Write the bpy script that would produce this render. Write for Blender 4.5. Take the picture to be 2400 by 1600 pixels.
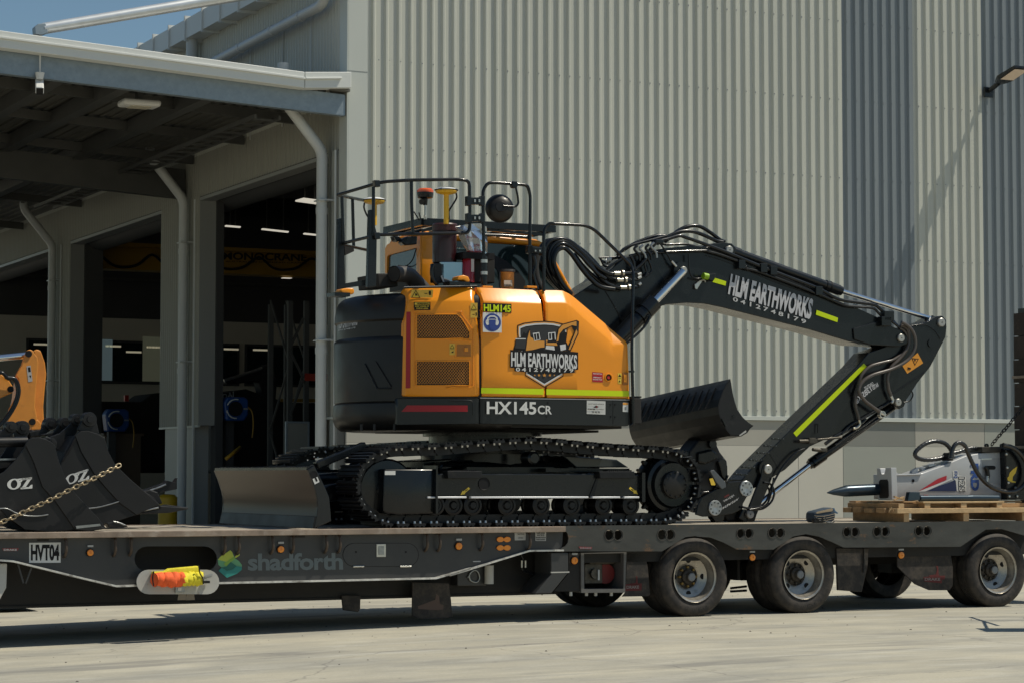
import bpy, bmesh, math, random
from mathutils import Vector, Matrix
from mathutils.geometry import tessellate_polygon
random.seed(7)
R = math.radians
for o in list(bpy.data.objects):
    bpy.data.objects.remove(o)
scene = bpy.context.scene
col = scene.collection

# ------------------------------------------------------------------ camera
F_PX, HORIZON, CAM_H = 5400.0, 1115.0, 1.39
PITCH = math.atan((HORIZON - 800.0) / F_PX)
cam = bpy.data.cameras.new('camera')
cam.lens = 36.0 * F_PX / 2400.0
cam.sensor_width = 36.0
cam.clip_start, cam.clip_end = 0.1, 2000.0
camo = bpy.data.objects.new('camera', cam)
camo.location = (0, 0, CAM_H)
camo.rotation_euler = (math.pi / 2 + PITCH, 0, 0)
col.objects.link(camo)
scene.camera = camo

# ------------------------------------------------------------------ sky and sun
SUN_DIR = Vector((2.416, 0.07, 4.1)).normalized()      # towards the sun
el = math.asin(SUN_DIR.z)
az = math.atan2(SUN_DIR.x, SUN_DIR.y)
world = bpy.data.worlds.new('World')
scene.world = world
world.use_nodes = True
wn = world.node_tree
bg = wn.nodes['Background']
sky = wn.nodes.new('ShaderNodeTexSky')
sky.sky_type = 'NISHITA'
sky.sun_disc = False
sky.sun_elevation = el
sky.sun_rotation = az
sky.altitude = 20
sky.air_density = 1.0
sky.dust_density = 0.35
sky.ozone_density = 1.6
tint = wn.nodes.new('ShaderNodeVectorMath'); tint.operation = 'MULTIPLY'; tint.inputs[1].default_value = (.97, 1.07, 1.04)
wn.links.new(sky.outputs[0], tint.inputs[0]); wn.links.new(tint.outputs[0], bg.inputs[0])
bg.inputs[1].default_value = 0.074
sl = bpy.data.lights.new('sun', 'SUN')
sl.energy = 4.6
sl.angle = R(0.5)
sl.color = (1.0, 0.935, 0.79)
so = bpy.data.objects.new('sun', sl)
so.rotation_euler = (-SUN_DIR).to_track_quat('-Z', 'Y').to_euler()
so.location = SUN_DIR * 60
col.objects.link(so)
scene.view_settings.view_transform = 'Standard'
scene.view_settings.look = 'None'
scene.view_settings.gamma = 1
scene.view_settings.use_curve_mapping = False
scene.view_settings.exposure = -0.12

# ------------------------------------------------------------------ frames: a pixel of the survey photo gives a point on a real plane
VW = dict(A=(750,400,5.2275), B=(1080,400,5.2275), C=(750,650,3.92), D=(1100,650,3.92), E=(1250,500,4.48),
          F=(1650,550,3.485), G=(480,980,3.92), H=(1050,980,3.36), I=(0,0,2.8), J=(0,500,2.8), K=(0,800,3.409),
          L=(0,1200,3.92), M=(500,1200,3.92), N=(1050,1200,3.92), O=(1600,1150,2.94), Q=(1650,850,3.136),
          R=(2200,100,5.225), S=(2200,650,2.613), T=(1800,0,2.24), U=(750,0,3.485), W=(1400,850,3.92),
          X=(1900,1000,4.704), Y=(480,900,3.794), Z=(1850,700,3.92), P=(0,0,1.0))

def ray(v, p):
    x0, y0, k = VW[v]
    x, y = x0 + p[0] / k, y0 + p[1] / k
    a, b = (x - 1200.0) / F_PX, -(y - 800.0) / F_PX
    c, s = math.cos(PITCH), math.sin(PITCH)
    return Vector((a, c - b * s, s + b * c))

class Frame:
    def __init__(self, origin, yaw):
        self.M = Matrix.Translation(origin) @ Matrix.Rotation(yaw, 4, 'Z')
        self.I = self.M.inverted()
        self.o = self.I @ Vector((0, 0, CAM_H))
    def hit(self, v, p, axis, val):
        d = self.I.to_3x3() @ ray(v, p)
        t = (val - self.o[axis]) / d[axis]
        return self.o + d * t
    def n(self, v, pts, n):          # points on the plane parallel to the face, n metres behind it
        return [self.hit(v, p, 1, n) for p in pts]
    def s(self, v, pts, s):
        return [self.hit(v, p, 0, s) for p in pts]
    def z(self, v, pts, z):
        return [self.hit(v, p, 2, z) for p in pts]

TF = Frame(Vector((0, 22.0, 0)), R(27.0))    # trailer: x along it, y away from the road side
BF = Frame(Vector((0, 37.0, 0)), R(26.1))    # building
DECK = 0.91

# ------------------------------------------------------------------ materials
MATS = {}
def mat(name, c, rough=.5, metal=0., coat=0., var=0., vs=3., c2=None, thr=.5, soft=.15, bump=0., bs=40., emit=0., rv=0., stretch=(1,1,1), trans=0., spec=.5, orand=0.):
    if name in MATS: return MATS[name]
    m = bpy.data.materials.new(name); m.use_nodes = True
    nt = m.node_tree; b = nt.nodes['Principled BSDF']
    b.inputs['Base Color'].default_value = (*c, 1)
    b.inputs['Roughness'].default_value = rough
    b.inputs['Metallic'].default_value = metal
    b.inputs['Coat Weight'].default_value = coat
    b.inputs['Coat Roughness'].default_value = .08
    b.inputs['Specular IOR Level'].default_value = spec
    if trans: b.inputs['Transmission Weight'].default_value = trans
    tc = nt.nodes.new('ShaderNodeTexCoord'); mp = nt.nodes.new('ShaderNodeMapping')
    mp.inputs['Scale'].default_value = stretch
    nt.links.new(tc.outputs['Object'], mp.inputs[0])
    def noise(scale, det=6., ro=.6):
        n = nt.nodes.new('ShaderNodeTexNoise'); n.inputs['Scale'].default_value = scale
        n.inputs['Detail'].default_value = det; n.inputs['Roughness'].default_value = ro
        nt.links.new(mp.outputs[0], n.inputs['Vector']); return n
    src = None
    if var > 0:
        n = noise(vs)
        mr = nt.nodes.new('ShaderNodeMapRange'); mr.inputs['From Min'].default_value = .25; mr.inputs['From Max'].default_value = .75
        mr.inputs['To Min'].default_value = 1 - var; mr.inputs['To Max'].default_value = 1 + var
        nt.links.new(n.outputs[0], mr.inputs[0])
        mx = nt.nodes.new('ShaderNodeVectorMath'); mx.operation = 'SCALE'
        mx.inputs[0].default_value = c
        nt.links.new(mr.outputs[0], mx.inputs['Scale']); src = mx.outputs[0]
    if c2 is not None:
        n = noise(vs * 1.7, 9., .68)
        mr = nt.nodes.new('ShaderNodeMapRange'); mr.inputs['From Min'].default_value = thr; mr.inputs['From Max'].default_value = thr + soft
        nt.links.new(n.outputs[0], mr.inputs[0])
        mx = nt.nodes.new('ShaderNodeMix'); mx.data_type = 'RGBA'
        mx.inputs['A'].default_value = (*c, 1)
        if src: nt.links.new(src, mx.inputs['A'])
        mx.inputs['B'].default_value = (*c2, 1)
        nt.links.new(mr.outputs[0], mx.inputs['Factor']); src = mx.outputs['Result']
    if orand > 0:
        oi = nt.nodes.new('ShaderNodeObjectInfo'); mr = nt.nodes.new('ShaderNodeMapRange')
        mr.inputs['To Min'].default_value = 1-orand; mr.inputs['To Max'].default_value = 1+orand
        nt.links.new(oi.outputs['Random'], mr.inputs[0])
        mx = nt.nodes.new('ShaderNodeVectorMath'); mx.operation = 'SCALE'; mx.inputs[0].default_value = c
        if src: nt.links.new(src, mx.inputs[0])
        nt.links.new(mr.outputs[0], mx.inputs['Scale']); src = mx.outputs[0]
    if src: nt.links.new(src, b.inputs['Base Color'])
    if rv > 0:
        n = noise(vs * 2.3)
        mr = nt.nodes.new('ShaderNodeMapRange'); mr.inputs['From Min'].default_value = .3; mr.inputs['From Max'].default_value = .7
        mr.inputs['To Min'].default_value = max(.02, rough - rv); mr.inputs['To Max'].default_value = rough + rv
        nt.links.new(n.outputs[0], mr.inputs[0]); nt.links.new(mr.outputs[0], b.inputs['Roughness'])
    if bump > 0:
        n = noise(bs); bp = nt.nodes.new('ShaderNodeBump')
        bp.inputs['Strength'].default_value = bump; bp.inputs['Distance'].default_value = .01
        nt.links.new(n.outputs[0], bp.inputs['Height']); nt.links.new(bp.outputs[0], b.inputs['Normal'])
    if emit:
        b.inputs['Emission Color'].default_value = (*c, 1); b.inputs['Emission Strength'].default_value = emit
    MATS[name] = m
    return m

BLACK = mat('black_gloss_paint', (.0055,.0068,.008), .27, coat=.18, spec=.35, rv=.07, var=.25, vs=1.5, c2=(.035,.033,.03), thr=.66, soft=.3, bump=.02, bs=3)
CWM = mat('charcoal_counterweight_paint', (.0145,.0130,.0115), .40, coat=.05, spec=.35, var=.2, vs=2, rv=.06, c2=(.04,.038,.034), thr=.62, soft=.3)
SKIRT = mat('charcoal_skirt_paint', (.010,.0115,.0125), .34, coat=.2, spec=.35, var=.12, vs=2, rv=.06)
ORANGE = mat('orange_yellow_paint', (.84,.29,.008), .34, coat=.35, var=.04, vs=1.3, rv=.05, spec=.35)
RUBBER = mat('tyre_rubber', (.020,.017,.015), .72, var=.3, vs=6, c2=(.085,.066,.05), thr=.44, soft=.35, bump=.2, bs=60)
TRACK = mat('black_track_steel', (.010,.010,.011), .38, metal=.2, spec=.4, var=.35, vs=5, c2=(.06,.05,.04), thr=.62, soft=.25, bump=.15, bs=30)
CHROME = mat('chrome_rod', (.75,.75,.76), .12, metal=1)
ZINC = mat('zinc_plated_steel', (.55,.54,.50), .32, metal=.85, var=.15, vs=20)
DGREY = mat('trailer_grey_paint', (.034,.035,.036), .48, var=.18, vs=1.2, c2=(.058,.054,.048), thr=.52, soft=.35, bump=.05, bs=8, rv=.1, coat=.1)
TSCUFF = mat('scuffed_trailer_steel', (.060,.060,.055), .45, var=.35, vs=2.2, c2=(.14,.085,.05), thr=.60, soft=.05, bump=.15, bs=14, rv=.15, metal=.3, stretch=(1,1,2.2))
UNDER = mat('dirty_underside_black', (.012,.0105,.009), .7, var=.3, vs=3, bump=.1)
RUST = mat('worn_deck_edge_steel', (.26,.20,.155), .55, var=.35, vs=4, c2=(.42,.36,.30), thr=.5, soft=.25, bump=.2, bs=30, metal=.35)
DECKM = mat('worn_deck_timber', (.36,.315,.25), .8, var=.25, vs=2.2, c2=(.15,.115,.085), thr=.58, soft=.25, bump=.4, bs=25, stretch=(.25,2,1))
HIVIS = mat('fluorescent_yellow_tape', (.56,.70,.0), .4, spec=.4)
REDT = mat('red_reflective_tape', (.36,.004,.012), .35)
WHITEP = mat('white_print', (.62,.62,.60), .45)
BLACKP = mat('black_print', (.008,.008,.009), .6, spec=.25)
GREYP = mat('grey_print', (.20,.21,.22), .5)
REDP = mat('red_print', (.45,.02,.02), .5)
BLUEP = mat('blue_print', (.02,.045,.22), .45)
YELP = mat('yellow_print', (.75,.52,.05), .5)
ORP = mat('orange_print', (.72,.30,.03), .5)
AMBER = mat('amber_lens', (.85,.26,.01), .22, coat=.5)
REDL = mat('beacon_red_lens', (.75,.10,.01), .18, coat=.6)
GPSY = mat('yellow_receiver_plastic', (.75,.42,.02), .4)
GPSW = mat('white_receiver_plastic', (.75,.75,.74), .35)
EXTR = mat('red_extinguisher_paint', (.30,.012,.022), .25, coat=.5)
GLASS = mat('dark_tinted_glass', (.012,.022,.022), .06, coat=.3, var=.2, vs=1)
WALL_L = mat('pale_grey_cladding', (.51,.515,.455), .40, var=.05, vs=.5, rv=.05, bump=.02, bs=1.5, orand=.03, stretch=(1,1,.35))
WALL_D = mat('slate_grey_cladding', (.20,.225,.24), .40, var=.05, vs=.5, rv=.05, orand=.03, bump=.02, bs=1.5, stretch=(1,1,.35))
FLASH = mat('pale_flashing', (.52,.54,.50), .42, var=.02, vs=1)
COLM = mat('shaded_column_paint', (.30,.305,.29), .45, var=.03, vs=1)  # canopy shade is darkened into the column colour
SIDEUP = mat('upper_side_cladding', (.50,.505,.455), .45, var=.04, vs=.8)  # same side cladding, without the canopy shade in its colour
SIDECL = mat('shade_toned_side_cladding', (.31,.305,.26), .5, var=.04, vs=.8)  # cladding colour darkened to stand for the shade under the canopy
GUTT = mat('pale_gutter_paint', (.64,.65,.62), .4, var=.02, vs=1)
PIPE = mat('painted_downpipe', (.54,.55,.535), .38, var=.05, vs=2)
GALV = mat('galvanised_steel', (.24,.29,.33), .45, metal=.35, var=.12, vs=9, c2=(.19,.235,.275), thr=.5, soft=.3, rv=.06)
GALVR = mat('bright_galvanised_tube', (.62,.64,.65), .38, metal=.6, var=.12, vs=5)
ROOFU = mat('roof_sheet_underside', (.12,.115,.10), .55, var=.1, vs=2)
PURL = mat('canopy_steel', (.085,.085,.08), .5, var=.15, vs=2, metal=.3)
PC_CREAM = mat('cream_precast', (.50,.48,.42), .75, var=.04, vs=1, bump=.05)
PC_GREY = mat('grey_green_precast', (.30,.31,.275), .75, var=.04, vs=1, bump=.05)
PC_MID = mat('warm_grey_precast', (.36,.345,.30), .75, var=.04, vs=1, bump=.05)
PC_DARK = mat('dark_grey_precast', (.20,.205,.185), .75, var=.05, vs=1, bump=.05)
INNER = mat('dim_plasterboard', (.55,.51,.43), .8, var=.04, vs=1)
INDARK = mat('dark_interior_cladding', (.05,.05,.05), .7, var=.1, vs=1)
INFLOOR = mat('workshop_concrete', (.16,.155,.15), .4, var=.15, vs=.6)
CRANEY = mat('crane_yellow', (.30,.17,.012), .45)
BLUEPL = mat('blue_reel_plastic', (.008,.05,.20), .4)
OLDOR = mat('worn_orange_paint', (.66,.25,.03), .42, coat=.2, var=.12, vs=5, c2=(.40,.15,.03), thr=.55, soft=.3)
BUCKM = mat('satin_black_bucket', (.0105,.0105,.011), .42, spec=.35, var=.25, vs=3, c2=(.05,.048,.045), thr=.60, soft=.3, rv=.1, bump=.04, bs=12)
EDGE = mat('bright_worn_steel', (.30,.31,.31), .3, metal=.8, var=.3, vs=20)
CHAINM = mat('gold_zinc_chain', (.42,.34,.22), .4, metal=.75, var=.3, vs=40)
CHAIND = mat('black_chain', (.03,.028,.026), .45, metal=.5)
WOOD = mat('pallet_pine', (.40,.25,.12), .75, var=.28, vs=5, c2=(.26,.15,.07), thr=.55, soft=.2, bump=.3, bs=30, stretch=(.4,3,3))
WOODE = mat('pallet_pine_end', (.52,.36,.19), .75, var=.2, vs=9, bump=.3, bs=30)
RAMPW = mat('dark_ramp_timber', (.035,.025,.018), .8, var=.4, vs=4, c2=(.08,.05,.03), thr=.55, soft=.2, bump=.5, bs=20)
LGREY = mat('light_grey_hammer_paint', (.42,.43,.44), .35, coat=.3, var=.04, vs=2, rv=.05)
NAVYST = mat('blued_steel', (.035,.055,.075), .3, metal=.5, var=.2, vs=4)
NAVYP = mat('navy_print', (.012,.02,.075), .45)
RIMM = mat('dusty_alloy_rim', (.40,.37,.32), .36, metal=.7, var=.25, vs=6, c2=(.12,.10,.08), thr=.52, soft=.3, rv=.1)
HUBM = mat('dirty_hub', (.055,.047,.038), .6, var=.4, vs=10, metal=.3)
PLATEM = mat('scratched_white_panel', (.44,.43,.40), .5, var=.12, vs=3, c2=(.26,.17,.11), thr=.63, soft=.1)
VESTO = mat('orange_vest_cloth', (.90,.13,.03), .8, var=.12, vs=12, bump=.5, bs=30)
VESTY = mat('yellow_vest_cloth', (.72,.62,.03), .8, var=.12, vs=12, bump=.5, bs=30)
STRAPB = mat('navy_webbing', (.03,.05,.075), .8, bump=.4, bs=80)
STRAPT = mat('tan_webbing', (.33,.26,.17), .8, bump=.4, bs=80)
LAMPON = mat('lit_strip_lamp', (1.0,.93,.78), .5, emit=.6)
LAMPDIM = mat('dim_lit_window', (.55,.66,.70), .5, emit=.12)
LEDM = mat('peach_led_lens', (.72,.58,.46), .35)
CAMW = mat('white_plastic', (.62,.62,.60), .4)
CLEARP = mat('clear_plastic_bag', (.8,.8,.8), .18, trans=.85)
SOLAR = mat('bluish_mirror_face', (.30,.40,.47), .12, metal=.7)
BOLLY = mat('bollard_yellow', (.55,.33,.01), .5, var=.1, vs=4)
BLADEM = mat('polished_blade_steel', (.068,.050,.037), .33, metal=.7, var=.05, vs=1.0)

# ------------------------------------------------------------------ mesh builder
def crom(pts, sub=6):
    P = [Vector(p) for p in pts]
    if len(P) < 3: return P
    Q = [P[0] * 2 - P[1]] + P + [P[-1] * 2 - P[-2]]
    out = []
    for i in range(1, len(Q) - 2):
        for k in range(sub):
            t = k / sub
            a, b, c, d = Q[i-1], Q[i], Q[i+1], Q[i+2]
            out.append(.5 * ((2*b) + (c-a)*t + (2*a-5*b+4*c-d)*t*t + (3*b-a-3*c+d)*t*t*t))
    out.append(P[-1])
    return out

def rounded(pts, r, seg=4):
    """polyline with rounded inner corners"""
    P = [Vector(p) for p in pts]; out = [P[0]]
    for i in range(1, len(P)-1):
        a, b, c = P[i-1], P[i], P[i+1]
        d1, d2 = (a-b), (c-b)
        rr = min(r, d1.length*.45, d2.length*.45)
        p, q = b + d1.normalized()*rr, b + d2.normalized()*rr
        for k in range(seg+1):
            t = k/seg
            out.append(p*(1-t)**2 + b*2*t*(1-t) + q*t*t)
    out.append(P[-1]); return out

class MB:
    def __init__(s): s.v=[]; s.f=[]; s.m=[]; s.sm=[]
    def add(s, vs, fs, m=0, smooth=False):
        o = len(s.v); s.v += [Vector(v) for v in vs]
        for f in fs: s.f.append([o+i for i in f]); s.m.append(m); s.sm.append(smooth)
        return s
    def box(s, a, b, m=0):
        x0,y0,z0 = [min(a[i],b[i]) for i in range(3)]; x1,y1,z1 = [max(a[i],b[i]) for i in range(3)]
        return s.add([(x0,y0,z0),(x1,y0,z0),(x1,y1,z0),(x0,y1,z0),(x0,y0,z1),(x1,y0,z1),(x1,y1,z1),(x0,y1,z1)],
              [(0,3,2,1),(4,5,6,7),(0,1,5,4),(1,2,6,5),(2,3,7,6),(3,0,4,7)], m)
    def prism(s, pts, dn, m=0, off=(0,0), axis=1, taper=None):
        """pts: frame points (on one n plane), extruded dn along axis, shifted off in the plane"""
        P = [Vector(p) for p in pts]; k = len(P)
        o = Vector((0,0,0)); o[axis] = dn
        if axis == 1: o.x += off[0]; o.z += off[1]
        elif axis == 0: o.y += off[0]; o.z += off[1]
        Q = [p + o for p in P]
        return s.add(P + Q, [tuple(range(k)), tuple(range(2*k-1, k-1, -1))] + [(i, (i+1)%k, k+(i+1)%k, k+i) for i in range(k)], m)
    def holes(s, outer, holes, dn, m=0):
        loops = [list(map(Vector, outer))] + [list(map(Vector, h)) for h in holes]
        flat = [p for l in loops for p in l]; k = len(flat)
        tri = tessellate_polygon([[Vector((p.x, p.z, 0)) for p in l] for l in loops])
        o = Vector((0, dn, 0)); fs = []
        for t in tri: fs.append(tuple(t)); fs.append(tuple(k+i for i in reversed(t)))
        st = 0
        for l in loops:
            n = len(l)
            fs += [(st+i, st+(i+1)%n, k+st+(i+1)%n, k+st+i) for i in range(n)]; st += n
        return s.add(flat + [p+o for p in flat], fs, m)
    def flat(s, pts, m=0, dn=0.):
        P = [Vector(p) + Vector((0, dn, 0)) for p in pts]
        return s.add(P, [tuple(range(len(P)))], m)
    def tube(s, path, r, seg=8, m=0, caps=True):
        P = [Vector(p) for p in path]; n = len(P)
        rs = r if isinstance(r, (list, tuple)) else [r]*n
        up = None; vs = []; fs = []
        for i in range(n):
            t = (P[min(i+1,n-1)] - P[max(i-1,0)])
            t = t.normalized() if t.length > 1e-9 else Vector((1,0,0))
            if up is None:
                up = Vector((0,0,1)) if abs(t.z) < .9 else Vector((0,1,0))
            a = (up - t*up.dot(t))
            a = a.normalized() if a.length > 1e-6 else t.orthogonal().normalized()
            up = a; b = t.cross(a)
            for k in range(seg):
                th = 2*math.pi*k/seg
                vs.append(P[i] + (a*math.cos(th) + b*math.sin(th))*rs[i])
        for i in range(n-1):
            for k in range(seg):
                k2 = (k+1)%seg
                fs.append((i*seg+k, i*seg+k2, (i+1)*seg+k2, (i+1)*seg+k))
        s.add(vs, fs, m, True)
        if caps:
            s.add(vs[:seg], [tuple(range(seg-1,-1,-1))], m); s.add(vs[-seg:], [tuple(range(seg))], m)
        return s
    def cyl(s, a, b, r, r2=None, seg=16, m=0):
        a, b = Vector(a), Vector(b)
        return s.tube([a, b], [r, r if r2 is None else r2], seg, m)
    def lathe(s, c, axis, prof, seg=32, m=0, ms=None):
        """prof: (radius, distance along axis)"""
        c = Vector(c); ax = Vector(axis).normalized(); a = ax.orthogonal().normalized(); b = ax.cross(a)
        def ring(r, t):
            o = len(s.v)
            for k in range(seg):
                th = 2*math.pi*k/seg
                s.v.append(c + ax*t + (a*math.cos(th)+b*math.sin(th))*max(r, 1e-4))
            return o
        cur = ring(*prof[0])
        for i in range(len(prof)-1):
            nx_ = ring(*prof[i+1])
            for k in range(seg):
                s.f.append([cur+k, cur+(k+1)%seg, nx_+(k+1)%seg, nx_+k]); s.m.append(ms[i] if ms else m); s.sm.append(True)
            if i < len(prof)-2:
                d1 = Vector((prof[i+1][0]-prof[i][0], prof[i+1][1]-prof[i][1])); d2 = Vector((prof[i+2][0]-prof[i+1][0], prof[i+2][1]-prof[i+1][1]))
                cur = ring(*prof[i+1]) if d1.length > 1e-9 and d2.length > 1e-9 and d1.angle(d2) > R(38) else nx_
        return s
    def beam(s, a, b, w, h, m=0, up=(0,0,1)):
        a, b = Vector(a), Vector(b); t = (b-a).normalized(); u = Vector(up); x = t.cross(u).normalized(); u = x.cross(t).normalized()
        c = [x*w/2+u*h/2, -x*w/2+u*h/2, -x*w/2-u*h/2, x*w/2-u*h/2]
        return s.add([a+q for q in c]+[b+q for q in c], [(0,1,2,3),(7,6,5,4),(0,4,5,1),(1,5,6,2),(2,6,7,3),(3,7,4,0)], m)
    def mesh(s, name, mats, base=Vector((0,0,0)), bevel=0., bseg=2, fix=True, ang=30, sel=None, keepsmooth=True):
        me = bpy.data.meshes.new(name)
        me.from_pydata([v - base for v in s.v], [], s.f)
        for mm in (mats if isinstance(mats, (list, tuple)) else [mats]): me.materials.append(mm)
        me.polygons.foreach_set('material_index', s.m)
        me.polygons.foreach_set('use_smooth', s.sm)
        bm = bmesh.new(); bm.from_mesh(me)
        if fix: bmesh.ops.recalc_face_normals(bm, faces=bm.faces)
        if bevel > 0:
            es = [e for e in bm.edges if len(e.link_faces) == 2 and e.calc_face_angle(0) > R(ang)] if sel is None else [e for e in bm.edges if sel(e)]
            if es: bmesh.ops.bevel(bm, geom=es, offset=bevel, segments=bseg, affect='EDGES', profile=.5, clamp_overlap=True)
            if bseg > 2:
                for f in bm.faces: f.smooth = True
        bm.to_mesh(me); bm.free()
        me.update()
        if bevel > 0 and bseg > 2:
            try: me.set_sharp_from_angle(angle=R(35))
            except Exception: pass
        return me

def mean(pts):
    c = Vector((0,0,0))
    for p in pts: c += Vector(p)
    return c/len(pts)

_fc = {}
def font_mesh(txt, bold=0., space=1.):
    key = (txt, bold, space)
    if key in _fc: return _fc[key]
    cu = bpy.data.curves.new('t', 'FONT'); cu.body = txt; cu.size = 1; cu.offset = bold; cu.resolution_u = 3; cu.space_character = space
    ob = bpy.data.objects.new('t', cu); col.objects.link(ob)
    bpy.context.view_layer.update()
    me = bpy.data.meshes.new_from_object(ob.evaluated_get(bpy.context.evaluated_depsgraph_get()))
    vs = [v.co.copy() for v in me.vertices]; fs = [tuple(p.vertices) for p in me.polygons]
    bpy.data.objects.remove(ob); bpy.data.curves.remove(cu); bpy.data.meshes.remove(me)
    x0 = min(v.x for v in vs); x1 = max(v.x for v in vs); y0 = min(v.y for v in vs); y1 = max(v.y for v in vs)
    vs = [((v.x-x0)/(x1-x0), (v.y-y0)/(y1-y0)) for v in vs]
    _fc[key] = (vs, fs); return _fc[key]

def text(mb, fr, v, txt, ll, lr, ul, n, m=0, bold=0.01, space=1., fn=None, ytop=1.):
    vs, fs = font_mesh(txt, bold, space)
    if fn is None:
        a, b, c = fr.n(v, [ll, lr, ul], n)
        out = [a + (b-a)*x + (c-a)*y for x, y in vs]
    else:
        out = [fn((ll[0]+(lr[0]-ll[0])*x+(ul[0]-ll[0])*y, ll[1]+(lr[1]-ll[1])*x+(ul[1]-ll[1])*y)) for x, y in vs]
    mb.add(out, fs, m)

def circ(c, r, ry=None, k=20, a0=0., a1=360.):
    ry = r if ry is None else ry
    full = abs(a1-a0) >= 360
    nn = k if full else k+1
    return [(c[0]+r*math.cos(R(a0+(a1-a0)*i/k)), c[1]+ry*math.sin(R(a0+(a1-a0)*i/k))) for i in range(nn)]

def stadium(x0, x1, y0, y1, k=8):
    r = (y1-y0)/2; rx = r
    return circ((x0+rx, y0+r), rx, r, k, 90, 270) + circ((x1-rx, y0+r), rx, r, k, -90, 90)

class Thing:
    def __init__(s, name, label, cat, fr, base, group=None, kind=None):
        s.base = Vector(base); s.fr = fr
        s.o = bpy.data.objects.new(name, None); s.o.empty_display_size = .2
        col.objects.link(s.o); s.o.matrix_world = fr.M @ Matrix.Translation(s.base)
        s.o['label'] = label; s.o['category'] = cat
        if group: s.o['group'] = group
        if kind: s.o['kind'] = kind
    def part(s, name, mb, mats, parent=None, label=None, kind=None, **kw):
        me = mb.mesh(name, mats, s.base, **kw)
        o = bpy.data.objects.new(name, me); col.objects.link(o)
        o.parent = parent or s.o
        if label: o['label'] = label
        if kind: o['kind'] = kind
        return o
    def inst(s, name, me, M, parent=None, label=None):
        o = bpy.data.objects.new(name, me); col.objects.link(o)
        o.parent = parent or s.o
        o.matrix_local = Matrix.Translation(-s.base) @ M
        if label: o['label'] = label
        return o

def single(name, mb, mats, fr, label=None, cat=None, group=None, kind=None, base=None, **kw):
    if base is None:
        base = mean(mb.v); base.z = min(v.z for v in mb.v)
    base = Vector(base)
    o = bpy.data.objects.new(name, mb.mesh(name, mats, base, **kw)); col.objects.link(o)
    o.matrix_world = fr.M @ Matrix.Translation(base)
    if label: o['label'] = label
    if cat: o['category'] = cat
    if group: o['group'] = group
    if kind: o['kind'] = kind
    return o
# ================================================================== GROUND
def ground_material():
    m = bpy.data.materials.new('worn_yard_concrete'); m.use_nodes = True
    nt = m.node_tree; L = nt.links.new; b = nt.nodes['Principled BSDF']
    tc = nt.nodes.new('ShaderNodeTexCoord')
    def mapping(sc, rot=0):
        mp = nt.nodes.new('ShaderNodeMapping'); mp.inputs['Scale'].default_value = sc
        mp.inputs['Rotation'].default_value = (0, 0, rot); L(tc.outputs['Object'], mp.inputs[0]); return mp
    def noise(mp, s, d=8, r=.62, dist=0.):
        n = nt.nodes.new('ShaderNodeTexNoise'); n.inputs['Scale'].default_value = s; n.inputs['Detail'].default_value = d
        n.inputs['Roughness'].default_value = r; n.inputs['Distortion'].default_value = dist
        L(mp.outputs[0], n.inputs['Vector']); return n.outputs[0]
    def rng(x, a, c, lo=0., hi=1.):
        r = nt.nodes.new('ShaderNodeMapRange'); r.inputs[1].default_value = a; r.inputs[2].default_value = c
        r.inputs[3].default_value = lo; r.inputs[4].default_value = hi; L(x, r.inputs[0]); return r.outputs[0]
    def mix(f, a, c):
        x = nt.nodes.new('ShaderNodeMix'); x.data_type = 'RGBA'
        for k, val in (('A', a), ('B', c)):
            if isinstance(val, tuple): x.inputs[k].default_value = (*val, 1)
            else: L(val, x.inputs[k])
        L(f, x.inputs['Factor']); return x.outputs['Result']
    m0 = mapping((1, 1, 1)); ms = mapping((.42, 1.0, 1), R(-24)); mt = mapping((.16, 1.0, 1), R(-33)); mu = mapping((.08, 1.0, 1), R(12))
    c = mix(rng(noise(m0, .35), .3, .7), (.50,.463,.36), (.40,.37,.29))
    c = mix(rng(noise(ms, 1.1, 10, .66), .40, .64, 0, .85), c, (.275,.268,.235))
    c = mix(rng(noise(ms, 3.2, 10, .7, .5), .50, .72, 0, .6), c, (.53,.51,.44))
    c = mix(rng(noise(mt, 1.7, 6, .6, .3), .57, .66, 0, .7), c, (.19,.185,.17))
    c = mix(rng(noise(mu, 2.4, 6, .6, .2), .60, .66, 0, .55), c, (.60,.58,.50))
    c = mix(rng(noise(m0, 2.3, 5, .6), .70, .74, 0, .5), c, (.36,.24,.12))
    c = mix(rng(noise(m0, 9, 3, .5), .73, .76, 0, .8), c, (.12,.11,.10))
    c = mix(rng(noise(m0, 45, 4, .7), .35, .75, .0, .35), c, (.22,.20,.16))
    # crack-like contours
    v = nt.nodes.new('ShaderNodeTexVoronoi'); v.feature = 'DISTANCE_TO_EDGE'; v.inputs['Scale'].default_value = .22
    mv = mapping((1, 1, 1)); wob = nt.nodes.new('ShaderNodeVectorMath'); wob.operation = 'ADD'
    nn = nt.nodes.new('ShaderNodeTexNoise'); nn.inputs['Scale'].default_value = .9; nn.inputs['Detail'].default_value = 8; L(mv.outputs[0], nn.inputs['Vector'])
    L(mv.outputs[0], wob.inputs[0]); L(nn.outputs['Color'], wob.inputs[1]); L(wob.outputs[0], v.inputs['Vector'])
    c = mix(rng(v.outputs['Distance'], 0, .004, .55, 0), c, (.14,.13,.12))
    L(c, b.inputs['Base Color'])
    b.inputs['Roughness'].default_value = .82
    bp = nt.nodes.new('ShaderNodeBump'); bp.inputs['Strength'].default_value = .35; bp.inputs['Distance'].default_value = .006
    L(noise(m0, 14, 10, .7), bp.inputs['Height']); L(bp.outputs[0], b.inputs['Normal'])
    return m
GROUND = ground_material()

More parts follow.
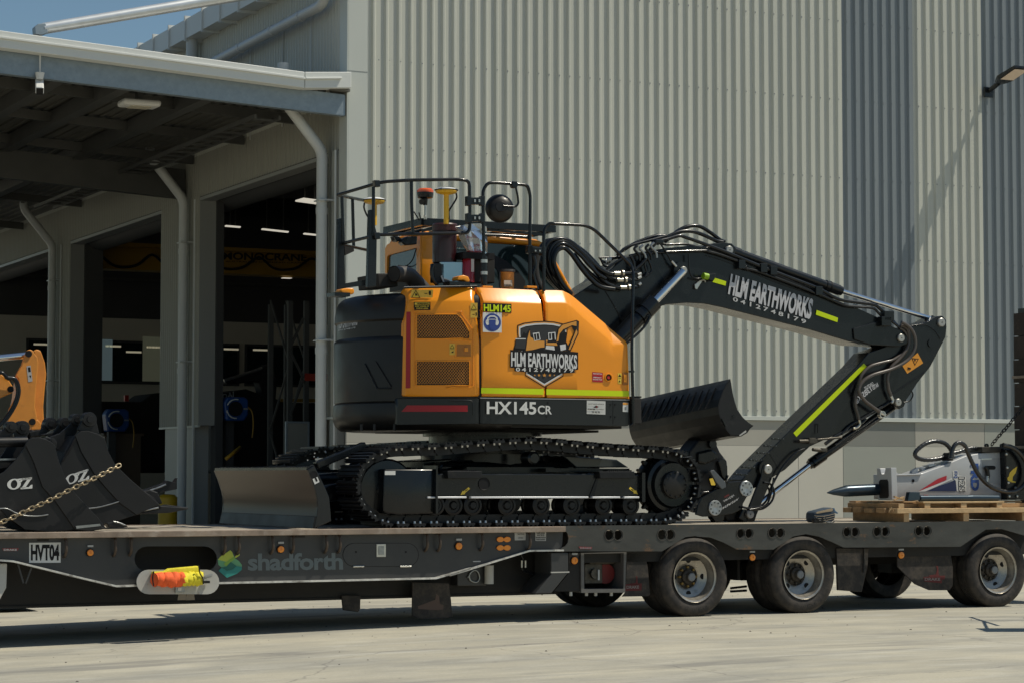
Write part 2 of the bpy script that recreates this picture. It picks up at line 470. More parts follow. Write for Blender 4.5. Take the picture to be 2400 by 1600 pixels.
def sstep(a, b, x):
    t = max(0., min(1., (x-a)/(b-a))); return t*t*(3-2*t)
def gz(s, n):                       # the yard falls a few centimetres towards the left
    return -0.11 * sstep(0.5, -7.5, s) * (1 - sstep(2.5, 8, n))
mb = MB()
ax = [-500,-200,-80,-40,-22,-14,-11] + [-9+.75*i for i in range(19)] + [7,12,20,40,80,200,500]
ay = [-500,-200,-80,-40,-22] + [-14+1.4*i for i in range(14)] + [7,9,12,20,40,80,200,500]
vs = [(x, y, gz(x, y)) for y in ay for x in ax]; nx = len(ax)
mb.add(vs, [(j*nx+i, j*nx+i+1, (j+1)*nx+i+1, (j+1)*nx+i) for j in range(len(ay)-1) for i in range(nx-1)], 0, True)
single('ground', mb, GROUND, TF, kind='structure', base=(0,0,0), fix=False)

random.seed(21)
mb = MB()
for i in range(260):
    x, y = random.uniform(-5.5, 7.5), random.uniform(-3.4, 4.5)
    r_ = random.choice((.004,.006,.006,.009,.014)); z = gz(x, y)
    vsx = [(x+r_*random.uniform(.6,1.3)*math.cos(a), y+r_*random.uniform(.6,1.3)*math.sin(a), z+.001) for a in (0,1.2,2.4,3.7,5.0)]
    mb.add(vsx+[(x, y, z+r_*.7)], [(0,1,5),(1,2,5),(2,3,5),(3,4,5),(4,0,5)])
single('grit', mb, mat('dark_grit', (.10,.09,.075), .9, var=.4, vs=30), TF, kind='stuff', base=(0,0,0), fix=False)

# ================================================================== WAREHOUSE
CS = BF.hit('P', (812, 600), 1, 0.).x           # building corner
WH = Thing('warehouse', 'large pale grey metal clad warehouse with open workshop doors down its left side', 'building', BF, (CS, 0, 0))
CLAD0, TOPZ, WALLR = 2.40, 11.6, 17.0
PITCHR = .19
def rib_sheet(name, ribs, z0, z1, pitch, h, crown, foot, m):
    """vertical ribbed sheet in the plane n=0, ribs toward -n"""
    prof = []
    for i in range(ribs):
        x = i*pitch; g = (pitch - foot)/2
        prof += [(x, 0)]
        q = g*.5
        prof += [(x+g, 0), (x+g+(foot-crown)/2, -h), (x+g+(foot-crown)/2+crown, -h), (x+g+foot, 0)]
    prof.append((ribs*pitch, 0))
    b = MB(); k = len(prof)
    b.add([(x, y, z0) for x, y in prof] + [(x, y, z1) for x, y in prof], [(i, i+1, k+i+1, k+i) for i in range(k-1)])
    me = b.mesh(name, m, fix=False)
    return me
sheets = {}
for nm, m in (('l', WALL_L), ('d', WALL_D)):
    sheets[nm] = rib_sheet('cladding_sheet', 4, CLAD0, TOPZ, PITCHR, .036, .032, .080, m)
FL = BF.hit('P', (857, 600), 1, 0.).x - CS
s_d1 = BF.hit('P', (1975, 400), 1, 0.).x; s_l2 = BF.hit('P', (2141, 400), 1, 0.).x; s_d2 = BF.hit('P', (2303, 400), 1, 0.).x
w = 4*PITCHR; s0 = CS + FL + .01
PITCHR = (s_d2 - s_d1)/16; w = 4*PITCHR
for nm, m in (('l', WALL_L), ('d', WALL_D)):
    sheets[nm] = rib_sheet('cladding_sheet', 4, CLAD0, TOPZ, PITCHR, .036, .032, .080, m)
a = s_d1
while a - w > s0 - .05:
    a -= w; WH.inst('cladding_sheet', sheets['l'], Matrix.Translation((a, 0, 0)))
k = max(1, round((a - s0)/PITCHR))
if a - s0 > .05:
    WH.inst('cladding_sheet', rib_sheet('cladding_sheet', k, CLAD0, TOPZ, (a-s0)/k, .036, .032, .080, WALL_L), Matrix.Translation((s0, 0, 0)))
a = s_d1; i = 0
while a < WALLR:
    WH.inst('cladding_sheet', sheets['d' if (i//2) % 2 == 0 else 'l'], Matrix.Translation((a, 0, 0))); a += w; i += 1
WALLR = a
sc0 = s_d1 - PITCHR*int((s_d1-s0)/PITCHR)
# snap recorded edges
# backing wall (inner lining) so no light leaks
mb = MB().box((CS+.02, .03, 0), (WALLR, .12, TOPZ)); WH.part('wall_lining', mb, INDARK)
# corner flashing
mb = MB().box((CS, -.045, 2.36), (CS+FL, .0, TOPZ+.1)); mb.box((CS+FL, -.045, 2.36), (CS+FL+.012, -.03, TOPZ))
mb.box((CS-.02, -.045, 2.36), (CS, .28, TOPZ+.1))
WH.part('corner_flashing', mb, FLASH, bevel=.004)
zf = BF.hit('U', (300, 590), 1, 0.).z
WH.part('flashing_joint', MB().box((CS-.022, -.049, zf), (CS+FL+.004, -.046, zf+.006)), GREYP)
# base flashing and precast
mb = MB().box((CS-.02, -.06, 2.335), (WALLR, .03, 2.405)); WH.part('base_flashing', mb, FLASH, bevel=.004)
zm = BF.hit('Q', (1300, 612), 1, -.02).z
xs = [BF.hit('Q', (q, 600), 1, -.02).x for q in (1022, 1552, 2062)]
x_a = BF.hit('Q', (695, 900), 1, -.02).x
rows = [(zm, 2.33, [(CS, x_a, PC_MID), (x_a, xs[0], PC_MID), (xs[0], xs[1], PC_DARK), (xs[1], xs[2], PC_MID), (xs[2], xs[2]+2, PC_GREY), (xs[2]+2, WALLR, PC_MID)]),
        (0.0, zm, [(CS, x_a-2.6, PC_CREAM), (x_a-2.6, x_a, PC_CREAM), (x_a, xs[0], PC_CREAM), (xs[0], xs[1], PC_GREY), (xs[1], xs[2], PC_CREAM), (xs[2], xs[2]+2, PC_GREY), (xs[2]+2, WALLR, PC_CREAM)])]
for z0, z1, cells in rows:
    for a, b, m in cells:
        WH.part('precast_panel', MB().box((a+.005, -.02, z0+.002), (b-.005, .0295, z1-.002)), m)
WH.part('panel_backing', MB().box((CS+.02, -.012, 0), (WALLR, .028, 2.33)), GREYP)
# screws
mb = MB()
for zr in [2.50, 3.85, 5.18, 6.55, 7.92, 9.3]:
    for i in range(int((WALLR - sc0)/PITCHR)):
        x = sc0 + (i+.5)*PITCHR + random.uniform(-.003,.003)
        mb.box((x-.008, -.0405, zr-.008+random.uniform(-.01,.01)), (x+.008, -.036, zr+.008))
WH.part('screw', mb, GREYP, kind='stuff')
# roof, hidden walls (they keep the hall dark and read from a step aside)
BACKN = 26.0; RIGHTS = CS + 17

WH.part('end_wall', MB().box((WALLR-.1, .13, 0), (WALLR, 44, 9.2)), INDARK)
mb = MB().box((CS-.0, .3, -.02), (WALLR-.2, 44, .012)); WH.part('hall_floor', mb, INFLOOR)

# side wall: columns, header, jambs
SIDETOP = (BF.hit('I', (1600, 45), 0, CS-.35).z + BF.hit('I', (1150, 290), 0, CS-.35).z)/2 + .3
def side_n(x, y=800, off=0.): return BF.hit('P', (x, y), 0, CS-off).y
c0 = side_n(772); c1a, c1b = side_n(470), side_n(380); c2a, c2b = side_n(166), side_n(131)
HZ = BF.hit('P', (745, 371), 0, CS).z           # head of the openings
JZ = BF.hit('P', (695, 305), 0, CS).z           # where the canopy meets
hsheet = rib_sheet('x', 10, 0, 1, .1, .014, .03, .06, SIDECL)
def side_sheet(n0, n1, z0, z1, s=CS, name='side_cladding_sheet', m=SIDECL):
    wdt = 1.0; k = max(1, round((n1-n0)/wdt)); wd = (n1-n0)/k
    key = (round(wd, 3), round(z0, 2), round(z1, 2))
    if key not in sheets:
        nb = max(2, round(wd/.13)); sheets[key] = rib_sheet(name, nb, z0, z1, wd/nb, .024, .03, .07, m)
    for i in range(k):
        WH.inst(name, sheets[key], Matrix.Translation((s, n0+(i+1)*wd, 0)) @ Matrix.Rotation(R(-90), 4, 'Z'))
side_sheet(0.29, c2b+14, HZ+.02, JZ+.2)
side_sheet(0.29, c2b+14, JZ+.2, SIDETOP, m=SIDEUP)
for a, b in ((.29, c0), (c1a, c1b), (c2a, c2b), (c2b+9.5, c2b+11.5)):
    zb = BF.hit('P', (430, 998), 0, CS).z
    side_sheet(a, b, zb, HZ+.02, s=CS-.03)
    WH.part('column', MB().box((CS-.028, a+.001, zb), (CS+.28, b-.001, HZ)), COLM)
    d = (b-a)*.12
    WH.part('pier', MB().box((CS-.01, a+d, 0), (CS+.26, b-d, zb)), COLM)
    WH.part('door_guide', MB().box((CS+.281, a-.06, 0), (BF.hit('P', (238 if a > 15 else 521 if a > 3 else 700, 800), 1, a).x if 3 < a < 18 else CS+.6, a+.2, HZ+.1)).box((CS+.28, b-.2, 0), (CS+.50, b+.12, HZ+.1)), INDARK)
    WH.part('column_cap', MB().box((CS-.05, a-.005, zb-.035), (CS+.0, b+.005, zb)), FLASH)
WH.part('roof', MB().box((CS+.01, .13, SIDETOP-.12), (WALLR, 44, SIDETOP-.0)), ROOFU)
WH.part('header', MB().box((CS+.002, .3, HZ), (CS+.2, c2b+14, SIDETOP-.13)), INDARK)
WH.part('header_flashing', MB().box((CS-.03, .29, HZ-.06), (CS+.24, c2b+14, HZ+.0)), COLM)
WH.part('rolled_door', MB().cyl((CS+.62, c0-.1, HZ+.15), (CS+.62, c2b+13, HZ+.15), .33, seg=14), INDARK)
WH.part('end_wall', MB().box((CS+.05, c2b+14, 0), (WALLR, c2b+14.2, SIDETOP-.13)), INDARK)

# gutter along the top of the side wall with straps
gA, gB = BF.hit('I', (1600, 45), 0, CS-.35), BF.hit('I', (1150, 290), 0, CS-.35)
gz0 = (gA.z+gB.z)/2
gt = BF.hit('I', (1440, -30), 0, CS-.35).z
st = [BF.hit('I', q, 0, CS-.36).y for q in ((905,300),(1000,260),(1105,200),(1212,140),(1325,70),(1440,0))]
stp = abs(st[-1]-st[0])/5
n_ = st[-1]-4*stp
while n_ < st[0]+6*stp:
    WH.part('gutter_length', MB().box((CS-.34, max(n_, -.04)+.01, gz0), (CS-.02, n_+stp-.01, gz0+.36)), GUTT)
    WH.part('gutter_strap', MB().box((CS-.37, n_-.02, gz0-.05), (CS-.0, n_+.02, gz0+.42)), GUTT)
    n_ += stp
# upper pipes
a, b = BF.hit('I', (1420, 400), 0, CS-.22), BF.hit('I', (2130, 25), 0, CS-.22)
d = (b-a).normalized()
pth = rounded([a-d*3, b, b+Vector((.0,-.25,.6))], .25)
mb = MB().tube(pth, .085, 14); 
o = WH.part('sloping_drain_pipe', mb, PIPE)
for t in (.25, .55, .8):
    p = a+(b-a)*t
    WH.part('pipe_joint', MB().cyl(p-d*.05, p+d*.05, .095, seg=14), PIPE, parent=o)
    WH.part('pipe_bracket', MB().box((CS-.05, p.y-.012, p.z-1.6), (CS-.035, p.y+.012, p.z+.14)).box((CS-.2, p.y-.012, p.z+.08), (CS-.05, p.y+.012, p.z+.11)), PIPE, parent=o)
p = BF.hit('I', (1243, 365), 0, CS-.25)
WH.part('outlet_pipe', MB().cyl((CS-.2, p.y, p.z-1), (CS-.2, p.y, gz0+.02), .11, seg=16), PIPE)

# downpipes at the columns
for (x, ytop, yk, ztopoff) in ((755, 262, 355, 0), (431, 388, 470, 0), (123, 512, 575, 0)):
    pk = BF.hit('P', (x, yk), 0, CS-.2); n0 = pk.y
    H = pk.z
    pts = [(CS-.2, n0, 0.0), (CS-.2, n0, H), (CS-.86, n0, H+.78), (CS-.86, n0, H+1.35)]
    o = WH.part('downpipe', MB().tube(rounded(pts, .12, 5), .088, 16), PIPE)
    for zz in (H-1.0, H-3.2):
        WH.part('pipe_joint', MB().cyl((CS-.2, n0, zz), (CS-.2, n0, zz+.1), .096, seg=16), PIPE, parent=o)
        WH.part('pipe_clip', MB().box((CS-.2, n0-.14, zz+.2), (CS-.0, n0-.1, zz+.23)).box((CS-.3, n0-.14, zz+.2), (CS-.1, n0+.1, zz+.22)), PIPE, parent=o)
    WH.part('pipe_collar', MB().cyl((CS-.86, n0, H+.95), (CS-.86, n0, H+1.15), .12, seg=16), PURL, parent=o)
    WH.part('conduit', MB().cyl((CS-.06, n0-.22, .2), (CS-.06, n0-.22, H), .02, seg=8), PIPE)

# ---------------- inside the hall
zl = lambda y, n=BACKN: BF.hit('J', (1500, y), 1, n).z
ceilz = 9.6
sx = lambda x, n=BACKN, y=900: BF.hit('J', (x, y), 1, n).x
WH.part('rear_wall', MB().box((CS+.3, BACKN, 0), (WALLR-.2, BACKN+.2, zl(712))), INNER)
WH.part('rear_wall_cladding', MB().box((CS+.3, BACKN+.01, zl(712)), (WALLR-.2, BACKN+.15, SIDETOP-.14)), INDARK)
WH.part('wall_rail', MB().box((CS+.3, BACKN-.03, zl(470)), (WALLR-.2, BACKN-.001, zl(470)+.07)), PURL)
for (x0, x1, lit) in ((185, 560, 0), (655, 1050, 1), (1455, 1553, 0), (1618, 2065, 0)):
    a, b = sx(x0), sx(x1)
    z0, z1 = zl(1115), zl(868)
    f = WH.part('window', MB().box((a-.06, BACKN-.06, z0-.06), (b+.06, BACKN-.002, z1+.06)), INDARK)
    WH.part('pane', MB().box((a, BACKN-.07, z0), (b, BACKN-.061, z1)), GLASS, parent=f)
    mb = MB()
    for k in range(3 if lit else 1):
        xx = a+(b-a)*(.08+.34*k); zz = z1-.12-.14*(k%2)
        mb.box((xx, BACKN-.076, zz), (xx+.42, BACKN-.071, zz+.05))
    WH.part('lit_ceiling_panel', mb, mat('dim_office_light', (1,.9,.65), .5, emit=.22), parent=f)
    if lit:
        WH.part('lit_glimpse', MB().box((a, BACKN-.076, z0+.02), (a+.32, BACKN-.071, z0+1.1)), mat('dim_daylight_window', (.35,.48,.52), .5, emit=.10), parent=f)
        WH.part('lit_glimpse', MB().box((b-.5, BACKN-.076, z0+.02), (b, BACKN-.071, z0+1.2)), mat('dim_green_window', (.35,.36,.25), .5, emit=.08), parent=f)
for i, (v, a, b) in enumerate((('J', (1480, 84), (1575, 92)), ('J', (1720, 105), (1890, 124)), ('J', (1995, 135), (2100, 146)), ('I', (1965, 1312), (2100, 1330)))):
    n = 16 if i < 3 else 9
    p, q = BF.n(v, [a, b], n)
    t = Thing('strip_light', ['lit ceiling strip light, leftmost of three above the yellow crane', 'lit ceiling strip light, middle one of three above the yellow crane',
        'lit ceiling strip light beside the white downpipe, right one of three above the crane', 'highest and brightest lit ceiling strip light inside the near workshop bay'][i], 'light', BF, (p.x, n, p.z), group='strip lights in the workshop hall')
    t.part('lens', MB().beam(p, q, (.10 if i < 3 else .45), .03), LAMPON)
    t.part('hanger', MB().box((p.x+.1, n-.01, p.z+.03), (p.x+.12, n+.01, SIDETOP-.13)).box((q.x-.12, n-.01, q.z+.03), (q.x-.1, n+.01, SIDETOP-.13)), PURL)

# glowing panels added under the hall roof to brighten the rear wall
for i in range(3):
    for j in range(4):
        WH.part('added_fill_panel', MB().box((CS+2.5+3.6*j, 5.2+8.4*i, SIDETOP-.30), (CS+3.9+3.6*j, 5.45+8.4*i, SIDETOP-.25)), mat('added_fill_glow', (1.0,.95,.85), .5, emit=.9))
# roof beams inside
for i in range(6):
    WH.part('roof_beam', MB().box((CS+.3, 3.5+4.2*i, SIDETOP-.9), (WALLR-.2, 3.75+4.2*i, SIDETOP-.14)), PURL)

# overhead crane
n = 17.5
ca, cb = BF.n('J', [(300, 172), (2400, 252)], n); da = BF.n('J', [(300, 348)], n)[0]
ca.x = CS+.45
CR = Thing('overhead_crane', 'yellow overhead crane beam spanning the workshop hall', 'crane', BF, (ca.x, n, da.z))
CR.part('girder', MB().box((ca.x, n, da.z), (WALLR-.5, n+.5, ca.z)).box((ca.x, n-.12, ca.z-.09), (WALLR-.5, n-.0, ca.z-.0)), CRANEY)
mb = MB(); text(mb, BF, 'J', 'MONOCRANE', (1462, 306), (2014, 316), (1462, 256), n-.004, 0, .03)
text(mb, BF, 'J', 'AUSTRALIAN OVERHEAD CRANES', (1480, 322), (2010, 332), (1480, 312), n-.004, 0, .02)
CR.part('lettering', mb, BLACKP)
mb = MB()
pts = []
for k in range(9):
    x0 = 650+350*k
    pts += [(x0, 275+8*k), (x0+90, 350+6*k), (x0+175, 365+6*k), (x0+260, 345+6*k)]
CR.part('festoon_cable', MB().tube(crom(BF.n('J', [(p[0], p[1]-10) for p in pts], n-.15), 4), .03, 6), BLACKP)
CR.part('end_carriage', MB().box((ca.x-.1, n-.8, da.z-.05), (ca.x+.3, n+1.3, ca.z)), CRANEY)
CR.part('work_lamp', MB().box(BF.hit('J', (1860, 422), 1, n), BF.hit('J', (1902, 431), 1, n+.15)), LAMPON)

# hose reels on the posts
for j, (cx, cy, rr, n, lb) in enumerate(((1545, 1280, 74, 7.0, 'larger blue round hose reel, on the workshop post nearer the white downpipe'), (765, 1355, 72, 14.0, 'smaller blue round hose reel, seen above the dark digging buckets'))):
    c = BF.hit('J', (cx, cy), 1, n); r = (BF.hit('J', (cx+rr, cy), 1, n)-c).length
    t = Thing('hose_reel', lb, 'hose reel', BF, (c.x, n, c.z-r), group='blue hose reels in the workshop')
    t.part('casing', MB().prism([(c.x-r*.8, n, c.z-r), (c.x+r*.8, n, c.z-r), (c.x+r*1.15, n, c.z-r*.5), (c.x+r*1.15, n, c.z+r*.8), (c.x+r*.8, n, c.z+r), (c.x-r*.7, n, c.z+r), (c.x-r, n, c.z+r*.5)], .3), BLUEPL, bevel=.03)
    t.part('drum', MB().cyl((c.x, n-.02, c.z), (c.x, n, c.z), r*.62, seg=24), BLACKP)
    q = [Vector((c.x+r*.8*math.cos(R(a)), n-.03, c.z+r*.8*math.sin(R(a)))) for a in range(75, 290, 12)]
    q = q[:8]; t.part('white_band', MB().tube(q, r*.06, 5), PIPE)
    q = [Vector((c.x+r*.8*math.cos(R(a)), n-.03, c.z+r*.8*math.sin(R(a)))) for a in range(190, 280, 12)]
    t.part('white_band', MB().tube(q, r*.06, 5), PIPE)
    t.part('badge', MB().box((c.x+r*.7, n-.03, c.z-r*.05), (c.x+r*1.1, n-.001, c.z+r*.08)), GREYP)
    t.part('post', MB().box((c.x-.08, n+.31, 0), (c.x+.08, n+.45, c.z+r)), INDARK)
    t.part('hose', MB().tube(crom([(c.x+r*1.1, n+.1, c.z+r*.3), (c.x+r*1.45, n, c.z-r*.2), (c.x+r*1.6, n, c.z-r*1.3), (c.x+r*1.5, n, c.z-r*2.4)], 6), .014, 6), CRANEY)

# pallet racking, whiteboard, cabinets and a parked machine in the hall
n = 5.5
P_ = lambda x, y: BF.hit('J', (x, y), 1, n)
t = Thing('pallet_racking', 'tall dark pallet racking inside the workshop behind the white downpipe', 'racking', BF, (P_(1890, 1350).x, n, 0))
for x in (1893, 2000):
    a = P_(x, 575); 
    for dn in (0, 1.0):
        t.part('upright', MB().box((a.x, n+dn, 0), (a.x+.09, n+dn+.07, a.z)), PURL)
    t.part('brace', MB().beam((a.x+.04, n+.04, 1.0), (a.x+.04, n+1.04, 2.2), .03, .03).beam((a.x+.04, n+1.04, 2.2), (a.x+.04, n+.04, 3.4), .03, .03).beam((a.x+.04, n+.04, 3.4), (a.x+.04, n+1.04, 4.6), .03, .03), PURL)
a, b = P_(1893, 900), P_(2300, 900)
for z in (1.7, 3.1): t.part('shelf_beam', MB().box((P_(2000,900).x, n-.02, z), (b.x+.8, n+.05, z+.13)), mat('racking_red', (.30,.03,.015), .5))
t.part('brace', MB().beam(P_(1905, 880), P_(1990, 690), .04, .04).beam(P_(1905, 905), P_(1990, 1080), .04, .04).beam(P_(1905, 1320), P_(1990, 1090), .04, .04), PURL)
n = 4.0
a, b = BF.hit('J', (1875, 1362), 1, n), BF.hit('J', (2030, 1352), 1, n)
t = Thing('notice_board', 'grey framed board standing in the doorway beside the white downpipe', 'board', BF, (a.x, n, 0))
t.part('board', MB().box((a.x+.03, n, .3), (b.x-.03, n+.03, a.z-.03)), PC_DARK)
t.part('frame', MB().box((a.x, n-.01, a.z-.03), (b.x, n+.04, a.z)).box((a.x, n-.01, .0), (a.x+.03, n+.04, a.z-.03)).box((b.x-.03, n-.01, 0), (b.x, n+.04, a.z-.03)), GALV)
# dark machine in the hall with a raised arm
n = 9.0
q = lambda pts: BF.n('J', pts, n)
t = Thing('parked_digger', 'dark digger parked deep in the shade behind the blue hose reel', 'digger', BF, (q([(1700,1500)])[0].x, n, 0))
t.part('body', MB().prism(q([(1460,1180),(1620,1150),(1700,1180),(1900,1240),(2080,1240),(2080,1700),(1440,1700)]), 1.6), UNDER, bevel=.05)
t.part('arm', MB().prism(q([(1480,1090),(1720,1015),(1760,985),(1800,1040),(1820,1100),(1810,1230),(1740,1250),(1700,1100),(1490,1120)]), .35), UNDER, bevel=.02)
mb = MB(); text(mb, BF, 'J', 'DAI', (1458, 1220), (1535, 1200), (1458, 1185), n-.004, 0, .03); t.part('lettering', mb, WHITEP)
t.part('stripe', MB().prism(q([(1840,1215),(2070,1215),(2070,1235),(1840,1235)]), -.03), CRANEY)
t.part('ram', MB().tube(q([(1470,1095),(1720,1015)]), .03, 8), ZINC)
n = 18.5
t = Thing('workshop_machine', 'dark covered machine in the second workshop bay with a small red lamp', 'machine', BF, (BF.hit('J', (900,1300), 1, n).x, n, 0))
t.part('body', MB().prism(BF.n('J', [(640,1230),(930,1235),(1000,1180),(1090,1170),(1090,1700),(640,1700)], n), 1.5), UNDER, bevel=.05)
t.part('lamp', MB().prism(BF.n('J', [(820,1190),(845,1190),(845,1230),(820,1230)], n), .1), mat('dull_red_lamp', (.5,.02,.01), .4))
n = 3.0
single('yellow_wand', MB().tube(BF.n('J', [(1525, 1575), (1580, 1530)], n)+[BF.hit('J', (1480, 1610), 1, n)], .03, 6), CRANEY, BF, 'slanted yellow lever pole in the near workshop doorway behind the blade', 'pole')
t = Thing('workbench', 'brown timber workbench with drawers below the smaller blue hose reel', 'workbench', BF, (BF.hit('J', (800, 1500), 1, 14.6).x, 14.6, 0))
a, b = BF.hit('J', (690, 1440), 1, 14.6), BF.hit('J', (925, 1445), 1, 14.6)
t.part('cabinet', MB().box((a.x, 14.6, 0), (b.x, 15.4, a.z-.05)), mat('brown_board', (.10,.07,.045), .6))
t.part('top', MB().box((a.x-.05, 14.55, a.z-.05), (b.x+.05, 15.45, a.z)), mat('brown_board', (.10,.07,.045), .6))

# yellow bollards at the column
for j, (x0, x1, lb) in enumerate(((372, 414, 'yellow steel bollard, the wider one, beside the middle workshop column'), (495, 500, ''))):
    if j: continue
    a = BF.hit('P', (x0, 1180), 0, CS-1.0); b = BF.hit('P', (x1, 1180), 0, CS-1.0)
    cx = BF.hit('P', ((x0+x1)/2, 1180), 0, CS-1.0)
    zt = BF.hit('P', (393, 1158), 0, CS-1.0).z
    t = Thing('bollard', lb, 'bollard', BF, (CS-1.0, cx.y, 0))
    rr = 21*cx.y/5400*1.0 + .08
    t.part('post', MB().lathe((CS-1.0, cx.y, 0), (0,0,1), [(.17,0),(.17,zt-.05),(.12,zt),(0,zt+.01)], 20), BOLLY)
    t.part('base_plate', MB().box((CS-1.25, cx.y-.25, 0), (CS-.75, cx.y+.25, .02)), INDARK)

# ================================================================== CANOPY
n = -.25
gp = BF.n('P', [(-60, 61.5), (714, 169), (714, 207), (-60, 104)], n)
cz0 = BF.hit('P', (714, 207), 1, n); czl = BF.hit('P', (0, 112), 1, n)
slope = (czl.z-cz0.z)/(cz0.x-czl.x)
LEFT = czl.x - 24.0
CN = Thing('workshop_canopy', 'steel framed skillion canopy with pale gutter over the workshop doors', 'canopy', BF, (CS, 0, 0))
zc = lambda s: cz0.z + slope*(cz0.x - s)
hgt = gp[1].z - gp[2].z
mb = MB()
xs_ = [LEFT, cz0.x]
mb.prism([(LEFT, n, zc(LEFT)), (cz0.x, n, cz0.z), (cz0.x, n, cz0.z+hgt), (LEFT, n, zc(LEFT)+hgt)], .22)
o = CN.part('gutter', mb, GUTT, bevel=.01)
CN.part('gutter_bead', MB().prism([(LEFT, n-.035, zc(LEFT)+hgt*.52), (cz0.x, n-.035, cz0.z+hgt*.52), (cz0.x, n-.035, cz0.z+hgt*.66), (LEFT, n-.035, zc(LEFT)+hgt*.66)], .04), GUTT, parent=o, bevel=.006)
r1 = BF.n('P', [(786, 170), (808, 169), (808, 203), (788, 205)], n)
mb = MB().prism([(cz0.x+.006, n, cz0.z), (CS-.03, n, cz0.z+.06), (CS-.03, n, cz0.z+hgt+.06), (cz0.x+.006, n, cz0.z+hgt)], .22)
mb.prism([(cz0.x+.006, n-.035, cz0.z+hgt*.52), (CS-.2, n-.035, cz0.z+hgt*.52+.05), (CS-.2, n-.035, cz0.z+hgt*.66+.05), (cz0.x+.006, n-.035, cz0.z+hgt*.66)], .034)
CN.part('gutter_return', mb, GUTT, bevel=.01)
# barge capping above gutter and roof sheet
CN.part('roof_sheet', MB().prism([(LEFT, n+.1, zc(LEFT)+.06), (CS-.01, n+.1, zc(CS)+.06), (CS-.01, n+.1, zc(CS)+.10), (LEFT, n+.1, zc(LEFT)+.10)], 26), ROOFU)
mb = MB()
k = 0
s_ = CS-.3
while s_ > LEFT:
    mb.prism([(s_, n+.24, zc(s_)+.025), (s_-.06, n+.24, zc(s_-.06)+.025), (s_-.06, n+.24, zc(s_-.06)+.06), (s_, n+.24, zc(s_)+.06)], 25.7); s_ -= .19
CN.part('roof_rib', mb, ROOFU)
# front beam (channel)
b0 = BF.hit('I', (2215, 750), 1, -.02); b1 = BF.hit('I', (0, 475), 1, -.02)
t0 = BF.hit('I', (2230, 622), 1, -.02)
bs = (b1.z-b0.z)/(b0.x-b1.x); zb = lambda s: b0.z+bs*(b0.x-s); hb = t0.z-b0.z
mb = MB().prism([(LEFT, -.02, zb(LEFT)), (CS-.04, -.02, zb(CS)), (CS-.04, -.02, zb(CS)+hb), (LEFT, -.02, zb(LEFT)+hb)], .012)
mb.prism([(LEFT, -.018, zb(LEFT)-.012), (CS-.05, -.018, zb(CS)-.012), (CS-.05, -.018, zb(CS)+.004), (LEFT, -.018, zb(LEFT)+.004)], .14)
mb.prism([(LEFT, -.018, zb(LEFT)+hb-.004), (CS-.05, -.018, zb(CS)+hb-.004), (CS-.05, -.018, zb(CS)+hb+.012), (LEFT, -.018, zb(LEFT)+hb+.012)], .14)
CN.part('front_beam', mb, GALV)
# long beams running away, and cross rafters
for px in (-40, 150, 303, 500):
    p = BF.hit('P', (px, 210), 1, .2)
    h = .26
    z1 = zc(p.x)+.02
    CN.part('purlin', MB().box((p.x-.04, .14, z1-h), (p.x+.04, 25, z1)).box((p.x-.1, .14, z1-h-.012), (p.x+.1, 25, z1-h)), PURL)
for nn2 in (2.0, 4.6, 7.4, 10.5, 15, 20):
    mb = MB().prism([(LEFT, nn2, zc(LEFT)-.16), (CS-.06, nn2, zc(CS)-.16), (CS-.06, nn2, zc(CS)-.0), (LEFT, nn2, zc(LEFT)-.0)], .07)
    CN.part('rafter', mb, PURL)
CN.part('haunch_beam', MB().prism([(LEFT, 7.9, zc(LEFT)-.5), (CS-.06, 7.9, zc(CS)-.75), (CS-.06, 7.9, zc(CS)-.2), (LEFT, 7.9, zc(LEFT)-.2)], .2), PURL)
tr = CN.part('cable_tray', MB().box((CS-1.35, .5, zc(CS-1.3)-.42), (CS-1.31, 14, zc(CS-1.3)-.36)).box((CS-.95, .5, zc(CS-1.3)-.42), (CS-.91, 14, zc(CS-1.3)-.36)), PURL)
mb = MB()
for k in range(26): mb.box((CS-1.34, .7+.5*k, zc(CS-1.3)-.41), (CS-.92, .82+.5*k, zc(CS-1.3)-.39))
CN.part('tray_rung', mb, PURL, parent=tr, kind='stuff')
# soffit cladding under the canopy against the wall
CN.part('stay_tube', MB().cyl(BF.hit('I', (285, 190), 1, .1), BF.hit('I', (2300, -150), 1, .1), .085, .085, 18), GALVR)
p = BF.hit('I', (270, 195), 1, .1)
CN.part('stay_bracket', MB().prism(BF.n('I', [(228,178),(250,158),(300,152),(318,215),(275,232),(232,225)], .02), .16), GALV, bevel=.01)
# canopy fittings
p = BF.hit('I', (250, 495), 1, .0)
t = Thing('security_camera', 'small white bullet camera hanging under the canopy beam', 'camera', BF, (p.x, -.1, p.z-.35))
t.part('stem', MB().cyl((p.x, -.1, p.z+.52), (p.x, -.1, p.z), .012), CAMW)
t.part('mount', MB().cyl((p.x, -.1, p.z+.02), (p.x, -.1, p.z-.08), .07, .05), CAMW)
t.part('housing', MB().beam((p.x+.02, -.0, p.z-.1), (p.x-.03, -.22, p.z-.27), .12, .12), CAMW, bevel=.02)
t.part('lens_face', MB().beam((p.x-.03, -.222, p.z-.272), (p.x-.033, -.235, p.z-.282), .10, .10), BLACKP)
p = BF.hit('I', (920, 680), 1, 1.2)
t = Thing('canopy_light', 'oval white bulkhead light fixed under the canopy', 'light', BF, (p.x, 1.2, p.z))
t.part('body', MB().box((p.x-.30, 1.05, p.z-.05), (p.x+.30, 1.45, p.z+.05)), CAMW, bevel=.04, bseg=3)
t.part('lens', MB().box((p.x-.16, 1.12, p.z-.062), (p.x+.16, 1.38, p.z-.051)), mat('cream_diffuser', (.5,.46,.36), .5))
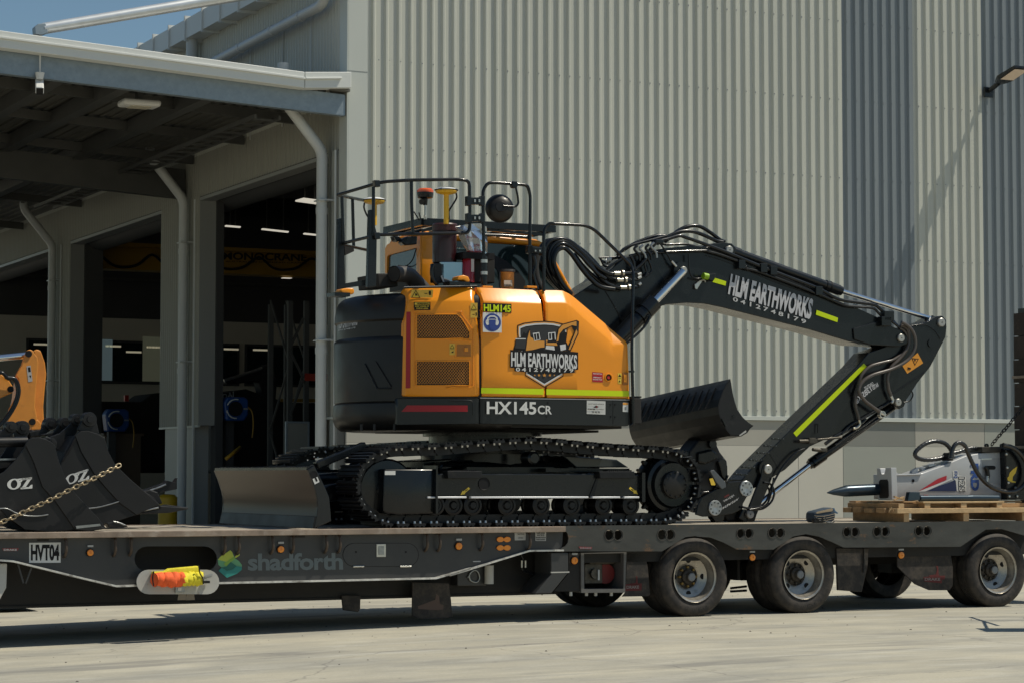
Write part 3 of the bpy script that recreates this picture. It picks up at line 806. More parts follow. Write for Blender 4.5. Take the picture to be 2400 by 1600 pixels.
t.part('bracket', MB().box((p.x-.05, 1.2, p.z+.05), (p.x+.05, 1.3, p.z+.35)), PURL)

# ================================================================== WALL FLOODLIGHT
p0, p1 = BF.hit('R', (552, 545), 1, -.04), BF.hit('R', (655, 680), 1, -.04)
t = Thing('floodlight', 'black square floodlight on a short arm on the warehouse wall', 'floodlight', BF, ((p0.x+p1.x)/2, 0, p1.z))
pc = Vector(((p0.x+p1.x)/2, -.04, (p0.z+p1.z)/2))
t.part('wall_plate', MB().box((p0.x, -.07, p1.z), (p1.x, -.036, p0.z)), BLACK, bevel=.004)
tip = Vector((pc.x, -1.02, pc.z+.30)); neck = Vector((pc.x, -.34, pc.z+.12))
t.part('arm', MB().tube([pc+Vector((0,-.02,.03)), Vector((pc.x, -.16, pc.z+.05)), neck], .045, 10), BLACK)
d = (tip-neck).normalized(); up = Vector((1,0,0)).cross(d).normalized()
if up.z < 0: up = -up
def hp(a, x, u): return neck + d*a + Vector((x,0,0)) + up*u
sec = [(0,.07,.035),(.10,.12,.05),(.20,.17,.045),(.70,.17,.025)]
vs = []
for a, hw, ht in sec: vs += [hp(a,-hw,-ht*.6), hp(a,hw,-ht*.6), hp(a,hw,ht), hp(a,-hw,ht)]
mb = MB().add(vs, [(3,2,1,0),(12,13,14,15)] + [(4*i+k, 4*i+(k+1)%4, 4*i+4+(k+1)%4, 4*i+4+k) for i in range(3) for k in range(4)])
hd = t.part('head', mb, BLACK)
q = [hp(.24,-.14,-.034), hp(.24,.14,-.034), hp(.66,.14,-.026), hp(.66,-.14,-.026)]
t.part('led_lens', MB().add(q + [v-up*.006 for v in q], [(0,1,2,3),(7,6,5,4),(0,4,5,1),(1,5,6,2),(2,6,7,3),(3,7,4,0)]), LEDM, parent=hd)
# ================================================================== TRAILER
TR = Thing('low_loader_trailer', 'long grey low loader trailer carrying the excavator', 'trailer', TF, (0, 0, 0))
SL, SR = -8.0, 6.35
tn = lambda v, pts, n=0.: TF.n(v, pts, n)
# deck
nb = 10
for i in range(nb):
    a = .03 + i*(2.5-.03)/nb
    TR.part('deck_board', MB().box((SL, a+.004, DECK-.05), (SR, a+(2.47)/nb-.004, DECK-.004-random.random()*.004)), DECKM)
mb = MB().box((SL, -.095, DECK-.052), (tn('N',[(1040,140)])[0].x, .028, DECK))
TR.part('deck_edge', mb, RUST, bevel=.004)
TR.part('deck_edge', MB().box((SL, 2.5, DECK-.052), (SR, 2.54, DECK)), RUST)
TR.part('deck_frame', MB().box((SL, .35, DECK-.12), (SR, 2.3, DECK-.052)), UNDER)

# front web with cut-outs
xj = tn('N', [(1040, 250)])[0].x
low = tn('L', [(-400,432),(0,440),(110,447),(760,607),(1060,677),(1250,672)]) + tn('M', [(60,648),(1000,628),(2030,604),(2350,512)]) + tn('N', [(0,578),(730,352),(1045,348)])
z_top = DECK-.054
low = [Vector((SL, 0, low[0].z))] + low[1:]
outer = [Vector((SL, 0, z_top)), Vector((xj+.02, 0, z_top))] + list(reversed(low))
h1 = tn('L', stadium(1235, 1995, 310, 540)); 
web = MB().holes(outer, [h1], .014)
TR.part('side_web', web, DGREY)
# lower flange of weathered steel, bright glints lightened into its colour
path = [Vector((p.x, 0, p.z)) for p in low]
mb = MB()
for i in range(len(path)-1):
    a, b = path[i], path[i+1]
    mb.add([a+Vector((0,-.045,-.006)), b+Vector((0,-.045,-.006)), b+Vector((0,.12,-.006)), a+Vector((0,.12,-.006)), a+Vector((0,-.045,.010)), b+Vector((0,-.045,.010)), b+Vector((0,.12,.010)), a+Vector((0,.12,.010))],
           [(0,3,2,1),(4,5,6,7),(0,1,5,4),(1,2,6,5),(2,3,7,6),(3,0,4,7)])
TR.part('web_flange', mb, mat('weathered_glint_toned_flange', (.62,.60,.56), .42, metal=.5, var=.4, vs=9, c2=(.12,.10,.085), thr=.52, soft=.2, bump=.3, bs=25))
# inner long beam
lb = tn('L', [(-300, 860), (2352, 802)], .55) + tn('N', [(0, 757), (940, 741)], .55)
zb2 = [p.z for p in lb]
mb = MB().prism([Vector((SL,.40,lb[0].z)), Vector((lb[-1].x,.40,lb[-1].z)), Vector((lb[-1].x,.40,z_top-.07)), Vector((SL,.40,z_top-.07))], .02)
mb.box((SL, .38, lb[0].z-.02), (lb[-1].x, .6, lb[0].z))
mb.box((SL, 1.9, lb[0].z), (lb[-1].x, 1.92, z_top-.07))
mb.box((SL, .6, lb[0].z+.05), (lb[-1].x, 1.92, lb[0].z+.07))
TR.part('inner_beam', mb, UNDER)
mb = MB()
for i in range(16): mb.box((SL+.3+.75*i, .42, lb[0].z+.07), (SL+.33+.75*i, 1.9, z_top-.07))
TR.part('cross_member', mb, UNDER, kind='stuff')

# rear web over the wheels, scalloped, with pairs of round holes
oN = tn('N', circ((1040, 240), 68, 86, 8, 90, -90), -.03)
bot = tn('N', [(1040,356),(1965,356),(2060,300),(2180,226),(2300,212)], -.03) + tn('O', [(90,312),(190,318),(280,352),(375,402),(625,402),(690,360),(760,312),(850,295),(940,312),(1030,350),(1110,388),(1915,382),(1990,330),(2090,264),(2200,260),(2352,304)], -.03)
xe = SR
outer = [Vector((p.x, -.03, p.z)) for p in oN] 
top_l = Vector((tn('N', [(1040,150)], -.03)[0].x, -.03, DECK+.004)); top_r = Vector((xe, -.03, DECK+.004))
outer = [top_r, top_l] + list(reversed(oN)) + bot + [Vector((xe, -.03, bot[-1].z-.25))]
# note: reversed arc runs from the top of the rounded notch to its bottom
hp_ = [('N',1475,205,42,48),('N',1557,205,42,48),('N',1960,203,42,46),('N',2036,203,42,46)] + [('O',x,y,28,32) for x, y in ((395,290),(452,290),(612,287),(669,287),(1128,280),(1183,280),(1336,277),(1391,277),(1623,273),(1679,273))]
holes = [tn(v, circ((x, y), rx, ry, 16), -.03) for v, x, y, rx, ry in hp_]
def arc_ok(pts):
    return pts
oN2 = tn('N', [(1040,152),(1075,160),(1098,190),(1108,235),(1100,280),(1075,312),(1042,328)], -.03)
outer = [top_r, top_l] + oN2 + bot + [Vector((xe, -.03, bot[-1].z-.2))]
TR.part('rear_web', MB().holes(outer, holes, .018), TSCUFF)
mb = MB()
for v, x, y, rx, ry in hp_:
    c = tn(v, [(x, y)], -.012)[0]; r = (tn(v, [(x+rx, y)], -.012)[0]-c).length*1.02
    mb.lathe((c.x, -.036, c.z), (0,1,0), [(r,0),(r+.006,0),(r+.006,.02),(r,.02)], 16)
TR.part('hole_collar', mb, mat('rubbed_collar_steel', (.10,.09,.08), .45, metal=.4, var=.3, vs=20), kind='stuff')
TR.part('inner_plate', MB().box((xj-.1, .12, DECK-.36), (SR, .14, DECK-.06)), UNDER)
TR.part('chassis_rail', MB().box((xj, .75, .45), (SR, .95, DECK-.07)).box((xj, 1.55, .45), (SR, 1.75, DECK-.07)), UNDER)

# tie-down loops
lp = [('L',q) for q in (605,1060,1207,2065,2192)] + [('M',q) for q in (545,735,1035,1160,1962,2075)] + [('N',312),('N',745)]
lpm = MB()
r = .014; H = .155
lpm.tube(rounded([(0,.012,0),(0,-.05,-.012),(0,-.056,-H*.75),(0,-.02,-H),(0,.01,-H-.01)], .03, 4), r, 8)
lme = lpm.mesh('tie_down_loop', mat('rubbed_loop_steel', (.075,.055,.042), .5, metal=.4, var=.4, vs=14))
for v, x in lp:
    p = tn(v, [(x-6, 200)], -.03)[0]
    TR.inst('tie_down_loop', lme, Matrix.Translation((p.x, -.005, DECK-.05)) @ Matrix.Rotation(R(random.uniform(-8,8)), 4, 'X'))
for v, x0, x1, y0, y1 in (('L',345,450,218,262),('M',752,842,185,230)):
    a, b = tn(v, [(x0,y1),(x1,y0)], -.004)
    TR.part('slot', MB().box((a.x, -.006, a.z), (b.x, -.001, b.z)), UNDER)

# stickers and lettering
def plate(v, pts, mats, texts, n=-.004, name='sticker', label=None, shapes=()):
    mb = MB(); mb.prism(tn(v, pts, n), .0035)
    for (tx, ll, lr, ul, mi, bo) in texts: text(mb, TF, v, tx, ll, lr, ul, n-.002, mi, bo)
    for pp, mi in shapes: mb.flat(tn(v, pp, n-.0015), mi)
    return TR.part(name, mb, mats, label=label, fix=True)
plate('L', [(268,278),(560,274),(557,460),(268,462)], [WHITEP, BLACKP], [('HVT04', (284,442), (545,442), (284,292), 1, .045)], name='number_plate', label='white plate reading HVT04')
plate('L', [(20,328),(175,326),(160,352),(32,352)], [mat('faded_red', (.22,.03,.03), .5), WHITEP], [('DRAKE', (35,350), (155,350), (35,333), 1, .03)], label='small faded red maker badge')
plate('N', [(1200,312),(1325,316),(1318,336),(1215,334)], [mat('faded_red', (.22,.03,.03), .5), GREYP], [('DRAKE', (1215,333), (1315,333), (1215,319), 1, .03)], n=-.0345, label='small faded red maker badge')
mb = MB(); text(mb, TF, 'M', 'shadforth', (318,535), (1192,525), (316,374), -.003, 0, .03, .95)
TR.part('lettering', mb, mat('faded_blue_grey_print', (.12,.145,.15), .5), label='faded company name in lower case')
def decal(name, fr_n, v, shapes, mats, n, label=None, step=.0012, T=TR):
    mb = MB()
    for i, (pp, mi) in enumerate(shapes): mb.flat(TF.n(v, pp, n-step*i), mi)
    return T.part(name, mb, mats, label=label, fix=False)
decal('logo', None, 'M', [([(40,430),(70,400),(155,345),(172,360),(200,420),(235,445),(262,480),(262,525),(220,560),(125,600),(48,535),(75,505),(45,478)], 0),
      ([(42,432),(70,400),(155,346),(172,362),(188,405),(118,452)], 1), ([(195,408),(225,380),(243,378),(240,395),(205,418)], 1),
      ([(118,452),(188,405),(200,425),(160,455),(120,495),(95,470)], 2), ([(75,505),(120,495),(160,452),(215,492),(180,520),(125,535)], 3),
      ([(48,535),(75,507),(125,537),(180,522),(215,492),(262,500),(262,525),(220,560),(125,600)], 4)],
      [mat('logo_mid_green', (.12,.33,.16), .5), mat('logo_lime', (.42,.48,.06), .5), mat('logo_green', (.22,.38,.05), .5), mat('logo_dark_green', (.01,.12,.09), .5), mat('logo_teal', (.02,.22,.19), .5)], -.003, 'green folded box emblem')
plate('N', [(612,185),(715,183),(713,253),(614,255)], [mat('pale_sticker', (.42,.42,.41), .5), BLACKP], [('NOTICE', (640,203), (700,202), (640,192), 1, .02), ('LOAD', (645,238), (690,238), (645,226), 1, .02)], name='sticker')
plate('N', [(802,176),(902,176),(900,260),(804,260)], [mat('pale_sticker', (.42,.42,.41), .5), BLACKP], [('RAMP LOCKS', (815,195),(890,195),(815,182),1,.03),('MUST BE IN', (820,213),(885,213),(820,201),1,.03),('ENGAGED POSITION', (808,235),(897,235),(808,222),1,.03),('WHEN LOADING', (810,253),(893,253),(810,241),1,.03)], name='sticker')
plate('N', [(230,445),(300,443),(300,453),(232,454)], [mat('pale_sticker', (.42,.42,.41), .5)], [], name='sticker')

# marker lamps
def marker(v, c, rx, ry, n=-.004, bracket=True):
    p = tn(v, [c], n)[0]; r = (tn(v, [(c[0]+rx, c[1])], n)[0]-p).length
    o = TR.part('side_marker', MB().lathe((p.x, n, p.z), (0,-1,0), [(r*1.15,0),(r*1.15,.012),(r*.95,.014)], 18), BLACKP)
    TR.part('lens', MB().lathe((p.x, n-.012, p.z), (0,-1,0), [(r*.98,0),(r*.9,.012),(r*.25,.016),(r*.22,.010),(.0,.010)], 18), AMBER, parent=o)
    if bracket:
        q = tn(v, [(c[0]-rx*.7, c[1]-ry*1.55), (c[0]+rx*.9, c[1]-ry*2.1)], n)
        TR.part('bracket', MB().box((q[0].x, n-.015, q[0].z), (q[1].x, n, q[1].z)), mat('pale_sticker', (.42,.42,.41), .5), parent=o)
for v, c in (('L',(825,368)),('M',(615,337)),('M',(2250,308)),('N',(1155,440))): marker(v, c, 31, 33, -.004 if v != 'N' else .05)
for v, c in (('O',(475,455)),('O',(1500,440))): marker(v, c, 20, 21, .03)
for cy in (246, 323):
    for dx in (-33, 33):
        p = tn('N', [(508+dx*.95, cy)], -.004)[0]; q = tn('N', [(508+dx*.95+33, cy-26)], -.004)[0]; rx = q.x-p.x; rz = q.z-p.z
        pts = [Vector((p.x+rx*math.cos(R(a)), -.004, p.z+rz*math.sin(R(a)))) for a in range(0, 360, 20)]
        o = TR.part('cluster_lamp', MB().prism(pts, -.014), AMBER, bevel=.004)

# small locker door (closed)
dst = tn('M', stadium(1188, 1888, 279, 497, 10), -.002)
TR.part('locker_gap', MB().prism(dst, .0015), BLACKP)
dst2 = tn('M', stadium(1193, 1883, 283, 493, 10), -.004)
o = TR.part('locker_door', MB().prism(dst2, .004), DGREY)
a, b = tn('M', [(1497,408),(1583,288)], -.005)
TR.part('latch', MB().box((a.x, -.012, a.z), (b.x, -.004, b.z)), ZINC, parent=o, bevel=.003)
w_ = (b.x-a.x)*.2
TR.part('latch_paddle', MB().box((a.x+w_, -.018, a.z+.02), (b.x-w_, -.0125, b.z-.02)), EDGE, parent=o, bevel=.002)
for x in (1282, 1715):
    a, b = tn('M', [(x,502),(x+98,486)], -.004)
    TR.part('hinge', MB().cyl((a.x, -.012, (a.z+b.z)/2), (b.x, -.012, (a.z+b.z)/2), .008, seg=8), ZINC, parent=o)
for x in (1310, 1768):
    p = tn('M', [(x,362)], -.004)[0]; TR.part('key_hole', MB().cyl((p.x,-.006,p.z),(p.x,-.003,p.z),.010,seg=10), BLACKP, parent=o)

# folded-down locker door with the opening behind
TR.part('locker_back', MB().box((tn('L',[(1150,400)])[0].x, .30, .42), (tn('L',[(2080,400)])[0].x, .32, z_top-.01)), UNDER)
pd = tn('L', stadium(1255, 2015, 525, 750, 10), -.12)
o = TR.part('folded_locker_door', MB().prism(pd, .012), PLATEM, label='scratched white inner face of the folded down locker door')
TR.part('door_stay', MB().beam(tn('L',[(1300,560)],0)[0], tn('L',[(1300,600)],-.11)[0], .02, .01).beam(tn('L',[(1960,560)],0)[0], tn('L',[(1960,600)],-.11)[0], .02, .01), DGREY, parent=o)
a = tn('L', [(1605,735),(1690,675)], -.125); TR.part('catch', MB().box((a[0].x,-.15,a[0].z),(a[1].x,-.122,a[1].z)), EDGE, parent=o, bevel=.003)
a = tn('L', [(1635,718),(1665,688)], -.152); TR.part('catch_tongue', MB().box((a[0].x,-.156,a[0].z),(a[1].x,-.151,a[1].z)), WHITEP, parent=o)
for x in (1640, 1715):
    TR.part('strap_tail', MB().prism(tn('L', [(x,750),(x+68,750),(x+75,802),(x-8,805)], -.10), .006), mat('tan_strap', (.22,.18,.13), .7), parent=o)
a = tn('L', [(1885,590),(1950,560)], -.125); TR.part('tape', MB().prism(tn('L', [(1880,580),(1950,560),(1955,575),(1885,597)], -.124), .002), mat('grey_tape', (.3,.31,.32), .5), parent=o)

# underslung parts
TR.part('support_leg', MB().prism(tn('L', [(-250,468),(68,468),(60,690),(-10,820),(-300,830)], .02), .3), PLATEM, bevel=.01)
for x0, x1 in ((165,215),(300,235)):
    TR.part('stay', MB().beam(tn('L',[(x0,475)],.03)[0], tn('L',[(x1,650)],.03)[0], .014, .014), DGREY)
flap = MB().prism(tn('M', [(1830,640),(2165,650),(2185,800),(2197,960),(2120,975),(1900,978),(1828,950)], .25), .02)
o = TR.part('mud_flap', flap, RUBBER, bevel=.004, label='large rubber mud flap with a worn pale emblem')
TR.part('emblem', MB().prism(tn('M', [(1880,860),(1950,835),(2040,800),(2050,745),(2075,770),(2080,840),(2115,850),(2110,890),(2050,895),(1960,890),(1885,885)], .248), .0015), mat('worn_emblem', (.10,.065,.05), .7), parent=o)
TR.part('mud_flap', MB().prism(tn('M', [(1180,760),(1355,760),(1352,880),(1335,915),(1195,897)], .35), .03), RUBBER, bevel=.008, label='short black rubber flap')
# bracket between the two halves
TR.part('leg_bracket', MB().prism(tn('N', [(948,370),(1105,370),(1105,552),(950,742),(800,745),(948,568)], -.02), .35), DGREY, bevel=.006)
TR.part('bracket_band', MB().box(tn('N',[(948,556)],-.022)[0], tn('N',[(1105,540)],.0)[0]), PLATEM)
TR.part('valve_box', MB().prism(tn('N', [(85,490),(355,485),(355,672),(88,675)], .25), .3), DGREY, bevel=.01)
TR.part('pressure_bottle', MB().cyl(tn('N',[(378,485)],.2)[0], tn('N',[(378,655)],.2)[0], .045, seg=14), PLATEM)
TR.part('air_hose', MB().tube(crom(tn('N',[(670,380),(690,440),(680,520),(760,560),(830,620),(840,700)],.3)), .014, 8), BLACK)
TR.part('air_hose', MB().tube(crom(tn('N',[(240,530),(200,560),(205,620),(260,640),(290,600),(270,540),(225,535),(180,600)],.235)), .008, 8), EDGE)
TR.part('valve', MB().cyl(tn('N',[(678,440)],.25)[0], tn('N',[(678,505)],.25)[0], .012, seg=8).cyl(tn('N',[(712,440)],.25)[0], tn('N',[(712,505)],.25)[0], .012, seg=8), ZINC)
# compressor locker, open
a = tn('N', [(1222,372),(1640,362),(1628,735),(1225,737)], .06)
b = tn('N', [(1250,378),(1615,372),(1612,700),(1252,703)], .06)
mb = MB().holes(a, [b], .40)
o = TR.part('engine_locker', mb, mat('locker_frame_paint', (.11,.105,.10), .5, var=.2, vs=6))
TR.part('locker_lining', MB().prism(tn('N', [(1235,370),(1630,370),(1625,725),(1235,725)], .47), .02), UNDER, parent=o)
p = tn('N', [(1440,560)], .25)[0]
TR.part('pump', MB().lathe((p.x, .25, p.z), (0,-1,0), [(.0,.02),(.10,.02),(.10,-.1),(.0,-.1)], 16), mat('dull_red_pump', (.18,.012,.01), .5), parent=o)
p = tn('N', [(1330,560)], .22)[0]
TR.part('engine_block', MB().box((p.x-.1,.2,p.z-.1),(p.x+.1,.35,p.z+.1)).cyl((p.x,.2,p.z),(p.x,.16,p.z),.05,seg=12), mat('grimy_alloy', (.09,.08,.065), .5, metal=.6, var=.5, vs=20), parent=o, bevel=.01)
TR.part('grab_handle', MB().cyl(tn('N',[(1384,525)],.15)[0], tn('N',[(1384,620)],.15)[0], .01, seg=8), WHITEP, parent=o)
TR.part('muffler', MB().box(tn('N',[(1300,480)],.2)[0], tn('N',[(1480,400)],.35)[0]), mat('grimy_alloy', (.09,.08,.065), .5), parent=o, bevel=.02)
TR.part('orange_label', MB().box(tn('N',[(1415,432)],.198)[0], tn('N',[(1478,410)],.2)[0]), ORP, parent=o)
for x in (1128, 1272, 1357, 1500):
    p = tn('N', [(x, 737)], .1)[0]; TR.part('foot_bolt', MB().cyl((p.x,.1,p.z+.01),(p.x,.1,p.z-.03),.016,seg=8), PLATEM)
TR.part('locker_side', MB().prism(tn('N', [(1110,372),(1222,372),(1225,722),(970,725),(1105,560)], .08), .5), UNDER)
def drake_flap(pts, v, ll, lr, ul, body, n, lab):
    o = TR.part('mud_flap', MB().prism(tn(v, pts, n), .015), RUBBER, bevel=.003, label=lab)
    mb = MB(); mb.flat(tn(v, body, n-.003), 0); text(mb, TF, v, 'DRAKE', ll, lr, ul, n-.005, 1, .03)
    hx = (ul[0]+lr[0])/2 + (lr[0]-ll[0])*.22; hy = ul[1]; s_ = (lr[0]-ll[0])/110
    mb.flat(tn(v, [(hx-50*s_,hy-18*s_),(hx,hy-24*s_),(hx+8*s_,hy-60*s_),(hx+2*s_,hy-85*s_),(hx+16*s_,hy-82*s_),(hx+20*s_,hy-25*s_),(hx+28*s_,hy-10*s_),(hx-45*s_,hy-10*s_)], n-.003), 0)
    TR.part('emblem', mb, [mat('worn_red_emblem', (.10,.012,.012), .7), mat('worn_white_letters', (.20,.18,.17), .7)], parent=o, fix=False)
drake_flap([(1645,372),(1815,372),(1838,520),(1857,755),(1838,768),(1600,772),(1630,735)], 'N', (1640,700),(1755,697),(1640,672), [(1600,660),(1780,650),(1778,716),(1600,722)], .12, 'rubber mud flap with red duck emblem ahead of the front wheels')
drake_flap([(1480,392),(1842,392),(1862,520),(1862,650),(1840,682),(1700,682),(1600,640),(1480,520)], 'O', (1668,616),(1775,616),(1668,596), [(1660,590),(1808,580),(1806,606),(1786,608),(1786,634),(1665,622)], .14, 'rubber mud flap with red duck emblem ahead of the last wheel')
TR.part('mud_flap', MB().prism(tn('O', [(1060,392),(1282,392),(1275,520),(1235,695),(1070,682)], .10), .03), RUBBER, bevel=.006, label='plain rubber mud flap behind the second wheel')
TR.part('flap_rib', MB().beam(tn('O',[(1252,395)],.09)[0], tn('O',[(1246,560)],.09)[0], .012, .012), UNDER)

# wheels (pairs) near and far
RT = .395; RW = .243
axz = gz(2.5, 0) + RT - .005
W = [('N', 2180), ('P', 1884), ('P', 2340)]
sw = [TF.n('P', [(1629, 1351)], .03)[0].x, TF.n('P', [(1884, 1347)], .03)[0].x, TF.n('P', [(2340, 1338)], .03)[0].x]
def tyre_mb(n0, n1):
    m = MB(); w = n1-n0; t = RT
    prof = [(RW, n0+.03), (RW+.01, n0+.012), (RW+.035, n0+.004), (RW+.06, n0-.004), (t-.055, n0-.006), (t-.03, n0+.004), (t-.012, n0+.016), (t-.004, n0+.03)]
    g = n0+.03
    k = 5
    for i in range(k):
        a = n0+.034+(w-.068)*i/k; b = n0+.034+(w-.068)*(i+1)/k
        prof += [(t, a+.004), (t, b-.006), (t-.012, b-.003), (t-.012, b)]
    prof += [(t-.004, n1-.03), (t-.03, n1-.004), (RW+.05, n1), (RW, n1-.03)]
    m.lathe((0,0,0), (0,1,0), prof, 56)
    return m
def ringtext(m, txt, rad, n, a0, a1, h):
    vs, fs = font_mesh(txt, .02, 1.3)
    out = []
    for x, y in vs:
        a = R(a0+(a1-a0)*x); rr = rad + h*y
        out.append((rr*math.cos(a), n, rr*math.sin(a)))
    m.add(out, fs)
tm = tyre_mb(0.0, .235).mesh('tyre', RUBBER)
tx = MB(); ringtext(tx, 'HAULMAX', .30, -.008, 250, 300, .028); ringtext(tx, '265 70R 19.5', .31, -.008, 60, 20, .02)
txm = tx.mesh('sidewall_lettering', mat('sidewall_print', (.045,.04,.034), .7), fix=False)
rim = MB()
rim.lathe((0,0,0), (0,1,0), [(RW+.006, -.004),(RW+.004,.004),(RW-.012,.010),(RW-.018,.045),(RW-.035,.07),(RW-.04,.105),(RW-.075,.125),(.150,.128),(.118,.150),(.112,.175)], 40)
rm = rim.mesh('rim', RIMM)
dk = MB()
dk.lathe((0,0,0), (0,1,0), [(.0,.0),(.027,.0),(.029,.004)], 14)
dkm = dk.mesh('hand_hole', BLACKP)
def hub(nutm):
    h = MB(); h.lathe((0,0,0), (0,1,0), [(0,.05),(.035,.05),(.042,.06),(.05,.10),(.07,.115),(.075,.15),(.115,.165),(.115,.20)], 24, ms=[1,1,0,0,0,0,0])
    for i in range(8):
        a = R(45*i); p = Vector((.094*math.cos(a), .13, .094*math.sin(a)))
        h.cyl(p, p+Vector((0,.04,0)), .013, seg=6, m=2)
    return h.mesh('hub', [HUBM, GREYP, nutm])
hubs = [hub(mat('yellow_nut_tags', (.22,.13,.02), .5)), hub(HUBM), hub(HUBM)]
inner_t = tyre_mb(0, .235).mesh('tyre', RUBBER)
for i, s in enumerate(sw):
    for side in (0, 1):
        M0 = Matrix.Translation((s, .03, axz)) if side == 0 else Matrix.Translation((s, 2.47, axz)) @ Matrix.Rotation(math.pi, 4, 'Z')
        wo = bpy.data.objects.new('wheel', tm); col.objects.link(wo); wo.parent = TR.o; wo.matrix_local = M0; wo['label'] = ('near side' if side == 0 else 'far side') + ' dual wheel'
        for nm, me in (('sidewall_lettering', txm), ('rim', rm), ('hub', hubs[i])):
            c = bpy.data.objects.new(nm, me); col.objects.link(c); c.parent = wo
        for q in range(4):
            a = R((0, 45, 20)[i]+90*q); c = bpy.data.objects.new('hand_hole', dkm); col.objects.link(c); c.parent = wo; c.location = (.166*math.cos(a), .1215, .166*math.sin(a))
        c = bpy.data.objects.new('inner_tyre', inner_t); col.objects.link(c); c.parent = wo; c.location = (0, .27, 0)
    TR.part('axle', MB().cyl((s, .4, axz), (s, 2.1, axz), .07, seg=12).box((s-.3, .72, axz-.08), (s+.3, .98, axz+.1)).box((s-.3, 1.52, axz-.08), (s+.3, 1.78, axz+.1)), UNDER)
# extra axle row hidden between (far side tyres seen below)
for k, s in enumerate((sw[1]+(sw[2]-sw[1])*.5,)):
    wo = bpy.data.objects.new('wheel', tm); col.objects.link(wo); wo.parent = TR.o; wo.matrix_local = Matrix.Translation((s, 2.47, axz)) @ Matrix.Rotation(math.pi, 4, 'Z')
    wo['label'] = 'far side dual wheel'
TR.part('suspension_arm', MB().tube(tn('O', [(330,668),(440,655)], .6), .012, 6).tube(tn('O', [(330,690),(440,684)], .6), .012, 6), BLACK)

# raised loading ramp at the right hand end
rp = TF.n('S', [(456,160),(476,1370)], 0.1)
sR = TF.n('S', [(457,160)], 1.17)[0].x; zR = rp[0].z+.04
mb = MB()
o = TR.part('raised_ramp', MB().box((sR+.05, .12, DECK-.2), (sR+.2, 1.15, zR)), BLACK, label='tall upright loading ramp')
k = 9; hh = (zR-DECK)/k
for i in range(k):
    TR.part('ramp_board', MB().box((sR+random.uniform(-.012,.006), .10, DECK-.05+hh*i+.006), (sR+.06, 1.17, DECK-.05+hh*(i+1)-.006)), RAMPW, parent=o)
TR.part('ramp_board', MB().box((sR+.2, .10, DECK-.05), (sR+.26, 1.17, zR-.02)), RAMPW, parent=o)
for i in (3, 6): TR.part('ramp_cleat', MB().box((sR-.03, .10, DECK+hh*i), (sR-.001, 1.17, DECK+hh*i+.03)), RUST, parent=o)

# hi-vis vest rolled on the folded door
n = -.24
t = Thing('rolled_safety_vest', 'rolled orange and yellow safety vest lying on the folded down locker door', 'vest', TF, (tn('L',[(1630,670)],n)[0].x, n, tn('L',[(1630,680)],n)[0].z))
a, b = tn('L', [(1415,620),(1865,608)], -.20)
def roll(x0, x1, zc_, r, mm, seed, m):
    rnd = random.Random(seed); P = []; rs = []
    N_ = 14
    for i in range(N_+1):
        f = i/N_; P.append(Vector((x0+(x1-x0)*f, -.20+rnd.uniform(-.008,.008), zc_+rnd.uniform(-.008,.008)))); rs.append(r*(1+rnd.uniform(-.09,.08)))
    o_ = len(m.v); m.tube(P, rs, 14, mm)
    for q in range(o_, len(m.v)): m.v[q] += Vector((rnd.uniform(-.002,.002), rnd.uniform(-.004,.004), rnd.uniform(-.004,.004)))
m = MB(); zc_ = (a.z+b.z)/2
roll(a.x, a.x+(b.x-a.x)*.60, zc_, .062, 0, 3, m); t.part('orange_panel', m, VESTO)
m = MB(); roll(a.x+(b.x-a.x)*.57, b.x, zc_+.003, .060, 0, 4, m); t.part('yellow_panel', m, VESTY)
pts = tn('L', [(1410,545),(1520,540),(1560,515),(1835,490),(1840,560),(1700,575),(1420,585)], -.20)
t.part('loose_fold', MB().prism(pts, .08), VESTY, bevel=.012, bseg=3)
t.part('black_binding', MB().tube(crom(tn('L', [(1412,540),(1402,600),(1412,675)], -.262)), .006, 6).tube(crom(tn('L', [(1825,485),(1838,560),(1862,600),(1868,655)], -.262)), .006, 6), BLACKP)
t.part('fastener', MB().box(tn('L',[(1875,650)],-.18)[0], tn('L',[(1912,625)],-.13)[0]), BLACKP)
# ================================================================== EXCAVATOR
EX = Thing('excavator', 'orange and black tracked excavator loaded on the low loader', 'excavator', TF, (.3, 1.25, DECK))
N0 = .05
e = lambda v, pts, n: TF.n(v, pts, n)
# ---- tracks
TP = e('G', [(1740,235),(1530,318),(1462,388),(1405,490),(1385,600),(1398,730),(1445,830),(1535,920),(1640,985)], N0)
TPt = e('H', [(20,188),(150,175),(290,165),(420,158),(555,148),(690,146),(830,153),(960,165),(1070,178),(1200,188),(1320,197),(1450,205),(1560,212),(1665,216),(1760,226),(1850,248),(1920,290),(1970,350),(1998,430),(2006,520),(1992,620),(1950,710),(1890,775)], N0)
zb_ = DECK
loop = TPt + [Vector((TPt[-1].x-.12, N0, zb_+.02)), Vector((TPt[-1].x-.25, N0, zb_))]
x = TPt[-1].x-.5
while x > TP[-1].x+.25:
    loop.append(Vector((x, N0, zb_))); x -= .25
loop += [Vector((TP[-1].x+.12, N0, zb_)), Vector((TP[-1].x-.03, N0, zb_+.025))] + list(reversed(TP[:-1]))
def resample(closed, N_):
    P = closed + [closed[0]]
    L_ = [0]
    for i in range(1, len(P)): L_.append(L_[-1]+(P[i]-P[i-1]).length)
    tot = L_[-1]; out = []; j = 0
    for k in range(N_):
        d = tot*k/N_
        while L_[j+1] < d: j += 1
        f = (d-L_[j])/(L_[j+1]-L_[j]); out.append(P[j].lerp(P[j+1], f))
    return out, tot
_, tot = resample(loop, 10)
NS = int(round(tot/.1715)); 
fine, _ = resample(loop, NS*6)
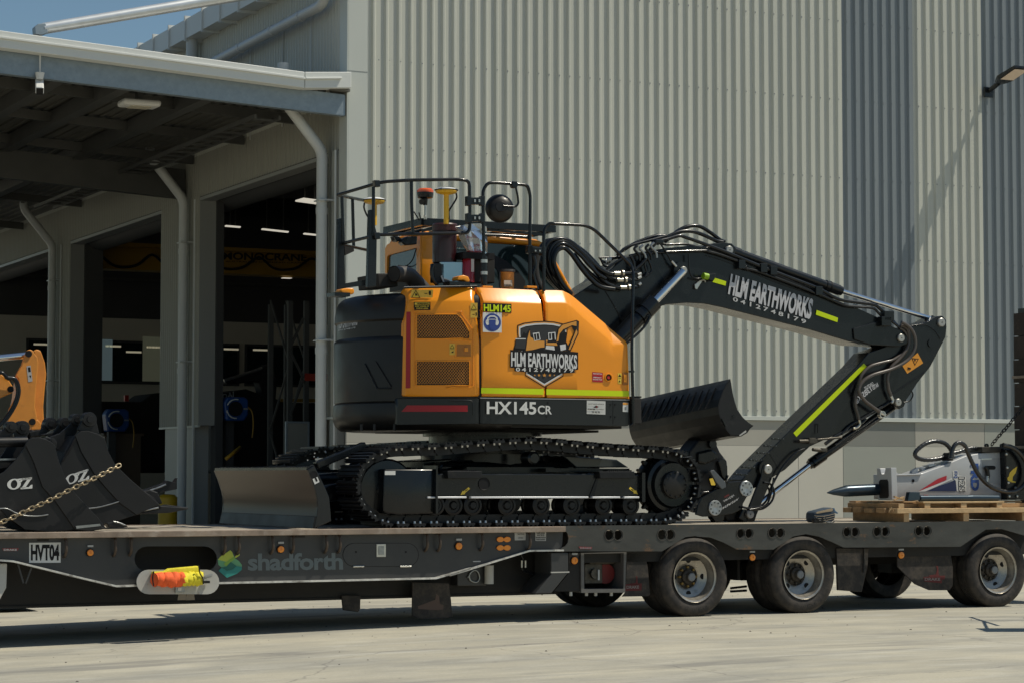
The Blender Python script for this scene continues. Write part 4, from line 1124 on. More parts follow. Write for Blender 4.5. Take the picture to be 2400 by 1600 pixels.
# smooth
for _i in range(3):
    fine = [(fine[i-1]+fine[i]*2+fine[(i+1)%len(fine)])/4 if fine[i].z > zb_+.01 else fine[i] for i in range(len(fine))]
pit = tot/NS
sh = MB()          # one shoe: x along travel, z outward normal, y across (0..0.5), outer grouser tips at z=0
sh.prism([(-pit*.38,0,-.040),(pit*.38,0,-.040),(pit*.36,0,-.018),(pit*.30,0,-.018),(pit*.29,0,0),(pit*.22,0,0),(pit*.20,0,-.016),(.012,0,-.016),(.008,0,0),(-.008,0,0),(-.012,0,-.016),(-pit*.20,0,-.016),(-pit*.22,0,0),(-pit*.29,0,0),(-pit*.30,0,-.018),(-pit*.36,0,-.018)], .50)
sm_ = sh.mesh('track_shoe', TRACK, bevel=0)
lk = MB()
for y in (.14, .34):
    lk.prism([(-pit*.56, y, -.036), (pit*.50, y, -.036), (pit*.60, y, -.075), (pit*.45, y, -.115), (-pit*.42, y, -.118), (-pit*.60, y, -.08)], .035)
lk.cyl((pit*.5, .12, -.075), (pit*.5, .40, -.075), .022, seg=8)
lkm = lk.mesh('track_link', TRACK)
bt = MB()
for y in (.055, .43):
    for bx in (-.028, .030): bt.cyl((bx, y, -.036), (bx, y, -.060), .0145, .011, seg=6)
btm = bt.mesh('shoe_bolt', mat('worn_bolt_steel', (.50,.50,.49), .3, metal=.8))
for y0 in (N0, 1.95):
    for k in range(NS):
        p = fine[k*6]; a = fine[(k*6-3) % len(fine)]; b = fine[(k*6+3) % len(fine)]
        t = (b-a).normalized(); nrm = Vector((-t.z, 0, t.x))      # outward for this winding
        M = Matrix(((t.x, 0, nrm.x, p.x), (0, 1, 0, y0), (t.z, 0, nrm.z, p.z), (0, 0, 0, 1)))
        so_ = EX.inst('track_shoe', sm_, M)
        for nm, me in (('track_link', lkm), ('shoe_bolt', btm)):
            c = bpy.data.objects.new(nm, me); col.objects.link(c); c.parent = so_
            if nm == 'shoe_bolt': c['kind'] = 'stuff'
# check orientation of normals: outward should point away from centroid (handled below)
cen = mean(fine)
p = fine[0]; a = fine[-3]; b = fine[3]; t = (b-a).normalized(); nrm = Vector((-t.z,0,t.x))
if nrm.dot(p-cen) < 0:
    for o in EX.o.children:
        if o.name.startswith('track_shoe'):
            o.matrix_local = o.matrix_local @ Matrix.Rotation(math.pi, 4, 'X') @ Matrix.Translation((0, -.50, 0))
# ---- track frames
def tframe(n0, n1, near=True):
    sgn = 1 if n1 > n0 else -1
    beam = e('H', [(-205,432),(1190,432),(1545,440),(1545,600),(1500,622),(150,630),(-205,630)], N0+.1)
    mv = lambda pts, n: [Vector((q.x, n, q.z)) for q in pts]
    o = EX.part('track_frame', MB().prism(mv(beam, n0+.07*sgn), .30*sgn), BLACK, bevel=.012)
    led = e('H', [(-150,612),(1500,608),(1510,622),(-150,630)], N0+.02)
    if near:
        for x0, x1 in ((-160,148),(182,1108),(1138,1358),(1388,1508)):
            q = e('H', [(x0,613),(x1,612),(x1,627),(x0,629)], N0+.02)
            EX.part('frame_ledge', MB().prism(mv(q, N0+.02), .12), mat('painted_sheen_flange', (.62,.63,.65), .35, metal=.2), parent=o, bevel=.006, bseg=3)  # pale colour stands in for the sun highlight along the flange
        for pts in ([(-5,410),(268,412),(270,445),(262,470),(0,472)], [(1190,415),(1470,415),(1472,470),(1200,472)]):
            EX.part('step_pad', MB().prism(mv(e('H', pts, N0), N0-.0), .12), TRACK, parent=o, bevel=.006)
        for x0, x1 in ((40, 240), (1260, 1455)):
            mb = MB()
            for k in range(12):
                q = e('H', [(x0+(x1-x0)*k/12, 416), (x0+(x1-x0)*(k+.5)/12, 404)], N0+.005)
                mb.box((q[0].x, N0+.005, q[0].z), (q[1].x, N0+.11, q[1].z))
            EX.part('step_teeth', mb, TRACK, parent=o)
        EX.part('frame_hole', MB().lathe(tuple(e('H', [(284,512)], N0+.065)[0]), (0,-1,0), [(0,0),(.055,0),(.06,.006)], 16), BLACKP, parent=o)
        EX.part('guide_plate', MB().prism(e('H', [(1110,622),(1170,470),(1185,470),(1150,622)], N0+.06), .01), TRACK, parent=o)
    g = e('G', [(1630,462),(2095,462),(2118,500),(2112,860),(2050,878),(1760,885),(1650,870),(1622,850)], N0+.08)
    EX.part('idler_guard', MB().prism(mv(g, n0+.04*sgn), .34*sgn), BLACK, parent=o, bevel=.02, bseg=3)
    if near:
        EX.part('guard_rib', MB().prism(mv(e('G', [(2105,430),(2120,430),(2122,870),(2102,870)], N0+.05), N0+.0), .3), BLACK, parent=o)
        q = e('G', [(1655,480),(1752,480),(1752,517),(1655,517)], N0+.036)
        mb = MB().prism(mv(q, N0+.037), .003); 
        EX.part('serial_label', mb, WHITEP, parent=o)
        EX.part('end_stay', MB().prism(mv(e('H', [(1525,425),(1550,425),(1550,655),(1525,655)], N0+.03), N0+.02), .3), BLACK, parent=o)
    # rollers
    for x in (-120, 20, 172, 440, 710, 950, 1200, 1415):
        c = e('H', [(x, 682)], N0+.16)[0]; c.y = n0+.10*sgn
        EX.part('track_roller', MB().lathe(tuple(c), (0,sgn,0), [(0,-.02),(.03,-.02),(.045,.0),(.072,.0),(.072,-.012),(.095,-.006),(.095,.04),(.08,.05),(.08,.2),(.095,.21),(.095,.25),(0,.26)], 24), TRACK)
    c = e('H', [(668,312)], N0+.15)[0]; c.y = n0+.13*sgn
    EX.part('carrier_roller', MB().lathe(tuple(c), (0,sgn,0), [(0,-.02),(.045,-.02),(.065,.0),(.065,.16),(0,.17)], 20), BLACK)
    # sprocket
    c = e('H', [(1775,520)], N0+.10)[0]; c.y = n0+.09*sgn
    so2 = EX.part('drive_sprocket', MB().lathe(tuple(c), (0,sgn,0), [(0,.01),(.215,.01),(.235,.05),(.27,.06),(.29,.10),(.305,.22),(.305,.25),(0,.26)], 36), BLACK)
    EX.part('travel_motor_cover', MB().lathe(tuple(c+Vector((.0,-.035*sgn,0))), (0,sgn,0), [(0,-.0),(.115,.0),(.135,.012),(.14,.06)], 32), CWM, parent=so2)
    mb = MB()
    for k in range(12):
        a = R(30*k); q = c+Vector((.123*math.cos(a), -.038*sgn, .123*math.sin(a))); mb.cyl(q, q+Vector((0,-.012*sgn,0)), .009, seg=6)
    EX.part('cover_bolt', mb, TRACK, parent=so2)
    mb = MB()
    for k in range(21):
        a = 2*math.pi*k/21; q = c+Vector((0, .16*sgn, 0)); r0, r1 = .30, .345
        d = lambda aa, rr: q+Vector((rr*math.cos(aa), 0, rr*math.sin(aa)))
        mb.prism([d(a-.08,r0), d(a-.03,r1), d(a+.03,r1), d(a+.08,r0)], .05)
    EX.part('sprocket_teeth', mb, TRACK, parent=so2)
    c = e('G', [(1690,650)], N0+.15)[0]; c.y = n0+.15*sgn
    EX.part('idler_wheel', MB().lathe(tuple(c), (0,sgn,0), [(0,0),(.1,0),(.12,.02),(.27,.03),(.29,.05),(.29,.16),(0,.18)], 32), BLACK)
tframe(N0, N0+.5); tframe(2.45, 1.95, False)
# yellow arrows on the frame
def arrow(v, tail, head, wd, n):
    t = Vector((head[0]-tail[0], head[1]-tail[1])); L_ = t.length; t /= L_; q = Vector((-t.y, t.x))
    f = lambda a, b: (tail[0]+t.x*a+q.x*b, tail[1]+t.y*a+q.y*b)
    pts = [f(0,-wd), f(L_*.6,-wd), f(L_*.6,-wd*1.8), f(L_,0), f(L_*.6,wd*1.8), f(L_*.6,wd), f(0,wd)]
    mb = MB().flat(TF.n(v, pts, n), 0)
    mb.flat(TF.n(v, [f(L_*.2,-wd*.3), f(L_*.45,-wd*.3), f(L_*.45,wd*.4), f(L_*.2,wd*.4)], n-.001), 1)
    EX.part('direction_arrow', mb, [YELP, BLACKP], fix=False)
arrow('H', (168,545), (98,602), 9, N0+.066); arrow('H', (1430,543), (1495,594), 9, N0+.066)
# ---- car body
zt = e('H', [(900,300)], 1.)[0].z
cs = .30
EX.part('car_body', MB().box((cs-.75, .62, DECK+.38), (cs+.75, 1.88, DECK+.62)), BLACK, bevel=.05)
for sx_ in (-1, 1):
    for (nA, nB) in ((.36, .95), (2.14, 1.55)):
        a = Vector((cs+sx_*1.05, nA, DECK+.34)); b = Vector((cs+sx_*.35, nB, DECK+.56))
        EX.part('frame_leg', MB().beam(a, b, .34, .22), BLACK, bevel=.03)
q = e('H', [(900,290),(1330,322),(1425,385),(1010,385)], .62)
EX.part('sloping_cover', MB().prism(q, .9), mat('sky_tinted_black_gloss', (.02,.028,.036), .25, coat=.5), bevel=.01)  # sky reflection tinted into the black paint of the cover
q = e('H', [(770,390),(1430,392),(1430,420),(770,420)], .45)
EX.part('cover_rail', MB().prism(q, .3), BLACK)
EX.part('centre_frame', MB().prism(e('H', [(-200,330),(60,312),(600,285),(905,292),(1010,388),(1200,425),(1200,445),(-200,445)], .9), .8), BLACK, bevel=.02)
tt = e('D', [(-30,1360)], 1.25)[0]
EX.part('turntable', MB().lathe((cs, 1.25, DECK+.58), (0,0,1), [(0,0),(.62,0),(.62,.12),(.54,.12),(.54,.30),(.60,.30),(.60,.42),(0,.42)], 40), BLACK)

# ---- upper structure plan
ZC = lambda y, n=.06: TF.hit('C', (1000, y), 1, n).z
NEAR, FAR, MIDN = .06, 2.44, 1.25
SC = .05; EA = 1.28; S_STR = SC
S_FRONT = e('D', [(1468, 900)], NEAR)[0].x
def tail_plan(ins, k=26):
    """plan of the rounded tail, near side -> back -> far side, inset by ins"""
    return [(SC - (EA-ins)*math.cos(-math.pi/2+math.pi*i/k), MIDN + (MIDN-NEAR-ins)*math.sin(-math.pi/2+math.pi*i/k)) for i in range(k+1)]
def _px(a, b, z):
    q = TF.M @ Vector((a, b, z)) - Vector((0, 0, CAM_H)); c_, s_ = math.cos(PITCH), math.sin(PITCH)
    return 1200 + F_PX*q.x/(q.y*c_ + q.z*s_)
EA = 1.0
while min(_px(a, b, 2.1) for a, b in tail_plan(0)) > 779: EA += .01
S_BACK = SC - EA
prof = [(1392,.16),(1386,.085),(1345,.035),(1290,.014),(1240,.008),(1140,.020),(1128,.036),(1118,.026),(560,.018),(530,.024),(512,.042),(372,.042),(352,.024),(290,.028),(235,.036),(200,.046),(165,.060),(140,.080),(120,.11),(106,.16),(98,.26),(93,.5)]
rings = [(ZC(y), tail_plan(i)) for y, i in prof]
k = len(rings[0][1]); vs = [(a, b, z) for z, r in rings for a, b in r]
fs = [(j*k+i, j*k+i+1, (j+1)*k+i+1, (j+1)*k+i) for j in range(len(rings)-1) for i in range(k-1)]
fs += [tuple(range(k-1, -1, -1)), tuple((len(rings)-1)*k+i for i in range(k))]
mb = MB(); mb.add(vs, fs, 0, True)
CW = EX.part('counterweight', mb, CWM, fix=True)
try: CW.data.set_sharp_from_angle(angle=R(40))
except Exception: pass
_pc = {}
def plan_line(ins):
    key = round(ins, 4)
    if key not in _pc:
        _pc[key] = [(S_FRONT+.5, NEAR+ins)] + tail_plan(ins, 72)
    return _pc[key]
def surf(v, p, ins=0.):
    """where the line of sight through p meets the body side, inset by ins"""
    o = TF.o; d = TF.I.to_3x3() @ ray(v, p); best = None
    pl = plan_line(ins)
    for (x0, y0), (x1, y1) in zip(pl, pl[1:]):
        ex, ey = x1-x0, y1-y0
        det = -d.x*ey + d.y*ex
        if abs(det) < 1e-9: continue
        t = (-(x0-o.x)*ey + (y0-o.y)*ex)/det
        u = (d.x*(y0-o.y) - d.y*(x0-o.x))/det
        if -1e-4 <= u <= 1.0001 and t > 0 and (best is None or t < best): best = t
    return o + d*(best if best else 22)
def on_tail(v, p, ins=.042, out=.003): return surf(v, p, ins-out)
def span(poly, x):
    ys = []
    for (xa, ya), (xb, yb) in zip(poly, poly[1:]+poly[:1]):
        if (xa <= x < xb) or (xb <= x < xa): ys.append(ya+(yb-ya)*(x-xa)/(xb-xa))
    return (min(ys), max(ys)) if len(ys) >= 2 else None
def patch(mb, v, poly, ins, mi=0, step=40.):
    """flat print or plate wrapped on the body side"""
    x0 = min(q[0] for q in poly)+.01; x1 = max(q[0] for q in poly)-.01
    xs = sorted(set([x0+(x1-x0)*i/max(2, int((x1-x0)/step)) for i in range(max(2, int((x1-x0)/step))+1)] + [min(max(q[0]+.01, x0), x1) for q in poly]))
    vs = []
    for x in xs:
        sp = span(poly, x)
        if sp is None: continue
        vs += [surf(v, (x, sp[0]), ins), surf(v, (x, sp[1]), ins)]
    mb.add(vs, [(2*i, 2*i+1, 2*i+3, 2*i+2) for i in range(len(vs)//2-1)], mi)
    return mb
def skin_panel(name, v, poly, m, r=.14, lab=None, ins0=0., step=16., thick=.05, rb=.0):
    x0 = min(q[0] for q in poly)+.01; x1 = max(q[0] for q in poly)-.01; nx = max(6, int((x1-x0)/step))
    cols = [x0+(x1-x0)*i/nx for i in range(nx+1)]
    pxm = 3.92*245.; sp = [span(poly, x) for x in cols]
    rows = []
    NT = 9
    grid = []
    for i, x in enumerate(cols):
        yt, yb = sp[i]
        j0, j1 = max(0, i-1), min(nx, i+1)
        sl = (sp[j1][0]-sp[j0][0])/max(1e-6, (cols[j1]-cols[j0])); cs_ = 1/math.sqrt(1+min(4., sl*sl))
        R_ = r*pxm/cs_ if r > 0 else 0
        edge = .010 if i in (0, nx) else 0.
        colv = []
        if r > 0:
            R_ = min(R_, (yb-yt)*.6)
            r_ = r
            if name == 'front_side_panel': r_ = r*max(.12, min(1., (x1-x)/150.)); R_ = min(R_, r_*pxm/cs_)
            for k_ in range(NT):
                t_ = k_/(NT-1)
                dy = R_*t_; ins = r_*.80*(1-t_)**1.15
                colv.append((x - (436 if v == 'D' else 150)*ins, yt+dy, ins))
            rest = [yt+R_+(yb-yt-R_)*q for q in (.25,.5,.75,.985)]
        else:
            colv.append((x, yt, .012)); rest = [yt+(yb-yt)*q for q in (.02,.35,.7,.985)]
        colv += [(x, y, 0.) for y in rest] + [(x, yb, .012)]
        grid.append([surf(v, (a, b), c+ins0+edge) for a, b, c in colv])
    ny = len(grid[0]); vs = [p for c in grid for p in c]; nv = len(vs)
    back = Vector((0, thick, 0))
    vs2 = vs + [p+back for p in vs]
    fs = [(i*ny+j, (i+1)*ny+j, (i+1)*ny+j+1, i*ny+j+1) for i in range(nx) for j in range(ny-1)]
    fb = [(nv+a, nv+d_, nv+c, nv+b_) for a, b_, c, d_ in fs]
    rim = [(i*ny, nv+i*ny, nv+(i+1)*ny, (i+1)*ny) for i in range(nx)] + [(i*ny+ny-1, (i+1)*ny+ny-1, nv+(i+1)*ny+ny-1, nv+i*ny+ny-1) for i in range(nx)]
    rim += [(j, j+1, nv+j+1, nv+j) for j in range(ny-1)] + [(nx*ny+j, nv+nx*ny+j, nv+nx*ny+j+1, nx*ny+j+1) for j in range(ny-1)]
    mb = MB(); mb.add(vs2, fs+fb+rim, 0, True)
    o = EX.part(name, mb, m)
    try: o.data.set_sharp_from_angle(angle=R(45))
    except Exception: pass
    if lab: o['label'] = lab
    return o
mb = MB(); text(mb, TF, 'C', 'HLM EARTHWORKS', (165,478), (343,440), (165,372), 0, 0, .03, fn=lambda p: on_tail('C', p))
text(mb, TF, 'C', '0412748179', (168,494), (325,468), (168,480), 0, 0, .02, fn=lambda p: on_tail('C', p))
EX.part('tail_lettering', mb, mat('silver_print', (.50,.50,.52), .4), fix=False)
def tail_poly(pts, ins, m, name, out=.004, sub=6):
    mb = MB()
    for a, b in zip(pts, pts[1:]):
        q = [on_tail('C', (a[0]+(b[0]-a[0])*i/sub, a[1]+(b[1]-a[1])*i/sub), ins, out) for i in range(sub+1)]
        mb.tube(q, .006, 6)
    EX.part(name, mb, m)
tail_poly([(510,770),(650,1000)], .018, CWM, 'moulded_crease')
tail_poly([(410,790),(520,1015),(650,1015)], .018, BLACK, 'moulded_crease')

# skirt along the near side and front, and a dark inner body
zs0, zs1 = ZC(1345), ZC(1100)
zb0 = ZC(1385)
def plan_prism(name, ins, z0, z1, m, s1):
    pl = [(s1, NEAR+ins)] + tail_plan(ins, 30) + [(s1, FAR-ins)]
    k = len(pl)
    mb = MB().add([(a, b, z0) for a, b in pl]+[(a, b, z1) for a, b in pl], [tuple(range(k-1,-1,-1)), tuple(range(k, 2*k))]+[(i,(i+1)%k,k+(i+1)%k,k+i) for i in range(k)])
    return EX.part(name, mb, m)
plan_prism('base_frame', .10, zb0+.02, zs0+.02, UNDER, S_FRONT-.03)
plan_prism('inner_body', .06, zs0, ZC(240), UNDER, e('D',[(690,300)],NEAR)[0].x)
plan_prism('inner_body', .24, ZC(240), ZC(112), UNDER, e('D',[(830,300)],NEAR)[0].x)
plan_prism('tool_deck', .30, ZC(108), ZC(92), UNDER, e('D',[(850,300)],NEAR)[0].x)
sl_pts = e('D', [(690,240),(850,240),(1340,640),(1440,700),(1440,1340),(690,1340)], NEAR+.06)
EX.part('inner_body', MB().prism(sl_pts, .8), UNDER)
door = skin_panel('engine_door', 'C', [(755,240),(762,190),(775,140),(795,110),(830,93),(1408,90),(1440,120),(1458,200),(1463,300),(1463,1080),(1455,1090),(762,1090),(753,1075)], ORANGE, lab='orange engine door with two grilles')
p2 = skin_panel('side_panel', 'D', [(102,94),(692,121),(694,280),(694,1101),(103,1091),(101,300)], ORANGE)
p3 = skin_panel('front_side_panel', 'D', [(698,120),(845,121),(905,125),(962,152),(1010,187),(1300,432),(1448,592),(1460,625),(1466,670),(1469,1113),(699,1104),(698,300)], ORANGE, r=.13, lab='orange panel sloping down at the front')
sk = skin_panel('lower_skirt', 'D', [(98,1104),(1472,1122),(1474,1340),(1455,1364),(98,1342)], SKIRT, r=0, ins0=-.012)
skin_panel('rear_skirt', 'C', [(700,1110),(760,1106),(1462,1106),(1462,1342),(760,1352),(700,1352)], SKIRT, r=0, ins0=-.006)
EX.part('skirt_rib', MB().tube([surf('C', q, -.008) for q in [(1180,1130),(1300,1128),(1385,1128),(1403,1140),(1405,1180),(1405,1260)]], .006, 6), SKIRT)
EX.part('skirt_rib', MB().tube([surf('C', q, -.008) for q in [(1240,1234),(1300,1234),(1360,1236)]], .006, 6), SKIRT)
mb = MB(); patch(mb, 'C', [(748,1230),(800,1172),(1357,1172),(1357,1230)], -.012); EX.part('reflective_tape', mb, REDT, fix=False)
EX.part('bright_seam', MB().beam(e('D',[(100,1104)],NEAR-.014)[0], e('D',[(1470,1122)],NEAR-.014)[0], .004, .006), mat('pale_edge_seal', (.35,.36,.36), .4))
mb = MB(); patch(mb, 'C', [(793,318),(833,317),(830,1015),(787,1015)], -.004); EX.part('reflective_tape', mb, REDT, parent=door, fix=False)
for pts in ([(110,1010),(683,1020),(683,1074),(108,1062)], [(708,1022),(1467,1040),(1467,1091),(708,1075)]):
    mb = MB(); patch(mb, 'D', pts, -.004); EX.part('hi_vis_band', mb, HIVIS, fix=False)
# grilles
def grille(v, pts, nm):
    mbv = MB(); patch(mbv, v, pts, -.002); o = EX.part('grille', mbv, mat('grille_void', (.03,.012,.006), .7), parent=door, fix=False)
    x0 = min(p[0] for p in pts); x1 = max(p[0] for p in pts); y0 = min(p[1] for p in pts); y1 = max(p[1] for p in pts)
    mb = MB()
    dx, dy = 25., 15.
    def inside(x, y):
        c = False; j = len(pts)-1
        for i in range(len(pts)):
            xi, yi = pts[i]; xj_, yj = pts[j]
            if (yi > y) != (yj > y) and x < (xj_-xi)*(y-yi)/(yj-yi)+xi: c = not c
            j = i
        return c
    r = 0; y = y0
    while y < y1:
        x = x0 + (dx/2 if r % 2 else 0)
        while x < x1:
            if inside(x, y+1) and inside(x, y+dy-1):
                for sgx in (-1, 1):
                    q = [surf(v, (x, y), -.006), surf(v, (x+sgx*dx/2, y+dy), -.006)]
                    t = (q[1]-q[0]).normalized(); nn_ = Vector((-t.z,0,t.x))*.0022
                    mb.add([q[0]-nn_, q[1]-nn_, q[1]+nn_, q[0]+nn_], [(0,1,2,3)])
            x += dx
        y += dy; r += 1
    EX.part('grille_mesh', mb, mat('grille_orange', (.60,.24,.03), .5), parent=door, fix=False, label='expanded metal mesh')
    mb = MB()
    for a, b in zip(pts, pts[1:]+pts[:1]):
        q = [surf(v, (a[0]+(b[0]-a[0])*i/5, a[1]+(b[1]-a[1])*i/5), -.006) for i in range(6)]; mb.tube(q, .005, 5)
    EX.part('grille_frame', mb, ORANGE, parent=door)
grille('C', [(888,340),(1258,340),(1300,375),(1375,500),(1375,562),(888,562)], 0)
grille('C', [(886,766),(1372,766),(1372,988),(886,988)], 0)
def ledge(v, pts, r=.012):
    EX.part('pressed_ledge', MB().tube(crom([surf(v, q, -.003) for q in pts], 4), r, 8), ORANGE, parent=door)
ledge('C', [(1200,577),(1280,574),(1390,580)], .008); ledge('C', [(1160,1014),(1240,1008),(1385,1006),(1408,985)], .008); ledge('C', [(1245,640),(1245,722),(1262,731),(1390,731)], .006)
ledge('C', [(868,995),(866,330),(880,318),(1270,316),(1300,340),(1400,480),(1406,520),(1408,985)], .004)
mb = MB(); patch(mb, 'C', [(1258,615),(1385,615),(1385,722),(1258,722)], -.003)
hd_ = EX.part('handle_recess', mb, mat('deep_orange', (.40,.15,.02), .5), parent=door)
a, b = surf('C', (1325,680), -.004), surf('C', (1362,645), -.004)
EX.part('handle', MB().box((a.x,a.y-.012,a.z),(b.x,a.y+.003,b.z)), ORANGE, parent=hd_, bevel=.003)
# decals
def sticker(v, rect, mats, shapes=(), texts=(), n=NEAR-.002, parent=None, name='sticker', label=None):
    mb = MB()
    if v == 'C' and parent is door:
        g = n-NEAR; mb.flat([surf(v, q, g-.002) for q in rect], 0)
        for i, (pp, mi) in enumerate(shapes): mb.flat([surf(v, q, g-.0032-.0008*i) for q in pp], mi)
        for (tx, ll, lr, ul, mi, bo) in texts: text(mb, TF, v, tx, ll, lr, ul, 0, mi, bo, fn=lambda q: surf(v, q, g-.008))
    else:
        mb.flat(e(v, rect, n), 0)
        for i, (pp, mi) in enumerate(shapes): mb.flat(e(v, pp, n-.0012-.0008*i), mi)
        for (tx, ll, lr, ul, mi, bo) in texts: text(mb, TF, v, tx, ll, lr, ul, n-.006, mi, bo)
    return EX.part(name, mb, mats, parent=parent, fix=False, label=label)
tri = lambda cx, cy, r: [(cx-r, cy+r*.8), (cx, cy-r), (cx+r, cy+r*.8)]
sticker('C', [(845,115),(1040,115),(1035,190),(825,190)], [mat('sticker_yellow', (.78,.48,.06), .45), BLACKP, YELP], [(tri(880,158,42),1), (tri(880,160,32),2), ([(872,170),(880,140),(892,160),(900,170)],1), ([(960,148),(985,148),(985,154),(960,154)],1), ([(1005,125),(1015,125),(1018,140),(1020,165),(1002,165),(998,140)],1)], n=NEAR+.02, parent=door, label='yellow crush hazard sticker')
sticker('C', [(862,228),(1014,228),(1014,302),(862,302)], [BLACKP, YELP], [([(870,233),(1006,233),(1006,254),(870,254)],1)], [('WARNING', (890,252),(1000,252),(890,237),0,.03),('KEEP CLEAR OF', (875,274),(1002,274),(875,261),1,.03),('SWING AREA', (885,293),(995,293),(885,280),1,.03)], parent=door, label='black and yellow warning sticker')
for cy, r in ((272,26),): sticker('C', [(1382,236),(1447,236),(1447,372),(1382,372)], [mat('sticker_yellow', (.78,.48,.06), .45), BLACKP, YELP], [(tri(1413,276,27),1),(tri(1413,277,20),2),([(1386,302),(1443,302),(1443,305),(1386,305)],1),([(1400,342),(1422,342),(1422,347),(1400,347)],1),([(1430,325),(1440,325),(1440,356),(1430,356)],1)], parent=door)
sticker('C', [(1190,608),(1240,608),(1240,710),(1190,710)], [mat('sticker_yellow', (.78,.48,.06), .45), BLACKP, YELP], [(tri(1214,634,20),1),(tri(1214,636,13),2),([(1196,658),(1234,658),(1234,661),(1196,661)],1),([(1204,690),(1226,672),(1226,690)],1)], parent=door)
sticker('D', [(123,235),(387,245),(387,328),(123,318)], [BLACKP, HIVIS], texts=[('HLM145', (133,312),(381,322),(133,246),1,.03)], parent=p2, label='black plate with yellow fleet number', name='fleet_number')
sticker('D', [(124,322),(298,326),(297,508),(125,502)], [WHITEP, BLUEP], [(circ((211,415),80,83,28),1), (circ((168,412),18,28,12),0), (circ((253,414),18,28,12),0),
      ([(160,405),(166,370),(190,352),(232,352),(258,370),(264,405),(252,405),(246,376),(228,364),(194,364),(176,376),(172,405)],0), ([(180,395),(190,380),(232,380),(244,395),(240,455),(222,482),(198,482),(184,455)],1), ([(178,384),(244,384),(244,389),(178,389)],0)], parent=p2, label='blue ear protection sign')
sticker('D', [(1129,865),(1226,872),(1226,961),(1130,955)], [mat('notice_red', (.42,.01,.02), .45), WHITEP], texts=[('PUSH BUTTON', (1137,885),(1218,890),(1137,874),1,.03),('EMERGENCY', (1140,919),(1216,924),(1140,908),1,.03),('ENGINE STOP', (1136,938),(1220,943),(1136,927),1,.03)], parent=p3)
c = e('D', [(1277,916)], NEAR)[0]
EX.part('stop_button_bezel', MB().lathe((c.x, NEAR-.012, c.z), (0,1,0), [(.0405,.012),(.043,.0),(.034,-.002),(.031,.010)], 24), ORANGE, parent=p3)
EX.part('stop_button', MB().lathe((c.x, NEAR-.006, c.z), (0,1,0), [(0,-.002),(.017,-.002),(.018,.003),(.031,.004)], 20, ms=[0,1,1]), [REDP, BLACKP], parent=p3)
sticker('D', [(1365,876),(1400,878),(1398,975),(1365,972)], [YELP, BLACKP], [(tri(1382,898,14),1),([(1370,922),(1396,923),(1396,926),(1370,925)],1),([(1372,958),(1380,940),(1390,958)],1)], parent=p3)
a, b = e('D', [(1406,985),(1458,872)], NEAR-.002)
lt = EX.part('latch_recess', MB().box((a.x,NEAR-.008,a.z),(b.x,NEAR-.001,b.z)), mat('deep_orange', (.40,.15,.02), .5), parent=p3, bevel=.003)
a, b = e('D', [(1418,960),(1446,890)], NEAR-.008); EX.part('latch', MB().box((a.x,NEAR-.016,a.z),(b.x,NEAR-.009,b.z)), ORANGE, parent=lt, bevel=.003)
mb = MB(); text(mb, TF, 'D', 'HX145', (160,1252),(616,1256),(160,1135), NEAR-.018, 0, .025); text(mb, TF, 'D', 'CR', (628,1252),(758,1255),(628,1172), NEAR-.018, 0, .02)
EX.part('model_lettering', mb, WHITEP, parent=sk, fix=False)
sticker('D', [(1079,1127),(1251,1134),(1250,1257),(1078,1250)], [mat('dealer_sticker_white', (.52,.52,.50), .5), BLACKP, REDP], [([(1140,1190),(1165,1172),(1190,1185),(1170,1195)],1),([(1160,1186),(1176,1180),(1176,1190)],2)], [('QUALITY SERVICE SUPPLIED BY', (1092,1164),(1238,1168),(1092,1154),1,.02),('PORTER', (1088,1213),(1160,1215),(1088,1200),1,.05),('EQUIPMENT', (1164,1215),(1240,1217),(1164,1202),1,.0),('13 42 32', (1130,1241),(1200,1243),(1130,1224),1,.03)], n=NEAR-.016, parent=sk, label='white dealer sticker')
sticker('D', [(1410,1146),(1460,1147),(1458,1233),(1409,1230)], [WHITEP, ORP, GREYP], [([(1412,1148),(1458,1149),(1458,1168),(1412,1167)],1),([(1428,1185),(1442,1185),(1442,1215),(1428,1215)],2)], n=NEAR-.016, parent=sk)
for x, y in ((1298,1165),(1340,1165),(1300,1275),(1340,1280),(712,1275),(722,1150)):
    c = e('D', [(x, y)], NEAR-.012)[0]; EX.part('skirt_bolt', MB().cyl(c, c+Vector((0,-.008,0)), .009, seg=8), TRACK, parent=sk)
EX.part('skirt_gap', MB().beam(e('D',[(1320,1125)],NEAR-.013)[0], e('D',[(1320,1345)],NEAR-.013)[0], .003, .003), BLACKP, parent=sk)
# company shield
SIL = mat('silver_print', (.50,.50,.52), .4); DG = mat('dark_grey_print', (.035,.037,.04), .6, spec=.25)
sh_o = [(440,440),(500,418),(600,405),(690,401),(780,407),(860,425),(905,450),(900,520),(870,640),(865,860),(865,905),(690,1010),(512,900),(512,860),(455,640),(440,500)]
def scl(pts, c, f): return [(c[0]+(x-c[0])*f, c[1]+(y-c[1])*f) for x, y in pts]
C0 = (690, 690)
mb = MB(); nD = NEAR-.003
lay = [(sh_o, 1), (scl(sh_o, C0, .965), 3), (scl(sh_o, C0, .935), 0), (scl(sh_o, C0, .885), 1), (scl(sh_o, C0, .86), 2)]
